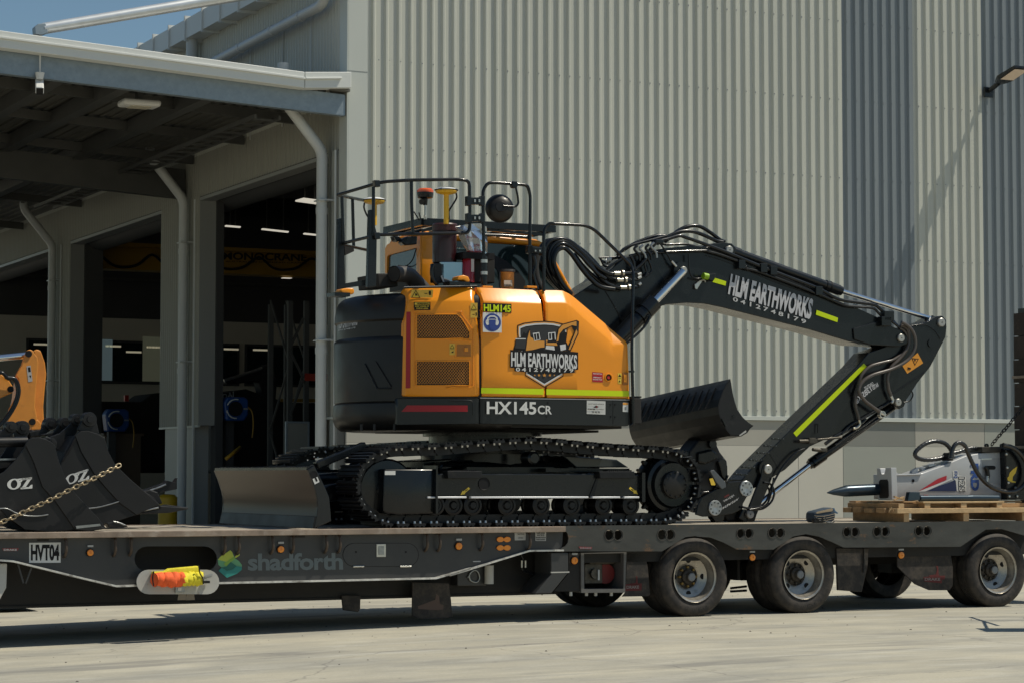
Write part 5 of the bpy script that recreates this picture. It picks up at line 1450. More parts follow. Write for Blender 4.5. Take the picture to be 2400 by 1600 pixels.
# small machines
lay += [([(405,655),(440,560),(478,548),(500,500),(520,520),(555,470),(565,540),(610,500),(650,510),(660,590),(690,620),(690,672),(405,672)], 1),
        ([(540,578),(690,582),(690,640),(560,652)],3), ([(705,575),(740,568),(800,585),(812,622),(705,618)],3), ([(535,560),(555,485),(560,545),(585,560),(600,600),(660,600),(665,640),(590,662),(520,672)], 3), ([(583,512),(642,504),(655,572),(598,584)], 0), ([(592,522),(612,518),(618,576),(602,578)], 1), ([(618,517),(637,514),(646,568),(624,574)], 1),
        ([(425,560),(520,560),(530,580),(515,660),(415,655)], 1), ([(432,570),(524,568),(512,655),(420,648)], 2), ([(425,560),(520,560),(518,568),(424,568)], 0),
        ([(725,505),(790,500),(800,590),(830,600),(835,672),(705,665),(700,600),(720,590)], 1), ([(724,508),(790,502),(796,572),(728,576)], 0), ([(732,516),(750,514),(752,566),(735,568)], 1), ([(757,514),(782,511),(787,576),(762,578)], 1),
        ([(705,600),(800,600),(810,625),(705,620)], 3), ([(705,625),(780,630),(785,668),(700,655)], 0),
        ([(790,600),(815,470),(850,430),(985,393),(1008,405),(1003,520),(930,680),(905,680),(900,650),(965,500),(940,450),(850,500),(830,590)], 1),
        ([(800,590),(822,478),(855,438),(985,402),(998,412),(992,450),(945,440),(862,478),(828,520),(818,585)], 3), ([(992,455),(994,515),(925,665),(912,660),(975,500)], 3), ([(985,402),(999,410),(995,500),(985,480)], 2),
        ([(825,600),(845,520),(880,500),(900,510),(890,590),(915,640),(910,675),(840,670),(830,640)], 1), ([(832,620),(885,612),(888,660),(840,672)], 0)]
lay += [([(376,663),(470,676),(690,672),(900,676),(1000,686),(1000,846),(968,846),(968,872),(850,880),(700,872),(520,866),(416,858),(416,828),(374,826)], 1)]
for i, (pp, mi) in enumerate(lay): mb.flat(e('D', pp, nD-.0002*i), mi)
nT = nD-.0002*len(lay)-.0008
text(mb, TF, 'D', 'HLM EARTHWORKS', (385,815),(990,840),(385,682), nT, 0, .03)
text(mb, TF, 'D', '0412748179', (428,860),(955,870),(428,824), nT, 4, .02, 1.4)
for x, r in ((601,9),(640,15),(690,20),(740,15),(781,9)):
    star = [(x+(r if j%2==0 else r*.42)*math.sin(R(36*j)), 895-(r if j%2==0 else r*.42)*math.cos(R(36*j))) for j in range(10)]
    mb.flat(e('D', star, nT), 3)
EX.part('company_shield', mb, [mat('shield_white', (.60,.60,.60), .45), BLACKP, DG, mat('shield_orange', (.62,.27,.04), .45), WHITEP], fix=False, label='black shield emblem with diggers and company name')

# ---- things on the tail deck
ztop = ZC(98)
EX.part('seam_trim', MB().tube(e('C', [(770,95),(1440,82)], NEAR+.15), .012, 6), BLACK)
for (v, pts, n_, zz) in (('A', [(250,1480),(265,1450),(330,1440),(410,1440),(425,1470),(420,1510),(380,1520),(290,1525)], .75, 0), ('A', [(1685,1330),(1700,1295),(1760,1280),(1820,1300),(1840,1350),(1815,1375),(1760,1340),(1700,1345)], .22, 0)):
    EX.part('camera_hood', MB().prism(e(v, pts, n_), .14), ORANGE, bevel=.025, bseg=4)
EX.part('camera_bracket', MB().box(e('A',[(1590,1400)],.2)[0], e('A',[(1755,1380)],.35)[0]), BLACK)
EX.part('camera_bracket', MB().box(e('A',[(180,1535)],.7)[0], e('A',[(270,1515)],.9)[0]), BLACK)
EX.part('deck_tray', MB().prism(e('A', [(700,1260),(940,1260),(960,1420),(720,1430)], .8), .5), UNDER, bevel=.01)
# exhaust
c = e('A', [(925,1270)], .75)[0]; d_ = e('A', [(1270,1330)], .75)[0]
ax_ = [e('A', [(905,1268)], .72)[0], e('A', [(1085,1272)], .82)[0], e('A', [(1260,1460)], .9)[0]]
rr = (e('A',[(925,1175)],.75)[0]-e('A',[(925,1350)],.75)[0]).length/2
ex_ = EX.part('exhaust_stack', MB().tube(rounded(ax_, .06, 3), rr*1.15, 24, caps=False), mat('satin_exhaust', (.11,.10,.09), .42, metal=.4))
EX.part('exhaust_inner', MB().tube([ax_[0]+(ax_[1]-ax_[0])*.02, ax_[1]], rr*1.05, 20, caps=True), UNDER, parent=ex_)
# tapered mirror/guard posts
def post(pts, n, name='guard_post', m=BLACK, d=.06): return EX.part(name, MB().prism(e('A', pts, n), d), m, bevel=.006)
post([(612,482),(640,478),(672,660),(700,780),(690,1420),(585,1432),(600,800)], .50)
post([(232,588),(262,585),(285,640),(300,900),(312,1440),(255,1450),(205,1500),(215,950)], 1.0)
EX.part('deck_rim', MB().prism(e('A', [(300,1385),(600,1330),(600,1400),(310,1440)], 1.0), .05), BLACK)
# handrails
def rail(pts, r=.0165, rad=.07, name='handrail'):
    """pts: list of (view, x, y, n)"""
    P = [TF.n(v, [(x, y)], n)[0] for v, x, y, n in pts]
    return EX.part(name, MB().tube(rounded(P, rad, 5), r, 10), BLACK)
rail([('A',218,300,1.0),('A',690,160,.5),('A',800,138,.45),('A',1100,118,.40),('A',1720,110,.32),('A',1828,130,.32),('A',1832,260,.32),('A',1838,640,.32),('A',1825,765,.32),('A',1700,768,.32),('A',700,788,.48)], rad=.12)
rail([('A',655,200,.5),('A',655,800,.5)]); rail([('A',268,320,1.0),('A',285,900,1.0)]); rail([('A',1120,135,.40),('A',1122,400,.40),('A',1138,765,.40)])
rail([('A',285,892,1.0),('A',610,812,.5)]); rail([('A',230,305,1.0),('A',560,372,1.9)]); rail([('A',398,350,1.45),('A',412,925,1.45)]); rail([('A',290,915,1.0),('A',620,985,1.9)])
for x, y in ((685,160),(685,800)): EX.part('rail_clamp', MB().prism(e('A', [(x-20,y-42),(x+50,y-42),(x+58,y+40),(x-5,y+42)], .46), .06), BLACK, bevel=.006)
EX.part('step_plate', MB().prism(e('A', [(300,925),(415,945),(418,990),(310,1040)], 1.0), .2), UNDER)
rail([('B',290,1560,.30),('B',280,900,.30),('B',272,400,.30),('B',272,240,.30),('B',330,152,.30),('B',430,150,.30),('B',740,172,.30),('B',820,185,.30),('B',850,300,.30),('B',850,420,.30),('B',845,900,.30),('B',850,1560,.30)], rad=.14)
rail([('B',290,790,.31),('B',480,795,.31),('B',845,820,.31)])
for y in (370, 580):
    o = EX.part('rail_clamp', MB().prism(e('B', [(80,y-58),(128,y-58),(128,y-40),(250,y-40),(250,y-58),(298,y-58),(298,y+60),(250,y+60),(250,y+45),(128,y+45),(128,y+60),(80,y+60)], .28), .06), BLACK, bevel=.004)
    mb = MB()
    for x in (168, 222):
        for yy in (-8, 18):
            c = e('B', [(x, y+yy*.5)], .275)[0]; mb.cyl(c, c+Vector((0,-.012,0)), .009, seg=8)
    EX.part('clamp_bolt', mb, ZINC, parent=o)
o = EX.part('rail_clamp', MB().prism(e('B', [(828,915),(880,915),(880,935),(1000,942),(1000,930),(1045,940),(1040,1040),(995,1040),(990,1015),(880,1005),(870,1020),(825,1010)], .27), .06), BLACK, bevel=.004)
mb = MB()
for x in (910, 965): c = e('B', [(x, 985)], .265)[0]; mb.cyl(c, c+Vector((0,-.012,0)), .009, seg=8)
EX.part('clamp_bolt', mb, ZINC, parent=o)
for y in (1112, 1257): EX.part('rail_band', MB().cyl(e('B',[(286,y-20)],.30)[0], e('B',[(286,y+20)],.30)[0], .036, seg=14), ZINC)
EX.part('rail_sleeve', MB().cyl(e('B',[(286,1050)],.30)[0], e('B',[(286,1400)],.30)[0], .032, seg=14), BLACK)
for x in (315, 855): 
    EX.part('rail_foot', MB().box(e('B',[(x-45,1440)],.25)[0], e('B',[(x+40,1422)],.32)[0]), ORANGE, bevel=.005)
# front rail
rail([('B',1018,1480,.14),('B',1015,800,.14),('B',1030,700,.14),('B',1090,648,.14),('E',205,110,.12),('E',600,130,.12),('E',1035,555,.10),('E',1048,640,.06),('D',1492,700,.03),('W',332,560,.03),('W',300,575,.05)], rad=.12)
EX.part('rail_stay', MB().beam(e('D',[(1465,862)],.03)[0], e('D',[(1515,862)],.03)[0], .012, .018), BLACK)
EX.part('front_step', MB().prism(e('W', [(335,318),(405,320),(408,560),(335,560)], .15), .5), UNDER, bevel=.01)
mb = MB()
for k_ in range(9): q = e('W', [(345+7*k_,318),(349+7*k_,304)], .15); mb.box((q[0].x,.15,q[0].z),(q[1].x,.6,q[1].z))
EX.part('step_teeth', mb, TRACK)
# mirror
c = e('B', [(483,455)], .32)[0]
mr_ = EX.part('mirror', MB().lathe(tuple(c), (.30,1,-.12), [(0,-.045),(.05,-.044),(.055,-.035),(.075,-.03),(.115,-.012),(.138,.02),(.142,.045),(.13,.05),(0,.05)], 36), CWM)
EX.part('mirror_arm', MB().tube(rounded([TF.n('B',[q],.27)[0] for q in ((672,200),(700,330),(706,410),(672,445),(520,436))], .04), .011, 8), BLACK, parent=mr_)
EX.part('mirror_clamp', MB().prism(e('B', [(632,130),(698,135),(700,190),(690,215),(640,210),(630,180)], .27), .06), BLACK, parent=mr_, bevel=.006)

# ---- cab
NC0, NC1 = 1.47, 2.30
s_r = e('A', [(1225,1000)], NC0)[0].x
cabz0 = e('A', [(1225,1420)], NC0)[0].z
zr = e('A', [(1225,815)], NC0)[0].z
fr_top = e('B', [(1005,900)], NC0)[0]; fr_bot = e('B', [(1340,1500)], NC0)[0]
side = [Vector((s_r+.03,NC0,cabz0)), Vector((s_r+.03,NC0,zr-.02)), Vector((fr_top.x-.02,NC0,fr_top.z-.03)), Vector((fr_bot.x-.06,NC0,cabz0))]
cab = EX.part('cab', MB().prism([Vector((p.x,NC0+.012,p.z)) for p in side], NC1-NC0-.02), mat('cab_interior_dark', (.012,.014,.014), .6), label='cab interior in shade')
EX.part('side_glass', MB().prism([p+Vector((0,0,0)) for p in side], .006), GLASS, parent=cab)
w_ = (e('A', [(1400,1000)], NC0)[0].x - s_r)
EX.part('rear_pillar', MB().box((s_r, NC0-.03, cabz0), (s_r+w_, NC0+.10, zr+.03)), ORANGE, parent=cab, bevel=.012, bseg=3)
mb = MB().prism(e('A', [(1225,790),(1400,795),(1645,815),(1645,800)], NC0-.02), .1)
EX.part('roof_rail', MB().tube(rounded([Vector((s_r+.02,NC0,zr)), Vector((s_r+.4,NC0,zr+.02)), e('B',[(330,828)],NC0)[0], fr_top, fr_bot], .10, 5), .032, 10), ORANGE, parent=cab)
EX.part('roof', MB().prism([Vector((s_r,NC0+.01,zr-.02)), Vector((fr_top.x,NC0+.01,fr_top.z-.02)), Vector((fr_top.x-.05,NC0+.01,fr_top.z+.05)), Vector((s_r+.05,NC0+.01,zr+.07))], NC1-NC0-.02), ORANGE, parent=cab, bevel=.03, bseg=3)
# rear face of the cab: orange frame round a window
def sface(pts, s, d): # trace on plane s = const
    P = TF.s('A', pts, s); return P
out_ = sface([(1225,1420),(797,1280),(797,960),(820,910),(880,878),(1225,800)], s_r-.01, 0)
in_ = sface([(1200,1420),(818,1280),(822,1060),(840,1035),(1190,945)], s_r-.01, 0)
vs_ = [Vector((0, p.y, p.z)) for p in out_]
tri_ = tessellate_polygon([[Vector((p.y,p.z,0)) for p in out_], [Vector((p.y,p.z,0)) for p in in_]])
fl = out_+in_; kk = len(fl); mb = MB()
lo, li = len(out_), len(in_)
mb.add(fl+[p+Vector((.05,0,0)) for p in fl], [tuple(t) for t in tri_]+[tuple(kk+i for i in reversed(t)) for t in tri_]+[(i,(i+1)%lo,kk+(i+1)%lo,kk+i) for i in range(lo)]+[(lo+i,lo+(i+1)%li,kk+lo+(i+1)%li,kk+lo+i) for i in range(li)])
EX.part('rear_frame', mb, ORANGE, parent=cab)
EX.part('rear_glass', MB().prism([p+Vector((.02,0,0)) for p in in_], .006, axis=0), mat('grey_rear_glass', (.05,.06,.058), .1, coat=.3), parent=cab)
EX.part('wiper', MB().tube(crom(sface([(1180,960),(1130,1100),(1050,1170),(960,1165)], s_r-.03, 0)), .006, 6), BLACKP, parent=cab)
EX.part('seat', MB().prism(e('B', [(330,1025),(420,1040),(560,1110),(700,1230),(790,1350),(790,1500),(480,1500),(470,1250),(400,1170),(335,1165)], NC0-.006), .004), mat('seat_black', (.006,.006,.007), .7), parent=cab)
EX.part('glass_strip', MB().beam(e('A',[(1645,958)],NC0-.005)[0], e('A',[(1770,962)],NC0-.005)[0], .006, .01), mat('pale_green_strip', (.2,.3,.25), .3), parent=cab)
EX.part('work_light', MB().prism(e('A', [(900,800),(960,800),(1000,830),(970,870),(930,870)], 1.5), .1), BLACK, bevel=.01)
EX.part('work_light', MB().prism(e('A', [(1080,805),(1195,805),(1190,905),(1040,915),(1000,880),(1020,830)], 1.42), .1), BLACK, bevel=.01)
EX.part('lamp_bracket', MB().prism(e('A', [(1020,820),(1190,790),(1190,830),(1090,880),(1030,930)], 1.45), .05), ORANGE, parent=cab)
# roof guard
g0, g1 = e('A', [(1262,628)], 1.38)[0], e('B', [(1140,718)], 1.38)[0]
gl = TF.s('A', [(800,740)], g0.x)[0]
gn = gl.y
o = EX.part('roof_guard', MB().beam(g0, g1, .05, .075).beam(Vector((g0.x,gn,g0.z)), Vector((g1.x,gn,g1.z)), .05, .075), BLACK, bevel=.004)
mb = MB()
for k_ in range(9):
    f = k_/8; a = g0.lerp(g1, f); mb.beam(a+Vector((0,.0,0)), Vector((a.x, gn, a.z)), .03 if 0 < k_ < 8 else .05, .03 if 0 < k_ < 8 else .07)
EX.part('guard_bar', mb, BLACK, parent=o)
EX.part('guard_brace', MB().beam(e('B',[(330,730)],1.4)[0], e('B',[(990,790)],1.4)[0], .03, .022).beam(e('B',[(880,800)],1.42)[0], e('B',[(1140,735)],1.42)[0], .03, .03), BLACK, parent=o)
EX.part('guard_strut', MB().beam(e('A',[(905,800)],1.5)[0], e('A',[(945,875)],1.5)[0], .015,.015).beam(e('A',[(1250,740)],1.45)[0], e('A',[(1400,700)],1.45)[0], .03,.03), BLACK, parent=o)
# beacon
def vlathe(v, x, ys_r, n, m, name, parent=None, seg=24, ms=None):
    """ys_r: (y pixel, radius pixel) from bottom to top"""
    base = TF.n(v, [(x, ys_r[0][0])], n)[0]
    pr = []
    for y, r in ys_r:
        a = TF.n(v, [(x, y), (x+r, y)], n); pr.append(((a[1]-a[0]).length*1.1, a[0].z-base.z))
    return EX.part(name, MB().lathe(tuple(base), (0,0,1), pr, seg, ms=ms), m, parent=parent)
bc = vlathe('A', 1288, [(600,14),(560,18),(545,10),(430,10),(425,22),(350,28),(345,60),(335,78),(300,84),(270,84)], 1.30, BLACK, 'beacon')
vlathe('A', 1290, [(272,84),(245,84),(225,68),(218,0)], 1.30, REDL, 'beacon_lens', bc)
vlathe('A', 1290, [(600,16),(560,18),(555,10),(425,10)], 1.29, ZINC, 'beacon_stem', bc)
EX.part('knob', MB().cyl(e('A',[(1248,385)],1.28)[0], e('A',[(1248,385)],1.32)[0], .03, seg=12).cyl(e('A',[(1248,385)],1.3)[0], e('A',[(1275,385)],1.3)[0], .012, seg=6), BLACK, parent=bc)
for a, b in (((1150,505),(1215,610)),((1212,515),(1235,600))): EX.part('aerial', MB().cyl(e('A',[a],1.4)[0], e('A',[b],1.4)[0], .007, seg=6), BLACK)
# satellite receivers
def gps(v, x, yb, yt, w, n, pole_bottom, cab_pts):
    o = vlathe(v, x, [(pole_bottom,27),(yb+10,27),(yb+8,48),(yb-8,w*.84),(yb-20,w*.84),(yb-22,w*.9),(yb-38,w*.9)], n, GPSY, 'satellite_receiver', seg=28)
    vlathe(v, x, [(yb-37,w*.98),(yb-48,w)], n, BLACKP, 'receiver_seal', o, 28)
    vlathe(v, x, [(yb-47,w*.96),(yb-58,w*.9),(yb-72,w*.6),(yb-80,0)], n, GPSW, 'receiver_dome', o, 28)
    EX.part('receiver_cable', MB().tube(crom([TF.n(v,[q],n)[0] for q in cab_pts]), .009, 6), BLACK, parent=o)
gps('A', 1547, 285, 195, 122, .42, 655, [(1668,275),(1672,340),(1620,430),(1580,500),(1582,600)])
gps('A', 665, 408, 325, 118, 1.25, 670, [(545,395),(540,460),(570,540),(605,590)])
# mast base, tablet, filter canister
vlathe('A', 1525, [(1130,122),(740,122),(735,126),(670,126),(665,0)], .62, mat('deep_red_cylinder', (.022,.004,.006), .3, coat=.15), 'mast_canister')
vlathe('A', 1530, [(745,128),(670,128),(655,118)], .60, mat('canister_collar', (.05,.012,.012), .4, var=.6, vs=60), 'canister_collar')
sp = EX.part('flat_screen', MB().prism(e('A', [(1480,1120),(1752,1120),(1745,1290),(1700,1362),(1510,1370),(1490,1290)], .50), .03), SOLAR, bevel=.004, label='pale blue reflecting panel')
EX.part('screen_edge', MB().beam(e('A',[(1485,1290)],.49)[0], e('A',[(1515,1368)],.49)[0], .012, .012), WHITEP, parent=sp)
EX.part('hydraulic_stub', MB().tube(crom(e('A', [(1390,1150),(1370,1210),(1375,1300),(1410,1370),(1440,1400)], .45)), .02, 8), BLACK)
EX.part('valve_block', MB().box(e('A',[(1400,1370)],.5)[0], e('A',[(1470,1150)],.6)[0]), TRACK, bevel=.008)
EX.part('cab_guard_box', MB().box(e('A',[(1890,1370)],.55)[0], e('A',[(2060,1030)],.7)[0]), UNDER, bevel=.01)
# filter can with label
ft = vlathe('B', 570, [(1450,66),(1240,68)], .42, mat('filter_orange', (.72,.25,.03), .4), 'diesel_filter')
vlathe('B', 575, [(1250,70),(1242,76),(1215,76),(1210,0)], .42, mat('filter_lid', (.13,.11,.10), .4, metal=.4), 'filter_lid', ft)
mb = MB(); q = e('B', [(530,1345),(630,1345),(630,1420),(530,1420)], .345); mb.flat(q, 0); text(mb, TF, 'B', 'DIESEL', (534,1415),(628,1418),(534,1393), .343, 1, .03)
EX.part('filter_label', mb, [mat('cream_label', (.62,.50,.38), .5), BLACKP], parent=ft, fix=False)

# ---- fire extinguishers (lift off their bracket)
def ext(name, lab, v, x, prof, n, m):
    base = TF.n(v, [(x, prof[0][0])], n)[0]
    t = Thing(name, lab, 'fire extinguisher', TF, base, group='fire extinguishers on the excavator')
    pr = []
    for y, r in prof:
        a = TF.n(v, [(x, y), (x+r, y)], n); pr.append(((a[1]-a[0]).length*1.1, a[0].z-base.z))
    t.part('cylinder', MB().lathe(tuple(base), (0,0,1), pr, 24), m)
    return t, base
t, bse = ext('fire_extinguisher', 'red fire extinguisher wrapped in a clear bag, white band on top', 'A', 1890, [(1040,82),(830,82),(790,70),(770,30),(750,0)], .52, EXTR)
rr_ = (e('A',[(1972,900)],.52)[0]-e('A',[(1890,900)],.52)[0]).length*1.1
t.part('white_band', MB().lathe(tuple(e('A',[(1890,905)],.52)[0]), (0,0,1), [(rr_+.001,0),(rr_+.001,.058)], 24), WHITEP)
mb = MB(); random.seed(5)
pts = [(1658,690),(1720,672),(1840,650),(1960,645),(2030,680),(2050,850),(2040,1030)]
bag = [(1660,690),(1850,650),(2030,660),(2052,1030),(1960,900),(1800,1000),(1720,850)]
rows_ = [[(1658,690),(1760,668),(1860,652),(1960,648),(2040,690)], [(1690,780),(1760,740),(1850,742),(1960,730),(2050,780)], [(1730,880),(1790,840),(1870,850),(1960,845),(2052,880)], [(1800,990),(1830,980),(1890,990),(1970,980),(2050,1030)]]
vv = []
for j, row in enumerate(rows_):
    for i, q in enumerate(row): vv.append(TF.n('A', [q], .40+random.uniform(-.02,.03))[0])
mb.add(vv, [(j*5+i, j*5+i+1, (j+1)*5+i+1, (j+1)*5+i) for j in range(3) for i in range(4)], 0, False)
t.part('clear_bag', mb, mat('thin_clear_plastic', (.75,.75,.74), .15, trans=.8), fix=False)
t.part('valve', MB().box(e('A',[(1860,760)],.47)[0], e('A',[(1930,700)],.57)[0]), mat('brassy_valve', (.35,.27,.15), .35, metal=.8), bevel=.005)
mb = MB(); text(mb, TF, 'A', 'FIRE', (1905,955),(1985,957),(1905,925), .52-rr_-.004, 0, .03); t.part('lettering', mb, WHITEP, fix=False)
t, bse = ext('fire_extinguisher', 'smaller red fire extinguisher strapped below the bagged one', 'A', 1815, [(1370,62),(1100,62),(1050,40),(1030,0)], .50, EXTR)
t.part('strap', MB().box(e('A',[(1750,1075)],.42)[0], e('A',[(2040,1035)],.60)[0]), BLACKP)
t.part('label', MB().box(e('A',[(1853,1240)],.43)[0], e('A',[(1885,1085)],.435)[0]), WHITEP)

# ---- boom, sticks, rams
def bplate(name, pts, n0, n1, m=BLACK, bev=.008, parent=None, lab=None, v='P'):
    return EX.part(name, MB().prism(e(v, pts, n0), n1-n0), m, parent=parent, bevel=bev, bseg=2, label=lab)
NB0, NB1 = 1.05, 1.42
boom_pts = [(1300,745),(1343,695),(1405,655),(1462,606),(1500,592),(1560,582),(1620,576),(1665,580),(1700,590),(1760,618),(1850,655),(1950,700),(2005,720),(2060,745),(2100,775),(2122,788),(2128,800),(2112,812),(2060,808),(2018,806),(1990,800),(1900,773),(1765,739),(1690,720),(1650,712),(1610,710),(1562,714),(1529,725),(1490,745),(1442,775),(1400,835),(1330,860)]
boom = bplate('boom', boom_pts, NB0, NB1, lab='black bent boom with white company lettering')
bplate('boom_end_flange', [(2000,770),(2060,752),(2108,772),(2128,790),(2126,806),(2108,812),(2040,808),(2002,795)], NB0-.02, NB0, parent=boom)
bplate('ram_bracket', [(1640,582),(1655,573),(1695,568),(1716,571),(1726,583),(1722,597),(1700,604)], NB0+.05, NB0+.27, parent=boom)
mb = MB()
nn3 = NB0-.012
text(mb, TF, 'F', 'HLM EARTHWORKS', (195,488), (870,695), (222,318), nn3, 0, .045)
for i, ch in enumerate('0412748179'):
    x = 255+ (812-255)*i/9; y = 527+(703-527)*i/9
    w2 = 6 if ch == '1' else 20; text(mb, TF, 'F', ch, (x-w2,y+16+(20-w2)*.27),(x+w2,y+27-(20-w2)*.27),(x-w2+3,y-18), nn3, 1, .02)
EX.part('boom_lettering', mb, [mat('silver_print', (.50,.50,.52), .4), mat('pale_print', (.5,.5,.5), .4)], parent=boom, fix=False)
for pts in ([(92,355),(182,383),(176,418),(70,388)], [(920,617),(1095,680),(1090,716),(914,655)]):
    EX.part('hi_vis_strip', MB().prism(e('F', pts, NB0-.012), .004), HIVIS, parent=boom)
EX.part('weld_seam', MB().tube(crom(e('E', [(745,800),(800,890),(870,1010),(925,1130)], NB0-.002)), .006, 6), BLACK, parent=boom)
EX.part('weld_seam', MB().tube(crom(e('F', [(10,170),(200,230),(560,380),(900,500)], NB0-.002)), .004, 6), BLACK, parent=boom)
def pin(v, x, y, r, n, parent=None, m=ZINC):
    c, q = e(v, [(x, y), (x+r, y)], n); rr2 = (q-c).length*1.1
    return EX.part('pivot_pin', MB().lathe((c.x, n, c.z), (0,-1,0), [(rr2,-.02),(rr2,.012),(rr2*.86,.018),(rr2*.2,.018),(rr2*.15,.008),(0,.008)], 24), m, parent=parent)
def boss(v, x, y, r, n0, n1, parent=None, m=BLACK):
    c, q = e(v, [(x, y), (x+r, y)], n0); rr2 = (q-c).length*1.1
    return EX.part('pivot_boss', MB().cyl((c.x, n0, c.z), (c.x, n1, c.z), rr2, seg=28), m, parent=parent, bevel=.006)
boss('E', 1560, 605, 75, NB0-.05, NB0+.02, boom); pin('E', 1574, 602, 33, NB0-.055, boom, mat('pin_face', (.42,.41,.38), .4, metal=.6))
PF = MATS['pin_face']
pin('F', 205, 127, 26, NB0+.03, boom, PF); 
pin('F', 1607, 843, 24, NB0-.03, boom, PF)
# lift ram
a = e('E', [(1572,612)], .93)[0]; b = e('E', [(1228,968)], .93)[0]; c = e('E', [(960,1350)], .93)[0]
c = b + (b-a).normalized()*1.3
lr_ = EX.part('lift_ram', MB().cyl(b, c, .088, seg=24).cyl(b+(a-b).normalized()*.05, b+(b-a).normalized()*.10, .10, seg=24), BLACK, bevel=.0)
EX.part('lift_rod', MB().cyl(b, a, .044, seg=20), CHROME, parent=lr_)
EX.part('ram_collar', MB().cyl(b-(a-b).normalized()*.16, b-(a-b).normalized()*.2, .108, seg=20), BLACK, parent=lr_)
EX.part('ram_pipe', MB().tube(crom(e('E', [(1225,1080),(1200,1140),(1130,1230),(1040,1310),(970,1370)], .80)), .014, 8), BLACK, parent=lr_)
EX.part('rod_eye', MB().prism(e('E', circ((1572,605),48,48,20), NB0-.045), .03), BLACK, parent=lr_)
EX.part('clamp', MB().prism(e('E', [(1185,1080),(1225,1060),(1240,1105),(1200,1135)], .83), .06), BLACK, parent=lr_)
# arm ram
a = e('F', [(250,145)], 1.235)[0]; b = e('F', [(1120,462)], 1.235)[0]; c = e('F', [(1937,717)], 1.235)[0]
d = (b-a).normalized()
ar = EX.part('arm_ram', MB().cyl(a, b, .052, seg=24).cyl(b-d*.22, b-d*.035, .060, seg=24).cyl(b-d*.035, b, .048, seg=20).cyl(a-d*.08, a+d*.06, .06, seg=20), BLACK)
EX.part('ram_band', MB().cyl(b-d*.17, b-d*.155, .064, seg=24), BLACKP, parent=ar)
EX.part('arm_rod', MB().cyl(b, c-d*.1, .027, seg=20), CHROME, parent=ar)
EX.part('rod_end', MB().cyl(c-d*.14, c-d*.02, .04, seg=16), BLACK, parent=ar)
# pipes along the boom
def hose(vpts, n, r, m=BLACK, name='hydraulic_hose', parent=None, sub=6):
    P = [TF.n(q[0], [q[1:3]], q[3] if len(q) > 3 else n)[0] for q in vpts]
    return EX.part(name, MB().tube(crom(P, sub), r, 9), m, parent=parent)
E_ = lambda *p: [('E',)+q for q in p]; F_ = lambda *p: [('F',)+q for q in p]; Z_ = lambda *p: [('Z',)+q for q in p]
hose(E_((1060,595),(1180,495),(1215,400),(1300,305),(1420,270),(1530,238),(1600,255),(1760,310),(2000,400),(2239,498))+F_((480,268),(700,352),(930,440),(1080,520),(1180,545),(1380,572),(1430,600),(1490,655)), NB0-.03, .019, name='boom_pipe', sub=4)
hose(E_((1010,450),(1130,425),(1400,408),(1780,395),(1840,405),(2000,450),(2239,545))+F_((330,275),(480,315),(920,482),(1080,550),(1180,585),(1370,600),(1420,635),(1470,690)), NB0-.03, .015, name='boom_pipe', sub=4)
hose(F_((460,270),(900,450),(1000,500),(1160,540),(1380,575)), NB0+.03, .013, name='boom_pipe')
hose(E_((1260,300),(1400,330),(1620,330),(1900,420),(2239,520)), NB0+.06, .014, name='boom_pipe')
for x, y in ((300,240),(480,270),(560,290),(930,455)):
    EX.part('pipe_clamp', MB().box(e('F',[(x-14,y+38)],NB0-.06)[0], e('F',[(x+14,y-28)],NB0+.0)[0]), BLACK, bevel=.004)
hose(E_((1380,300),(1480,215),(1580,155),(1680,132),(1760,145),(1860,205),(1960,280),(2010,300)), 1.2, .021)
hose(E_((1300,320),(1440,235),(1560,192),(1680,195),(1800,235),(1920,290),(1990,305)), 1.12, .021)
hose(E_((930,400),(1080,310),(1280,240),(1380,235)), 1.25, .018); hose(E_((880,440),(1000,350),(1250,280),(1400,240)), 1.1, .016); hose(E_((940,380),(1150,280),(1300,235)), 1.35, .014)
for k_, (x, y) in enumerate(((1060,350),(1120,345),(1180,340),(1235,320))):
    hose(E_((x+30,y-10),(x,y+30),(x+50,y+90),(x+60,y+150)), 1.0, .014, EDGE if k_ % 2 else BLACK)
hose(E_((1190,460),(1170,540),(1190,620),(1170,670)), 1.0, .013); hose(E_((1200,470),(1240,570),(1235,620),(1180,665)), 1.0, .013)
hose(E_((1020,450),(1055,520),(1055,590)), .98, .016); hose(E_((1060,600),(1130,540),(1185,480)), .98, .016)
hose(E_((700,470),(760,560),(880,510),(960,470)), 1.1, .012); hose(E_((690,468),(860,462),(960,450)), 1.1, .010)
hose(E_((770,590),(860,520),(930,480)), 1.05, .012); hose(E_((720,500),(780,520),(830,480),(900,470),(960,500)), 1.15, .014)
hose(E_((1340,330),(1400,420),(1450,510),(1490,560)), 1.0, .010); hose(E_((1630,430),(1640,600),(1670,670),(1730,688),(1790,670)), 1.0, .009)
EX.part('bright_fitting', MB().cyl(e('E',[(1452,505)],.99)[0], e('E',[(1500,560)],.99)[0], .014, seg=8), ZINC)
EX.part('spring', MB().tube([e('E', [(760+60*i/28, 500+30*math.sin(i*1.9)+ -20*i/28)], 1.0)[0] for i in range(29)], .005, 5), EDGE)
EX.part('elbow_block', MB().box(e('E',[(1285,318)],1.0)[0], e('E',[(1322,285)],1.10)[0]).box(e('E',[(1300,262)],1.15)[0], e('E',[(1360,246)],1.25)[0]), BLACK, bevel=.01)
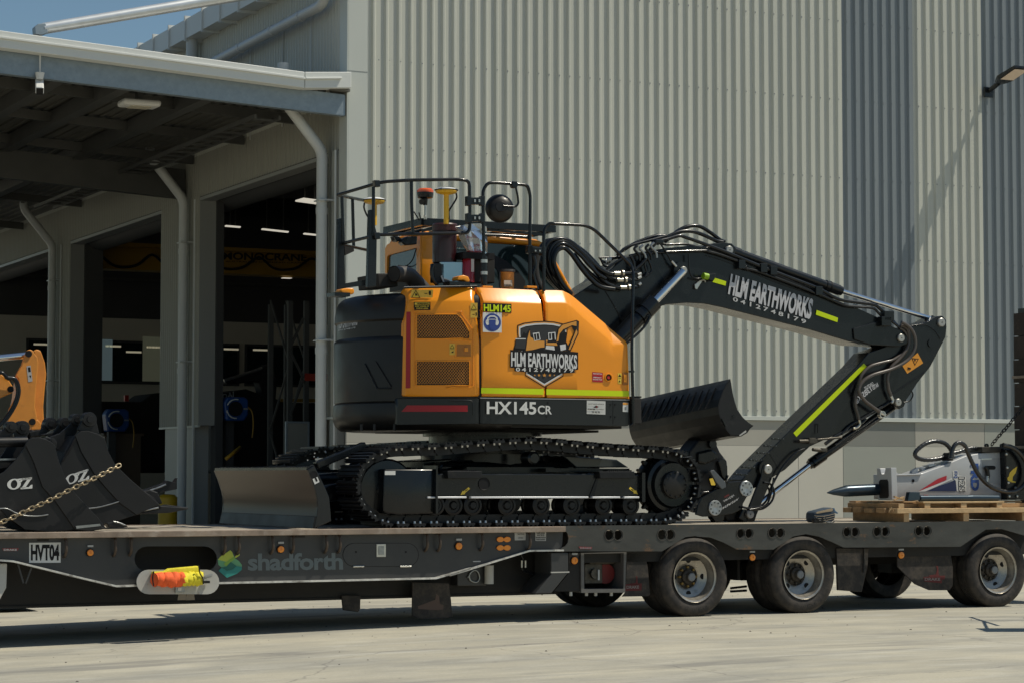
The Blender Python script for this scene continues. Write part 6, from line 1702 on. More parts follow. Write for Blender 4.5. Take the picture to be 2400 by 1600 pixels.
# the looping hose bundle between cab and boom
hose(E_((385,860),(300,760),(215,640),(165,500),(180,380),(240,310),(330,300),(430,350),(540,440),(640,540),(720,600),(800,635),(860,638)), .95, .023)
hose(E_((370,860),(250,720),(170,560),(140,420),(190,320),(300,290),(420,330),(560,430),(700,580),(800,680),(890,705)), 1.02, .024)
hose(E_((350,850),(210,720),(130,560),(120,400),(170,300),(290,270),(420,320),(560,480),(660,620),(760,730),(880,780),(930,782)), .95, .022)
hose(E_((400,850),(300,740),(245,620),(215,500),(245,400),(320,365),(390,420),(450,500),(520,600),(600,690),(700,770),(850,800)), .88, .024)
hose(E_((330,850),(180,700),(90,540),(110,380),(190,285),(320,300),(460,380),(600,520),(720,640)), 1.1, .024)
hose(E_((300,840),(150,680),(60,520),(60,400),(130,300),(200,280)), 1.15, .022)
hose(E_((420,430),(520,560),(600,640),(700,720),(820,770)), 1.0, .026)
hose(E_((380,860),(280,720),(190,600),(190,450),(250,340),(350,330),(480,430),(580,540),(680,640),(760,690)), .93, .02)
EX.part('hose_clip', MB().prism(e('E', [(285,270),(310,252),(360,262),(355,300),(290,300)], .98), .1), BLACK, bevel=.01)
for x, y in ((845,632),(875,702),(910,780)):
    o = EX.part('hose_ferrule', MB().cyl(e('E',[(x,y)],.94)[0], e('E',[(x+62,y)],.94)[0], .024, seg=12).cyl(e('E',[(x+82,y-2)],.94)[0], e('E',[(x+100,y-2)],.94)[0], .036, seg=6), mat('champagne_ferrule', (.60,.55,.45), .3, metal=.85))
    EX.part('steel_tube', MB().cyl(e('E',[(x+100,y)],.94)[0], e('E',[(1100,y-10)],1.0)[0], .019, seg=10), BLACK, parent=o)
for a, b in (((1095,650),(1130,635)),((1095,685),(1130,668)),((1105,755),(1128,735))): EX.part('bright_fitting', MB().cyl(e('E',[a],.98)[0], e('E',[b],.98)[0], .018, seg=8), ZINC)
EX.part('boom_lug', MB().prism(e('E', [(1700,790),(1695,750),(1760,700),(1775,712),(1735,775),(1720,800)], NB0-.03), .02), ZINC, bevel=.003)
EX.part('boom_hook', MB().tube(crom(e('E', [(1760,705),(1790,700),(1805,715),(1800,725)], NB0-.04)), .008, 6), ZINC)
EX.part('boom_light', MB().prism(e('E', [(1820,640),(1915,628),(1925,640),(1890,715),(1850,700)], NB0-.1), .12), BLACK, bevel=.012)
EX.part('green_plug', MB().cyl(e('E',[(1783,658)],NB0-.1)[0], e('E',[(1832,668)],NB0-.1)[0], .035, seg=12), mat('green_plastic', (.25,.42,.01), .4))
hose(E_((0,450),(20,550),(0,650),(40,800)), .5, .02)
hose(E_((30,440),(10,560),(30,700),(80,800)), .6, .045, UNDER)

# arm
NA0, NA1 = 1.09, 1.38
arm_pts = [(1738,1124),(1760,1098),(1846,1013),(1885,975),(2008,858),(2036,826),(2075,812),(2110,790),(2120,768),(2150,762),(2180,752),(2196,742),(2209,740),(2218,750),(2219,766),(2216,790),(2205,812),(2181,858),(2150,897),(2125,936),(2119,952),(2108,958),(2097,950),(2092,942),(2033,978),(1969,1013),(1899,1045),(1840,1100),(1800,1124),(1770,1142),(1745,1150)]
arm = bplate('arm', arm_pts, NA0, NA1, lab='black dipper arm with long yellow strip')
EX.part('hi_vis_strip', MB().prism(e('Z', [(38,1230),(685,592),(712,618),(66,1266)], NA0-.006), .006), HIVIS, parent=arm, bevel=.002)
pin('F', 1937, 717, 26, NA0-.01, arm, PF); pin('Q', 1425, 288, 20, NA0-.01, arm, PF); pin('Q', 468, 780, 26, NA0-.05, arm, PF)
boss('F', 1860, 885, 26, NA0-.012, NA0, arm); boss('Q', 460, 778, 48, NA0-.04, NA0, arm)
EX.part('weld_seam', MB().tube(crom(e('F', [(1690,745),(1800,735),(1880,780),(1930,850)], NA0-.002)), .006, 6).tube(e('F', [(1530,1300),(1800,1120)], NA0-.002), .008, 6), BLACK, parent=arm)
EX.part('seam_step', MB().prism(e('Q', [(480,660),(490,650),(560,765),(548,775)], NA0-.004), .01), BLACK, parent=arm)
stk = sticker('F', [(1622,1070),(1745,962),(1790,1046),(1660,1132)], [ORP, BLACKP], [([(1695,1005),(1755,1010),(1722,1068)],1),([(1705,1014),(1745,1016),(1723,1055)],0),([(1715,1015),(1732,1018),(1722,1040)],1),([(1662,1078),(1690,1085),(1688,1100),(1664,1096)],1)], n=NA0-.004, parent=arm, label='orange crushing hazard sticker')
mb = MB()
for tx, ll, lr, ul, mi in (('RATED', (822,800),(770,835),(808,765),0), ('CAPACITY LESS', (780,790),(700,840),(765,758),0), ('1385', (762,840),(688,905),(735,795),0), ('Kg', (668,935),(618,965),(650,880),0)):
    text(mb, TF, 'Z', tx, ll, lr, ul, NA0-.004, 0, .03)
EX.part('capacity_lettering', mb, mat('silver_print', (.50,.50,.52), .4), parent=arm, fix=False)
mb = MB()
for r_ in range(6):
    for c_ in range(4):
        x = 225+55*r_+ 27*c_*.9; y = 815-52*r_ + 2*c_*1.2 - 0
        p = e('Q', [(x, y)], NA0-.003)[0]; mb.box((p.x-.014, NA0-.010, p.z-.009), (p.x+.014, NA0, p.z+.009))
EX.part('grease_marks', mb, BLACK, parent=arm)
mb = MB()
for r_ in range(6):
    for c_ in range(3):
        p = e('Q', [(238+54*r_+38*c_, 812-52*r_+2*c_)], NA0-.012)[0]; mb.lathe(tuple(p), (0,-1,0), [(.006,0),(.004,.004),(0,.005)], 6)
EX.part('plate_stud', mb, EDGE, parent=arm, kind='stuff')
FBR = mat('brown_sheathed_hose', (.085,.07,.06), .32, var=.2, vs=10, coat=.2)
hose(Z_((1030,215),(1075,240),(1120,280),(1155,360),(1150,460),(1090,560),(950,640),(760,700),(665,770),(638,850),(690,930),(760,985),(830,1035)), NA0-.09, .019, FBR)
hose(Z_((1020,245),(1075,270),(1100,340),(1090,440),(1020,540),(935,630),(905,710),(910,820),(935,890)), NA0-.05, .019, FBR)
hose(Z_((1000,262),(1060,300),(1085,370),(1070,470),(960,555),(870,580),(740,620),(665,700),(640,780),(612,880),(606,970),(630,1060),(640,1110)), NA0-.035, .017, FBR)
hose(Z_((640,1110),(648,1150),(620,1180),(590,1190)), NA0-.03, .015, mat('champagne_ferrule', (.60,.55,.45), .3, metal=.85))
hose(Z_((935,890),(950,930),(940,955)), NA0-.05, .017, ZINC); hose(Z_((830,1035),(855,1050),(870,1065)), NA0-.08, .02, ZINC)
hose(Z_((1120,840),(1135,880),(1110,930),(1050,950)), NA0, .008)
EX.part('coupler_ring', MB().lathe(tuple(e('Z',[(860,1060)],NA0-.1)[0]), (0,1,0), [(.03,0),(.04,.0),(.04,.05),(.03,.05)], 16), ZINC)
for x, y in ((880,190),(905,140)): EX.part('pipe_clamp', MB().box(e('Z',[(x-30,y+60)],NB0-.08)[0], e('Z',[(x+20,y-20)],NB0-.0)[0]), BLACK, bevel=.006)
for k_ in range(4): hose(Z_((860+30*k_,150+15*k_),(930+20*k_,200+14*k_),(1000+8*k_,255+8*k_)), NB0-.05+.02*k_, .013)
EX.part('stop_valve', MB().cyl(e('Z',[(90,1304)],NA0-.05)[0], e('Z',[(180,1302)],NA0-.05)[0], .018, seg=8).box(e('Z',[(185,1325)],NA0-.07)[0], e('Z',[(225,1275)],NA0-.03)[0]).box(e('Z',[(232,1318)],NA0-.06)[0], e('Z',[(252,1285)],NA0-.04)[0]).cyl(e('Z',[(258,1290)],NA0-.05)[0], e('Z',[(480,1270)],NA0-.05)[0], .012, seg=8), MATS['grimy_alloy'] if 'grimy_alloy' in MATS else ZINC, bevel=.003)
EX.part('stop_valve', MB().cyl(e('Z',[(215,1380)],NA0-.05)[0], e('Z',[(290,1390)],NA0-.05)[0], .02, seg=8).box(e('Z',[(300,1400)],NA0-.07)[0], e('Z',[(335,1368)],NA0-.04)[0]), MATS['grimy_alloy'] if 'grimy_alloy' in MATS else ZINC, bevel=.003)
EX.part('valve_lever', MB().beam(e('Z',[(265,1150)],NA0-.03)[0], e('Z',[(262,1230)],NA0-.03)[0], .012, .01).beam(e('Z',[(258,1150)],NA0-.03)[0], e('Z',[(300,1150)],NA0-.03)[0], .012, .01), BLACK)
hose(Z_((480,1240),(560,1160),(700,1080),(850,990),(940,930)), NA0-.02, .014); hose([('Z',140,1375),('Z',60,1410),('Z',-30,1500),('Q',560,790),('Q',520,860),('Q',480,940)], NA0-.05, .012)
hose(Z_((330,1330),(440,1250),(640,1150),(700,1100)), NA0-.0, .02)
# bucket ram
a = e('Q', [(1410,300)], 1.235)[0]; b = e('Q', [(800,730)], 1.235)[0]; c = e('Q', [(395,1040)], 1.235)[0]; d = (b-a).normalized()
br = EX.part('bucket_ram', MB().cyl(a, b, .050, seg=24).cyl(b-d*.16, b+d*.02, .062, seg=24).cyl(b-d*.02, b+d*.05, .05, seg=20), BLACK)
EX.part('bucket_rod', MB().cyl(b, c, .031, seg=20), CHROME, parent=br)
EX.part('ram_pipe', MB().cyl(a+Vector((0,-.06,-.02)), b+Vector((0,-.06,.05)), .013, seg=8), BLACK, parent=br)
hose(Z_((820,1060),(700,1150),(560,1240),(420,1340)), NA0-.0, .012)
# links and hitch
lk_ = bplate('tipping_link', [(440,742),(490,760),(512,800),(500,850),(390,1110),(375,1160),(320,1160),(318,1090),(330,1060),(420,830),(425,780)], NA0-.05, NA0-.02, v='Q')
bplate('tipping_link', [(440,742),(490,760),(512,800),(500,850),(390,1110),(375,1160),(320,1160),(318,1090),(330,1060),(420,830),(425,780)], NA1+.02, NA1+.05, v='Q')
pin('Q', 337, 1110, 24, NA0-.06, lk_, mat('dark_pin_face', (.2,.2,.2), .4, metal=.5))
hp2 = [(1190,1092),(1300,1082),(1360,1085),(1405,1110),(1425,1150),(1412,1190),(1375,1230),(1340,1290),(1335,1340),(1240,1385),(1120,1405),(975,1410),(905,1390),(925,1300),(960,1230),(1040,1185),(1120,1140)]
ht = bplate('quick_hitch', hp2, NA0-.03, NA0+.0, v='W', lab='black quick hitch plate with upside down lettering')
bplate('quick_hitch_far', hp2, NA1-.0, NA1+.03, v='W', parent=ht)
EX.part('hitch_core', MB().prism(e('W', scl(hp2, (1170,1240), .8), NA0+.001), NA1-NA0-.002), UNDER, parent=ht)
for x, y in ((1366,1152),(1080,1328)):
    c, q = e('W', [(x,y),(x+54,y)], NA0-.035); rr2 = (q-c).length*1.12
    o = EX.part('pin_cap', MB().lathe((c.x,NA0-.03,c.z), (0,-1,0), [(rr2,-.02),(rr2,.012),(rr2*.93,.018),(rr2*.35,.018),(0,.014)], 28), mat('cap_steel', (.36,.38,.39), .35, metal=.7, var=.25, vs=20), parent=ht)
    mb = MB()
    for k_ in range(8):
        a = R(45*k_+10); p = Vector((c.x+rr2*.7*math.cos(a), NA0-.05, c.z+rr2*.7*math.sin(a))); mb.lathe(tuple(p), (0,-1,0), [(0,-.002),(.009,-.002),(.009,.0)], 8)
    EX.part('cap_bolt', mb, BLACKP, parent=ht)
mb = MB(); text(mb, TF, 'W', 'HYUNDAI', (1300,1232),(1152,1322),(1284,1262), NA0-.036, 0, .03)
mb2 = [(1300,1232)]
text(mb, TF, 'W', 'HJQ140T', (1262,1222),(1165,1282),(1250,1205), NA0-.036, 0, .02); text(mb, TF, 'W', 'SERIES', (1215,1212),(1170,1238),(1208,1200), NA0-.036, 1, .02)
EX.part('hitch_lettering', mb, [mat('pale_print', (.5,.5,.5), .4), mat('faded_red', (.22,.03,.03), .5)], parent=ht, fix=False)
bplate('hitch_foot', [(1050,1380),(1175,1390),(1165,1440),(1130,1462),(1090,1462),(1060,1420)], NA0, NA0+.1, v='W', parent=ht)
EX.part('hitch_boss', MB().prism(e('W', [(1340,1340),(1440,1345),(1455,1420),(1440,1455),(1350,1458),(1300,1420)], NA0-.04), .4), BLACK, bevel=.01, parent=ht)
pin('W', 1402, 1390, 26, NA0-.05, ht, MATS['dark_pin_face'])
EX.part('hitch_ram', MB().prism(e('W', [(1160,1390),(1340,1330),(1350,1440),(1200,1455)], NA0+.05), .2), UNDER, bevel=.02, parent=ht)
# tilting adaptor
bplate('adaptor', [(845,858),(850,800),(930,700),(1010,695),(1085,700),(1105,760),(1130,815),(1195,900),(1200,970),(1190,1080),(1130,1095),(1060,1180),(960,1200),(910,1100),(905,950)], NA0+.02, NA1-.02, TRACK, .02, v='W')
bplate('adaptor_plate', [(1110,900),(1160,870),(1180,885),(1198,950),(1200,1060),(1180,1080),(1150,1040),(1130,960)], NA0-.03, NA0+.02, BLACK, .01, v='W')
bplate('adaptor_plate', [(930,820),(1060,790),(1110,830),(1115,880),(1000,930),(930,915)], NA0-.02, NA0+.02, BLACK, .02, v='W')
boss('W', 1065, 742, 30, NA0-.02, NA0+.05)
bplate('hitch_latch', [(1030,985),(1075,980),(1180,1095),(1185,1140),(1145,1160),(1090,1090),(1055,1030)], NA0-.08, NA0-.04, mat('grey_latch', (.10,.11,.12), .35, metal=.3), .008, v='W')
EX.part('yellow_tag', MB().prism(e('W', [(1030,1062),(1060,1056),(1085,1110),(1080,1122),(1048,1120)], NA0-.09), .004), YELP)
EX.part('green_tag', MB().lathe(tuple(e('W',[(898,1165)],NA0-.0)[0]), (0,-1,0), [(.022,0),(.022,.01),(0,.012)], 12), mat('green_plastic', (.25,.42,.01), .4))
hose([('W',1530,1095),('W',1590,1110),('W',1625,1180),('W',1600,1270),('W',1520,1335),('W',1420,1340),('W',1330,1320)], NA0-.06, .012)
hose([('W',1545,1120),('W',1580,1170),('W',1560,1250),('W',1500,1310),('W',1400,1320)], NA0-.04, .012)
hose([('W',1620,1050),('W',1600,1180),('W',1560,1290),('W',1480,1330),('W',1400,1345)], NA0-.08, .010)
hose([('W',1200,1030),('W',1180,1090),('W',1210,1080)], NA0-.04, .010)
hose([('W',940,1215),('W',965,1190),('W',1030,1180)], NA0-.04, .012)
# tilt bucket folded up behind
NBk = .55
bp = [(1222,145),(1232,200),(1243,275),(1262,350),(1290,430),(1340,500),(1390,545),(1435,575),(1405,600),(1378,640),(1322,673),(1230,667),(1190,620),(1140,540),(1118,470),(1110,400),(1125,330),(1160,240),(1195,180)]
P = e('W', bp, NBk); far = e('W', [(410,325)], 2.35)[0]; off = far - P[0]
bk = EX.part('tilt_bucket', MB().prism(P, .03), mat('satin_black_bucket', (.0105,.0105,.011), .42), bevel=.004, label='black tilt bucket folded up beside the hitch')
BM = BUCKM
def shell(idx, th, name, m=BM):
    mb = MB()
    q = [P[i] for i in idx]; ctr = mean(P)
    inn = [p + (ctr-p)*th for p in q]
    o2 = Vector((off.x, off.y, off.z))
    kk = len(q); vs = q + [p+o2 for p in q] + inn + [p+o2 for p in inn]
    fs = []
    for i in range(kk-1):
        fs += [(i, i+1, kk+i+1, kk+i), (2*kk+i, 3*kk+i, 3*kk+i+1, 2*kk+i+1)]
    fs += [(0,kk,3*kk,2*kk), (kk-1,3*kk-1,4*kk-1,2*kk-1)]
    fs += [(i, 2*kk+i, 2*kk+i+1, i+1) for i in range(kk-1)] + [(kk+i, kk+i+1, 3*kk+i+1, 3*kk+i) for i in range(kk-1)]
    mb.add(vs, fs); return EX.part(name, mb, m, parent=bk)
shell([13,14,15,16,17,18,0], .04, 'bucket_back'); shell([7,8,9,10,11,12,13], .04, 'bucket_floor'); shell([0,1,2,3], .05, 'bucket_top_lip')
EX.part('bucket_far_end', MB().add([p+off for p in P]+[p+off+Vector((0,.03,0)) for p in P], [tuple(range(len(P))), tuple(range(2*len(P)-1, len(P)-1, -1))]+[(i,(i+1)%len(P),len(P)+(i+1)%len(P),len(P)+i) for i in range(len(P))]), BM, parent=bk)
for k_ in range(12):
    f = .10+k_*.072; a = P[0].lerp(P[16], .25)+off*f; b = P[15]+off*f+Vector((-.01,0,0))
    EX.part('bucket_rib', MB().beam(a+Vector((-.03,0,-.02)), b+Vector((-.035,0,0)), .010, .014), BM, parent=bk)
EX.part('end_slot', MB().prism(e('W', [(1303,662),(1365,616),(1370,632),(1312,670)], NBk-.004), .003), mat('pale_slot', (.4,.4,.38), .6), parent=bk)
EX.part('end_rib', MB().beam(e('W',[(1145,510)],NBk-.005)[0], e('W',[(1180,585)],NBk-.005)[0], .02, .012).beam(e('W',[(1240,488)],NBk-.005)[0], e('W',[(1265,478)],NBk-.005)[0], .01, .01), BLACK, parent=bk)

# ---- dozer blade at the rear end of the undercarriage
f_ = e('Y', [(915,760),(948,840),(985,950),(1000,1020),(1004,1090),(995,1170),(972,1278)], 0.0)
bk_ = e('Y', [(1123,1213),(1118,1130),(1105,1000),(1060,895),(975,725)], 0.0)
bl = EX.part('dozer_blade', MB().prism(f_+bk_, .03), SKIRT, bevel=.004, label='dozer blade with curved polished front')
mb = MB(); kk = len(f_)
thk = [p+Vector((.025,0,0)) for p in f_]
W_ = 2.5
fs = [(i,i+1,kk+i+1,kk+i) for i in range(kk-1)]+[(2*kk+i,3*kk+i,3*kk+i+1,2*kk+i+1) for i in range(kk-1)]+[(0,kk,3*kk,2*kk),(kk-1,3*kk-1,4*kk-1,2*kk-1)]
fs += [(i,2*kk+i,2*kk+i+1,i+1) for i in range(kk-1)]+[(kk+i,kk+i+1,3*kk+i+1,3*kk+i) for i in range(kk-1)]
V3 = lambda p, y: Vector((p.x, y, p.z))
def smoothcurve(pts, sub=4): return crom(pts, sub)
fsm = smoothcurve(f_, 4); kk = len(fsm); thk = [p+Vector((.025,0,0)) for p in fsm]
mb = MB()
mb.add([V3(p,.0) for p in fsm]+[V3(p,W_) for p in fsm], [(i,i+1,kk+i+1,kk+i) for i in range(kk-1)], 0, True)
mb.add([V3(p,.0) for p in thk]+[V3(p,W_) for p in thk], [(i,kk+i,kk+i+1,i+1) for i in range(kk-1)], 0, True)
mb.add([V3(fsm[0],0),V3(fsm[0],W_),V3(thk[0],W_),V3(thk[0],0)], [(0,1,2,3)])
EX.part('mouldboard', mb, BLADEM, parent=bl, fix=False)
z1, z0_ = f_[0].z, f_[-1].z
EX.part('blade_top', MB().prism([V3(q,0.03) for q in (f_[0], f_[0]+Vector((0,0,.025)), bk_[-1]+Vector((0,0,.0)), bk_[-1]+Vector((-.02,0,-.05)))], W_-.03), BLACK, parent=bl)
p6, p5 = f_[-1], f_[-2]
EX.part('cutting_edge', MB().prism([V3(p5+Vector((-.014,0,0)),0.004), V3(p6+Vector((-.014,0,0)),0.004), V3(p6+Vector((.01,0,0)),0.004), V3(p5+Vector((.01,0,0)),0.004)], W_-.004), CWM, parent=bl, bevel=.003)
EX.part('far_end_plate', MB().prism([V3(q,W_) for q in f_+bk_], .03), SKIRT, parent=bl)
EX.part('end_hole', MB().lathe(tuple(e('Y',[(968,803)],-.001)[0]), (0,-1,0), [(0,0),(.035,0),(.036,.002)], 14), BLACKP, parent=bl)
sticker('Y', [(958,840),(1002,820),(1020,866),(978,888)], [WHITEP, BLACKP], [([(975,832),(992,826),(1005,858),(990,864)],1)], n=-.004, parent=bl)
bx = bk_[2].x
for nn4 in (.72, 1.78):
    EX.part('blade_arm', MB().beam(Vector((bx, nn4, DECK+.28)), Vector((cs-.6, nn4, DECK+.50)), .14, .16), BLACK, bevel=.02)
EX.part('blade_arm_cover', MB().prism(e('Y', [(975,725),(1400,560),(1425,528),(1180,535),(1180,545),(1400,540)], .7), .15), BLACK)
EX.part('blade_brace', MB().beam(e('Y',[(985,722)],.6)[0], e('Y',[(1420,540)],.6)[0], .10, .07), BLACK, bevel=.01)
EX.part('blade_ram', MB().cyl(Vector((bx,1.25,DECK+.42)), Vector((cs-.7,1.25,DECK+.52)), .06, seg=16), BLACK)
mb = MB(); random.seed(3)
for k_ in range(9): p = e('Y', [(940+random.uniform(-30,230), 610+random.uniform(-20,80))], .8)[0]; mb.lathe(tuple(p), (0,-1,0), [(.008,0),(0,.004)], 6)
EX.part('loose_bolt', mb, ZINC, kind='stuff')
for x in (310,430,615,795,870,915):
    p = e('C', [(x, 1390)], .5)[0]; EX.part('belly_bolt', MB().cyl((p.x+.1,.55,p.z+.05),(p.x+.1,.55,p.z-.012), .014, seg=8), TRACK)
EX.part('belly_plate', MB().box((SC-.6, .5, ZC(1392)-.005), (S_FRONT-.1, 2.0, ZC(1375))), UNDER)
# ================================================================== CARGO
kk_ = lambda pts, n: TF.n('K', pts, n)
def bucket(lab, side, n0, wd, ears, edge_bits, ozq, group, ribs=()):
    P = kk_(side, n0)
    base = Vector((mean(P).x, n0+wd/2, DECK))
    t = Thing('digging_bucket', lab, 'bucket', TF, base, group=group)
    sp = t.part('side_plate', MB().prism(P, .025), BUCKM, bevel=.004)
    t.part('side_plate', MB().prism([p+Vector((0,wd-.025,0)) for p in P], .025), BUCKM, bevel=.004)
    return t, P, sp
def skin(t, name, P, idx, n0, n1, th=.02, m=BUCKM):
    q = [Vector((P[i].x, n0, P[i].z)) for i in idx]; c = mean(P); mb = MB()
    q = crom(q, 4); inn = [p + (Vector((c.x,n0,c.z))-p).normalized()*th for p in q]; k = len(q); o = Vector((0, n1-n0, 0))
    mb.add(q+[p+o for p in q], [(i,i+1,k+i+1,k+i) for i in range(k-1)], 0, True)
    mb.add(inn+[p+o for p in inn], [(i,k+i,k+i+1,i+1) for i in range(k-1)], 0, True)
    t.part(name, mb, m, fix=False)
def oz(t, P, q, n, parent):
    mb = MB(); ll, lr, ul = q
    f = lambda a: (ll[0]+(lr[0]-ll[0])*a, ll[1]+(lr[1]-ll[1])*a)
    u = (ul[0]-ll[0], ul[1]-ll[1])
    g = lambda a, b: (f(a)[0]+u[0]*b, f(a)[1]+u[1]*b)
    o1 = [g(.27+.27*math.cos(R(k)), .47+.47*math.sin(R(k))) for k in range(0,360,15)]
    o2 = [g(.27+.13*math.cos(R(k)), .47+.36*math.sin(R(k))) for k in range(0,360,15)]
    A, B = TF.n('K', o1, n), TF.n('K', o2, n); kq = len(A)
    mb.add(A+B, [(i,(i+1)%kq,kq+(i+1)%kq,kq+i) for i in range(kq)])
    for pts in ([(.24,.86),(.55,.95),(.95,1.0),(.95,.84),(.50,.80)], [(.52,.95),(.96,1.0),(.96,.82),(.60,.78),(.56,.62),(.50,.60)], [(.96,.92),(.80,.88),(.56,.04),(.72,.10)], [(.54,.14),(.54,0),(1.0,.02),(1.0,.34),(.94,.34),(.86,.16)]):
        mb.flat(TF.n('K', [g(*p) for p in pts], n-.0005))
    t.part('painted_letters', mb, WHITEP, parent=parent, fix=False)
# front bucket
sideL = [(-150,1120),(-40,1075),(30,1040),(120,950),(172,880),(203,822),(222,785),(255,766),(310,762),(365,776),(410,800),(442,832),(456,900),(480,980),(520,1080),(600,1210),(680,1300),(780,1400),(850,1492),(720,1512),(590,1502),(400,1518),(200,1500),(60,1400),(-60,1270),(-150,1200)]
tL, PL, spL = bucket('nearer black digging bucket at far left marked in white, resting on the deck', sideL, .30, .62, None, None, None, 'black buckets on the trailer deck')
# keep the lowest points on the deck
skin(tL, 'bucket_shell', PL, list(range(19, 26))+[0], .31, .90)
skin(tL, 'bucket_floor', PL, list(range(11, 19)), .31, .90)
oz(tL, PL, ((55,1182),(258,1172),(60,1090)), .295, spL)
tL.part('cheek_doubler', MB().prism(kk_([(203,822),(222,785),(255,766),(310,762),(365,776),(410,800),(442,832),(456,900),(480,980),(520,1080),(600,1210),(780,1400),(850,1492),(600,1500),(440,1270),(340,1160),(270,960)], .285), .014), BUCKM, bevel=.004, parent=spL)
tL.part('cutting_edge', MB().prism(kk_([(605,1470),(800,1452),(815,1478),(845,1492),(720,1512),(600,1500)], .27), .66), BUCKM, bevel=.005)
tL.part('worn_lip', MB().prism(kk_([(605,1470),(800,1453),(806,1470),(612,1492)], .268), .004), EDGE)
tL.part('tooth', MB().prism(kk_([(850,1445),(930,1432),(1010,1465),(1028,1480),(870,1484)], .6), .09), BUCKM, bevel=.01)
tL.part('worn_tooth_top', MB().tube(crom(kk_([(905,1436),(950,1445),(1000,1465)], .6)), .008, 6), EDGE)
tL.part('wear_line', MB().tube(crom(kk_([(-20,1333),(55,1333),(130,1368),(200,1388),(300,1392),(385,1380)], .293)), .006, 6), EDGE, parent=spL)
tL.part('bucket_top', MB().prism(kk_([(-150,930),(0,938),(130,938),(60,1010),(-150,1050)], .5), .3), BUCKM, bevel=.01)
tL.part('top_edge', MB().prism(kk_([(-150,935),(130,930),(128,945),(-150,948)], .45), .02), EDGE)
tL.part('cross_tube', MB().cyl(kk_([(-100,805)], .5)[0], kk_([(215,798)], .5)[0], .045, seg=16), BUCKM)
# far bucket with ears
sideR = [(600,748),(640,716),(700,710),(780,735),(838,765),(862,870),(920,980),(1050,1105),(1150,1190),(1230,1245),(1275,1300),(1300,1335),(1090,1382),(960,1425),(700,1500),(560,1470),(470,1350),(440,1150),(470,1000),(520,880)]
tR, PR, spR = bucket('black digging bucket with long teeth to the right of the nearer one', sideR, 1.0, .70, None, None, None, 'black buckets on the trailer deck')
skin(tR, 'bucket_shell', PR, [13,14,15,16,17,18,19,0], 1.01, 1.70)
skin(tR, 'bucket_floor', PR, [4,5,6,7,8,9,10], 1.01, 1.70)
oz(tR, PR, ((520,1148),(712,1098),(522,1062)), .995, spR)
tR.part('cheek_doubler', MB().prism(kk_([(600,748),(640,716),(700,710),(780,735),(838,765),(862,870),(920,980),(1050,1105),(1150,1190),(1275,1300),(1090,1382),(960,1290),(840,1160),(750,1050),(650,880)], .985), .014), BUCKM, bevel=.004, parent=spR)
for i, (a, b) in enumerate((((1085,1358),(1510,1328)), ((1145,1198),(1420,1092)))):
    n_ = 1.0 + .65*i
    q = kk_([a, b], n_)
    tR.part('tooth', MB().prism(kk_([(a[0],a[1]-12),(a[0]+170,a[1]-38+i*-30),(a[0]+190,a[1]-50+i*-40),(a[0]+250,a[1]-45-i*30),(b[0],b[1]-4),(b[0]-5,b[1]+8),(a[0]+270,a[1]+8-i*30),(a[0]+150,a[1]+14-i*12),(a[0],a[1]+18)], n_), .09), BUCKM, bevel=.008)
    tR.part('worn_tooth_top', MB().tube(crom(kk_([(a[0]+10,a[1]),(a[0]+100,a[1]-18-i*8),(a[0]+180,a[1]-34-i*25)], n_-.004)), .010, 6), EDGE)
tR.part('tooth', MB().prism(kk_([(1120,1195),(1200,1180),(1260,1200),(1300,1290),(1260,1300),(1150,1230)], 1.3), .1), BUCKM, bevel=.01)
tR.part('tooth', MB().prism(kk_([(1240,1330),(1330,1300),(1500,1322),(1505,1330),(1340,1362),(1250,1350)], 1.2), .09), BUCKM, bevel=.01)
tR.part('wear_line', MB().tube(crom(kk_([(695,1332),(780,1322),(870,1300),(950,1275)], .99)), .006, 6), EDGE, parent=spR)
# ears and pins across the back
def ear(t, pts, n_, pc, r, dn=.04):
    o = t.part('hinge_ear', MB().prism(kk_(pts, n_), dn), BUCKM, bevel=.006)
    c, q = kk_([pc, (pc[0]+r, pc[1])], n_-.02); rr2 = (q-c).length*1.08
    t.part('pin_collar', MB().lathe((c.x, n_-.03, c.z), (0,1,0), [(0,-.012),(rr2*.45,-.012),(rr2*.5,.0),(rr2*.96,.002),(rr2,.012),(rr2,.12),(0,.13)], 28), BUCKM, parent=o)
ear(tR, [(620,700),(650,640),(680,590),(715,568),(760,600),(775,650),(795,740),(700,730),(640,715)], 1.05, (718,620), 52)
ear(tR, [(370,770),(480,730),(560,660),(590,600),(640,600),(640,680),(600,750),(580,790),(480,880),(400,830)], 1.25, (615,622), 42)
ear(tR, [(330,740),(430,720),(490,640),(520,622),(560,640),(540,700),(440,770)], 1.45, (520,650), 42)
ear(tR, [(235,720),(330,700),(375,630),(410,620),(460,640),(440,690),(340,750),(245,760)], 1.65, (408,655), 46)
ear(tL, [(-60,760),(30,700),(60,650),(100,645),(135,670),(120,720),(60,780),(-40,820)], .55, (92,680), 42)
ear(tL, [(110,740),(140,650),(180,635),(230,650),(240,720),(200,790),(120,790)], .8, (185,685), 50)
ear(tL, [(300,790),(380,760),(430,775),(455,800),(450,850),(400,830),(330,810)], .5, (418,795), 26)
tR.part('rear_wrap', MB().prism(kk_([(470,990),(520,870),(585,770),(560,900),(500,960)], 1.0), .6), BUCKM, bevel=.01)
tR.part('wedge_wear', MB().tube(kk_([(500,950),(560,850),(600,770)], .99), .012, 6), BLACKP)
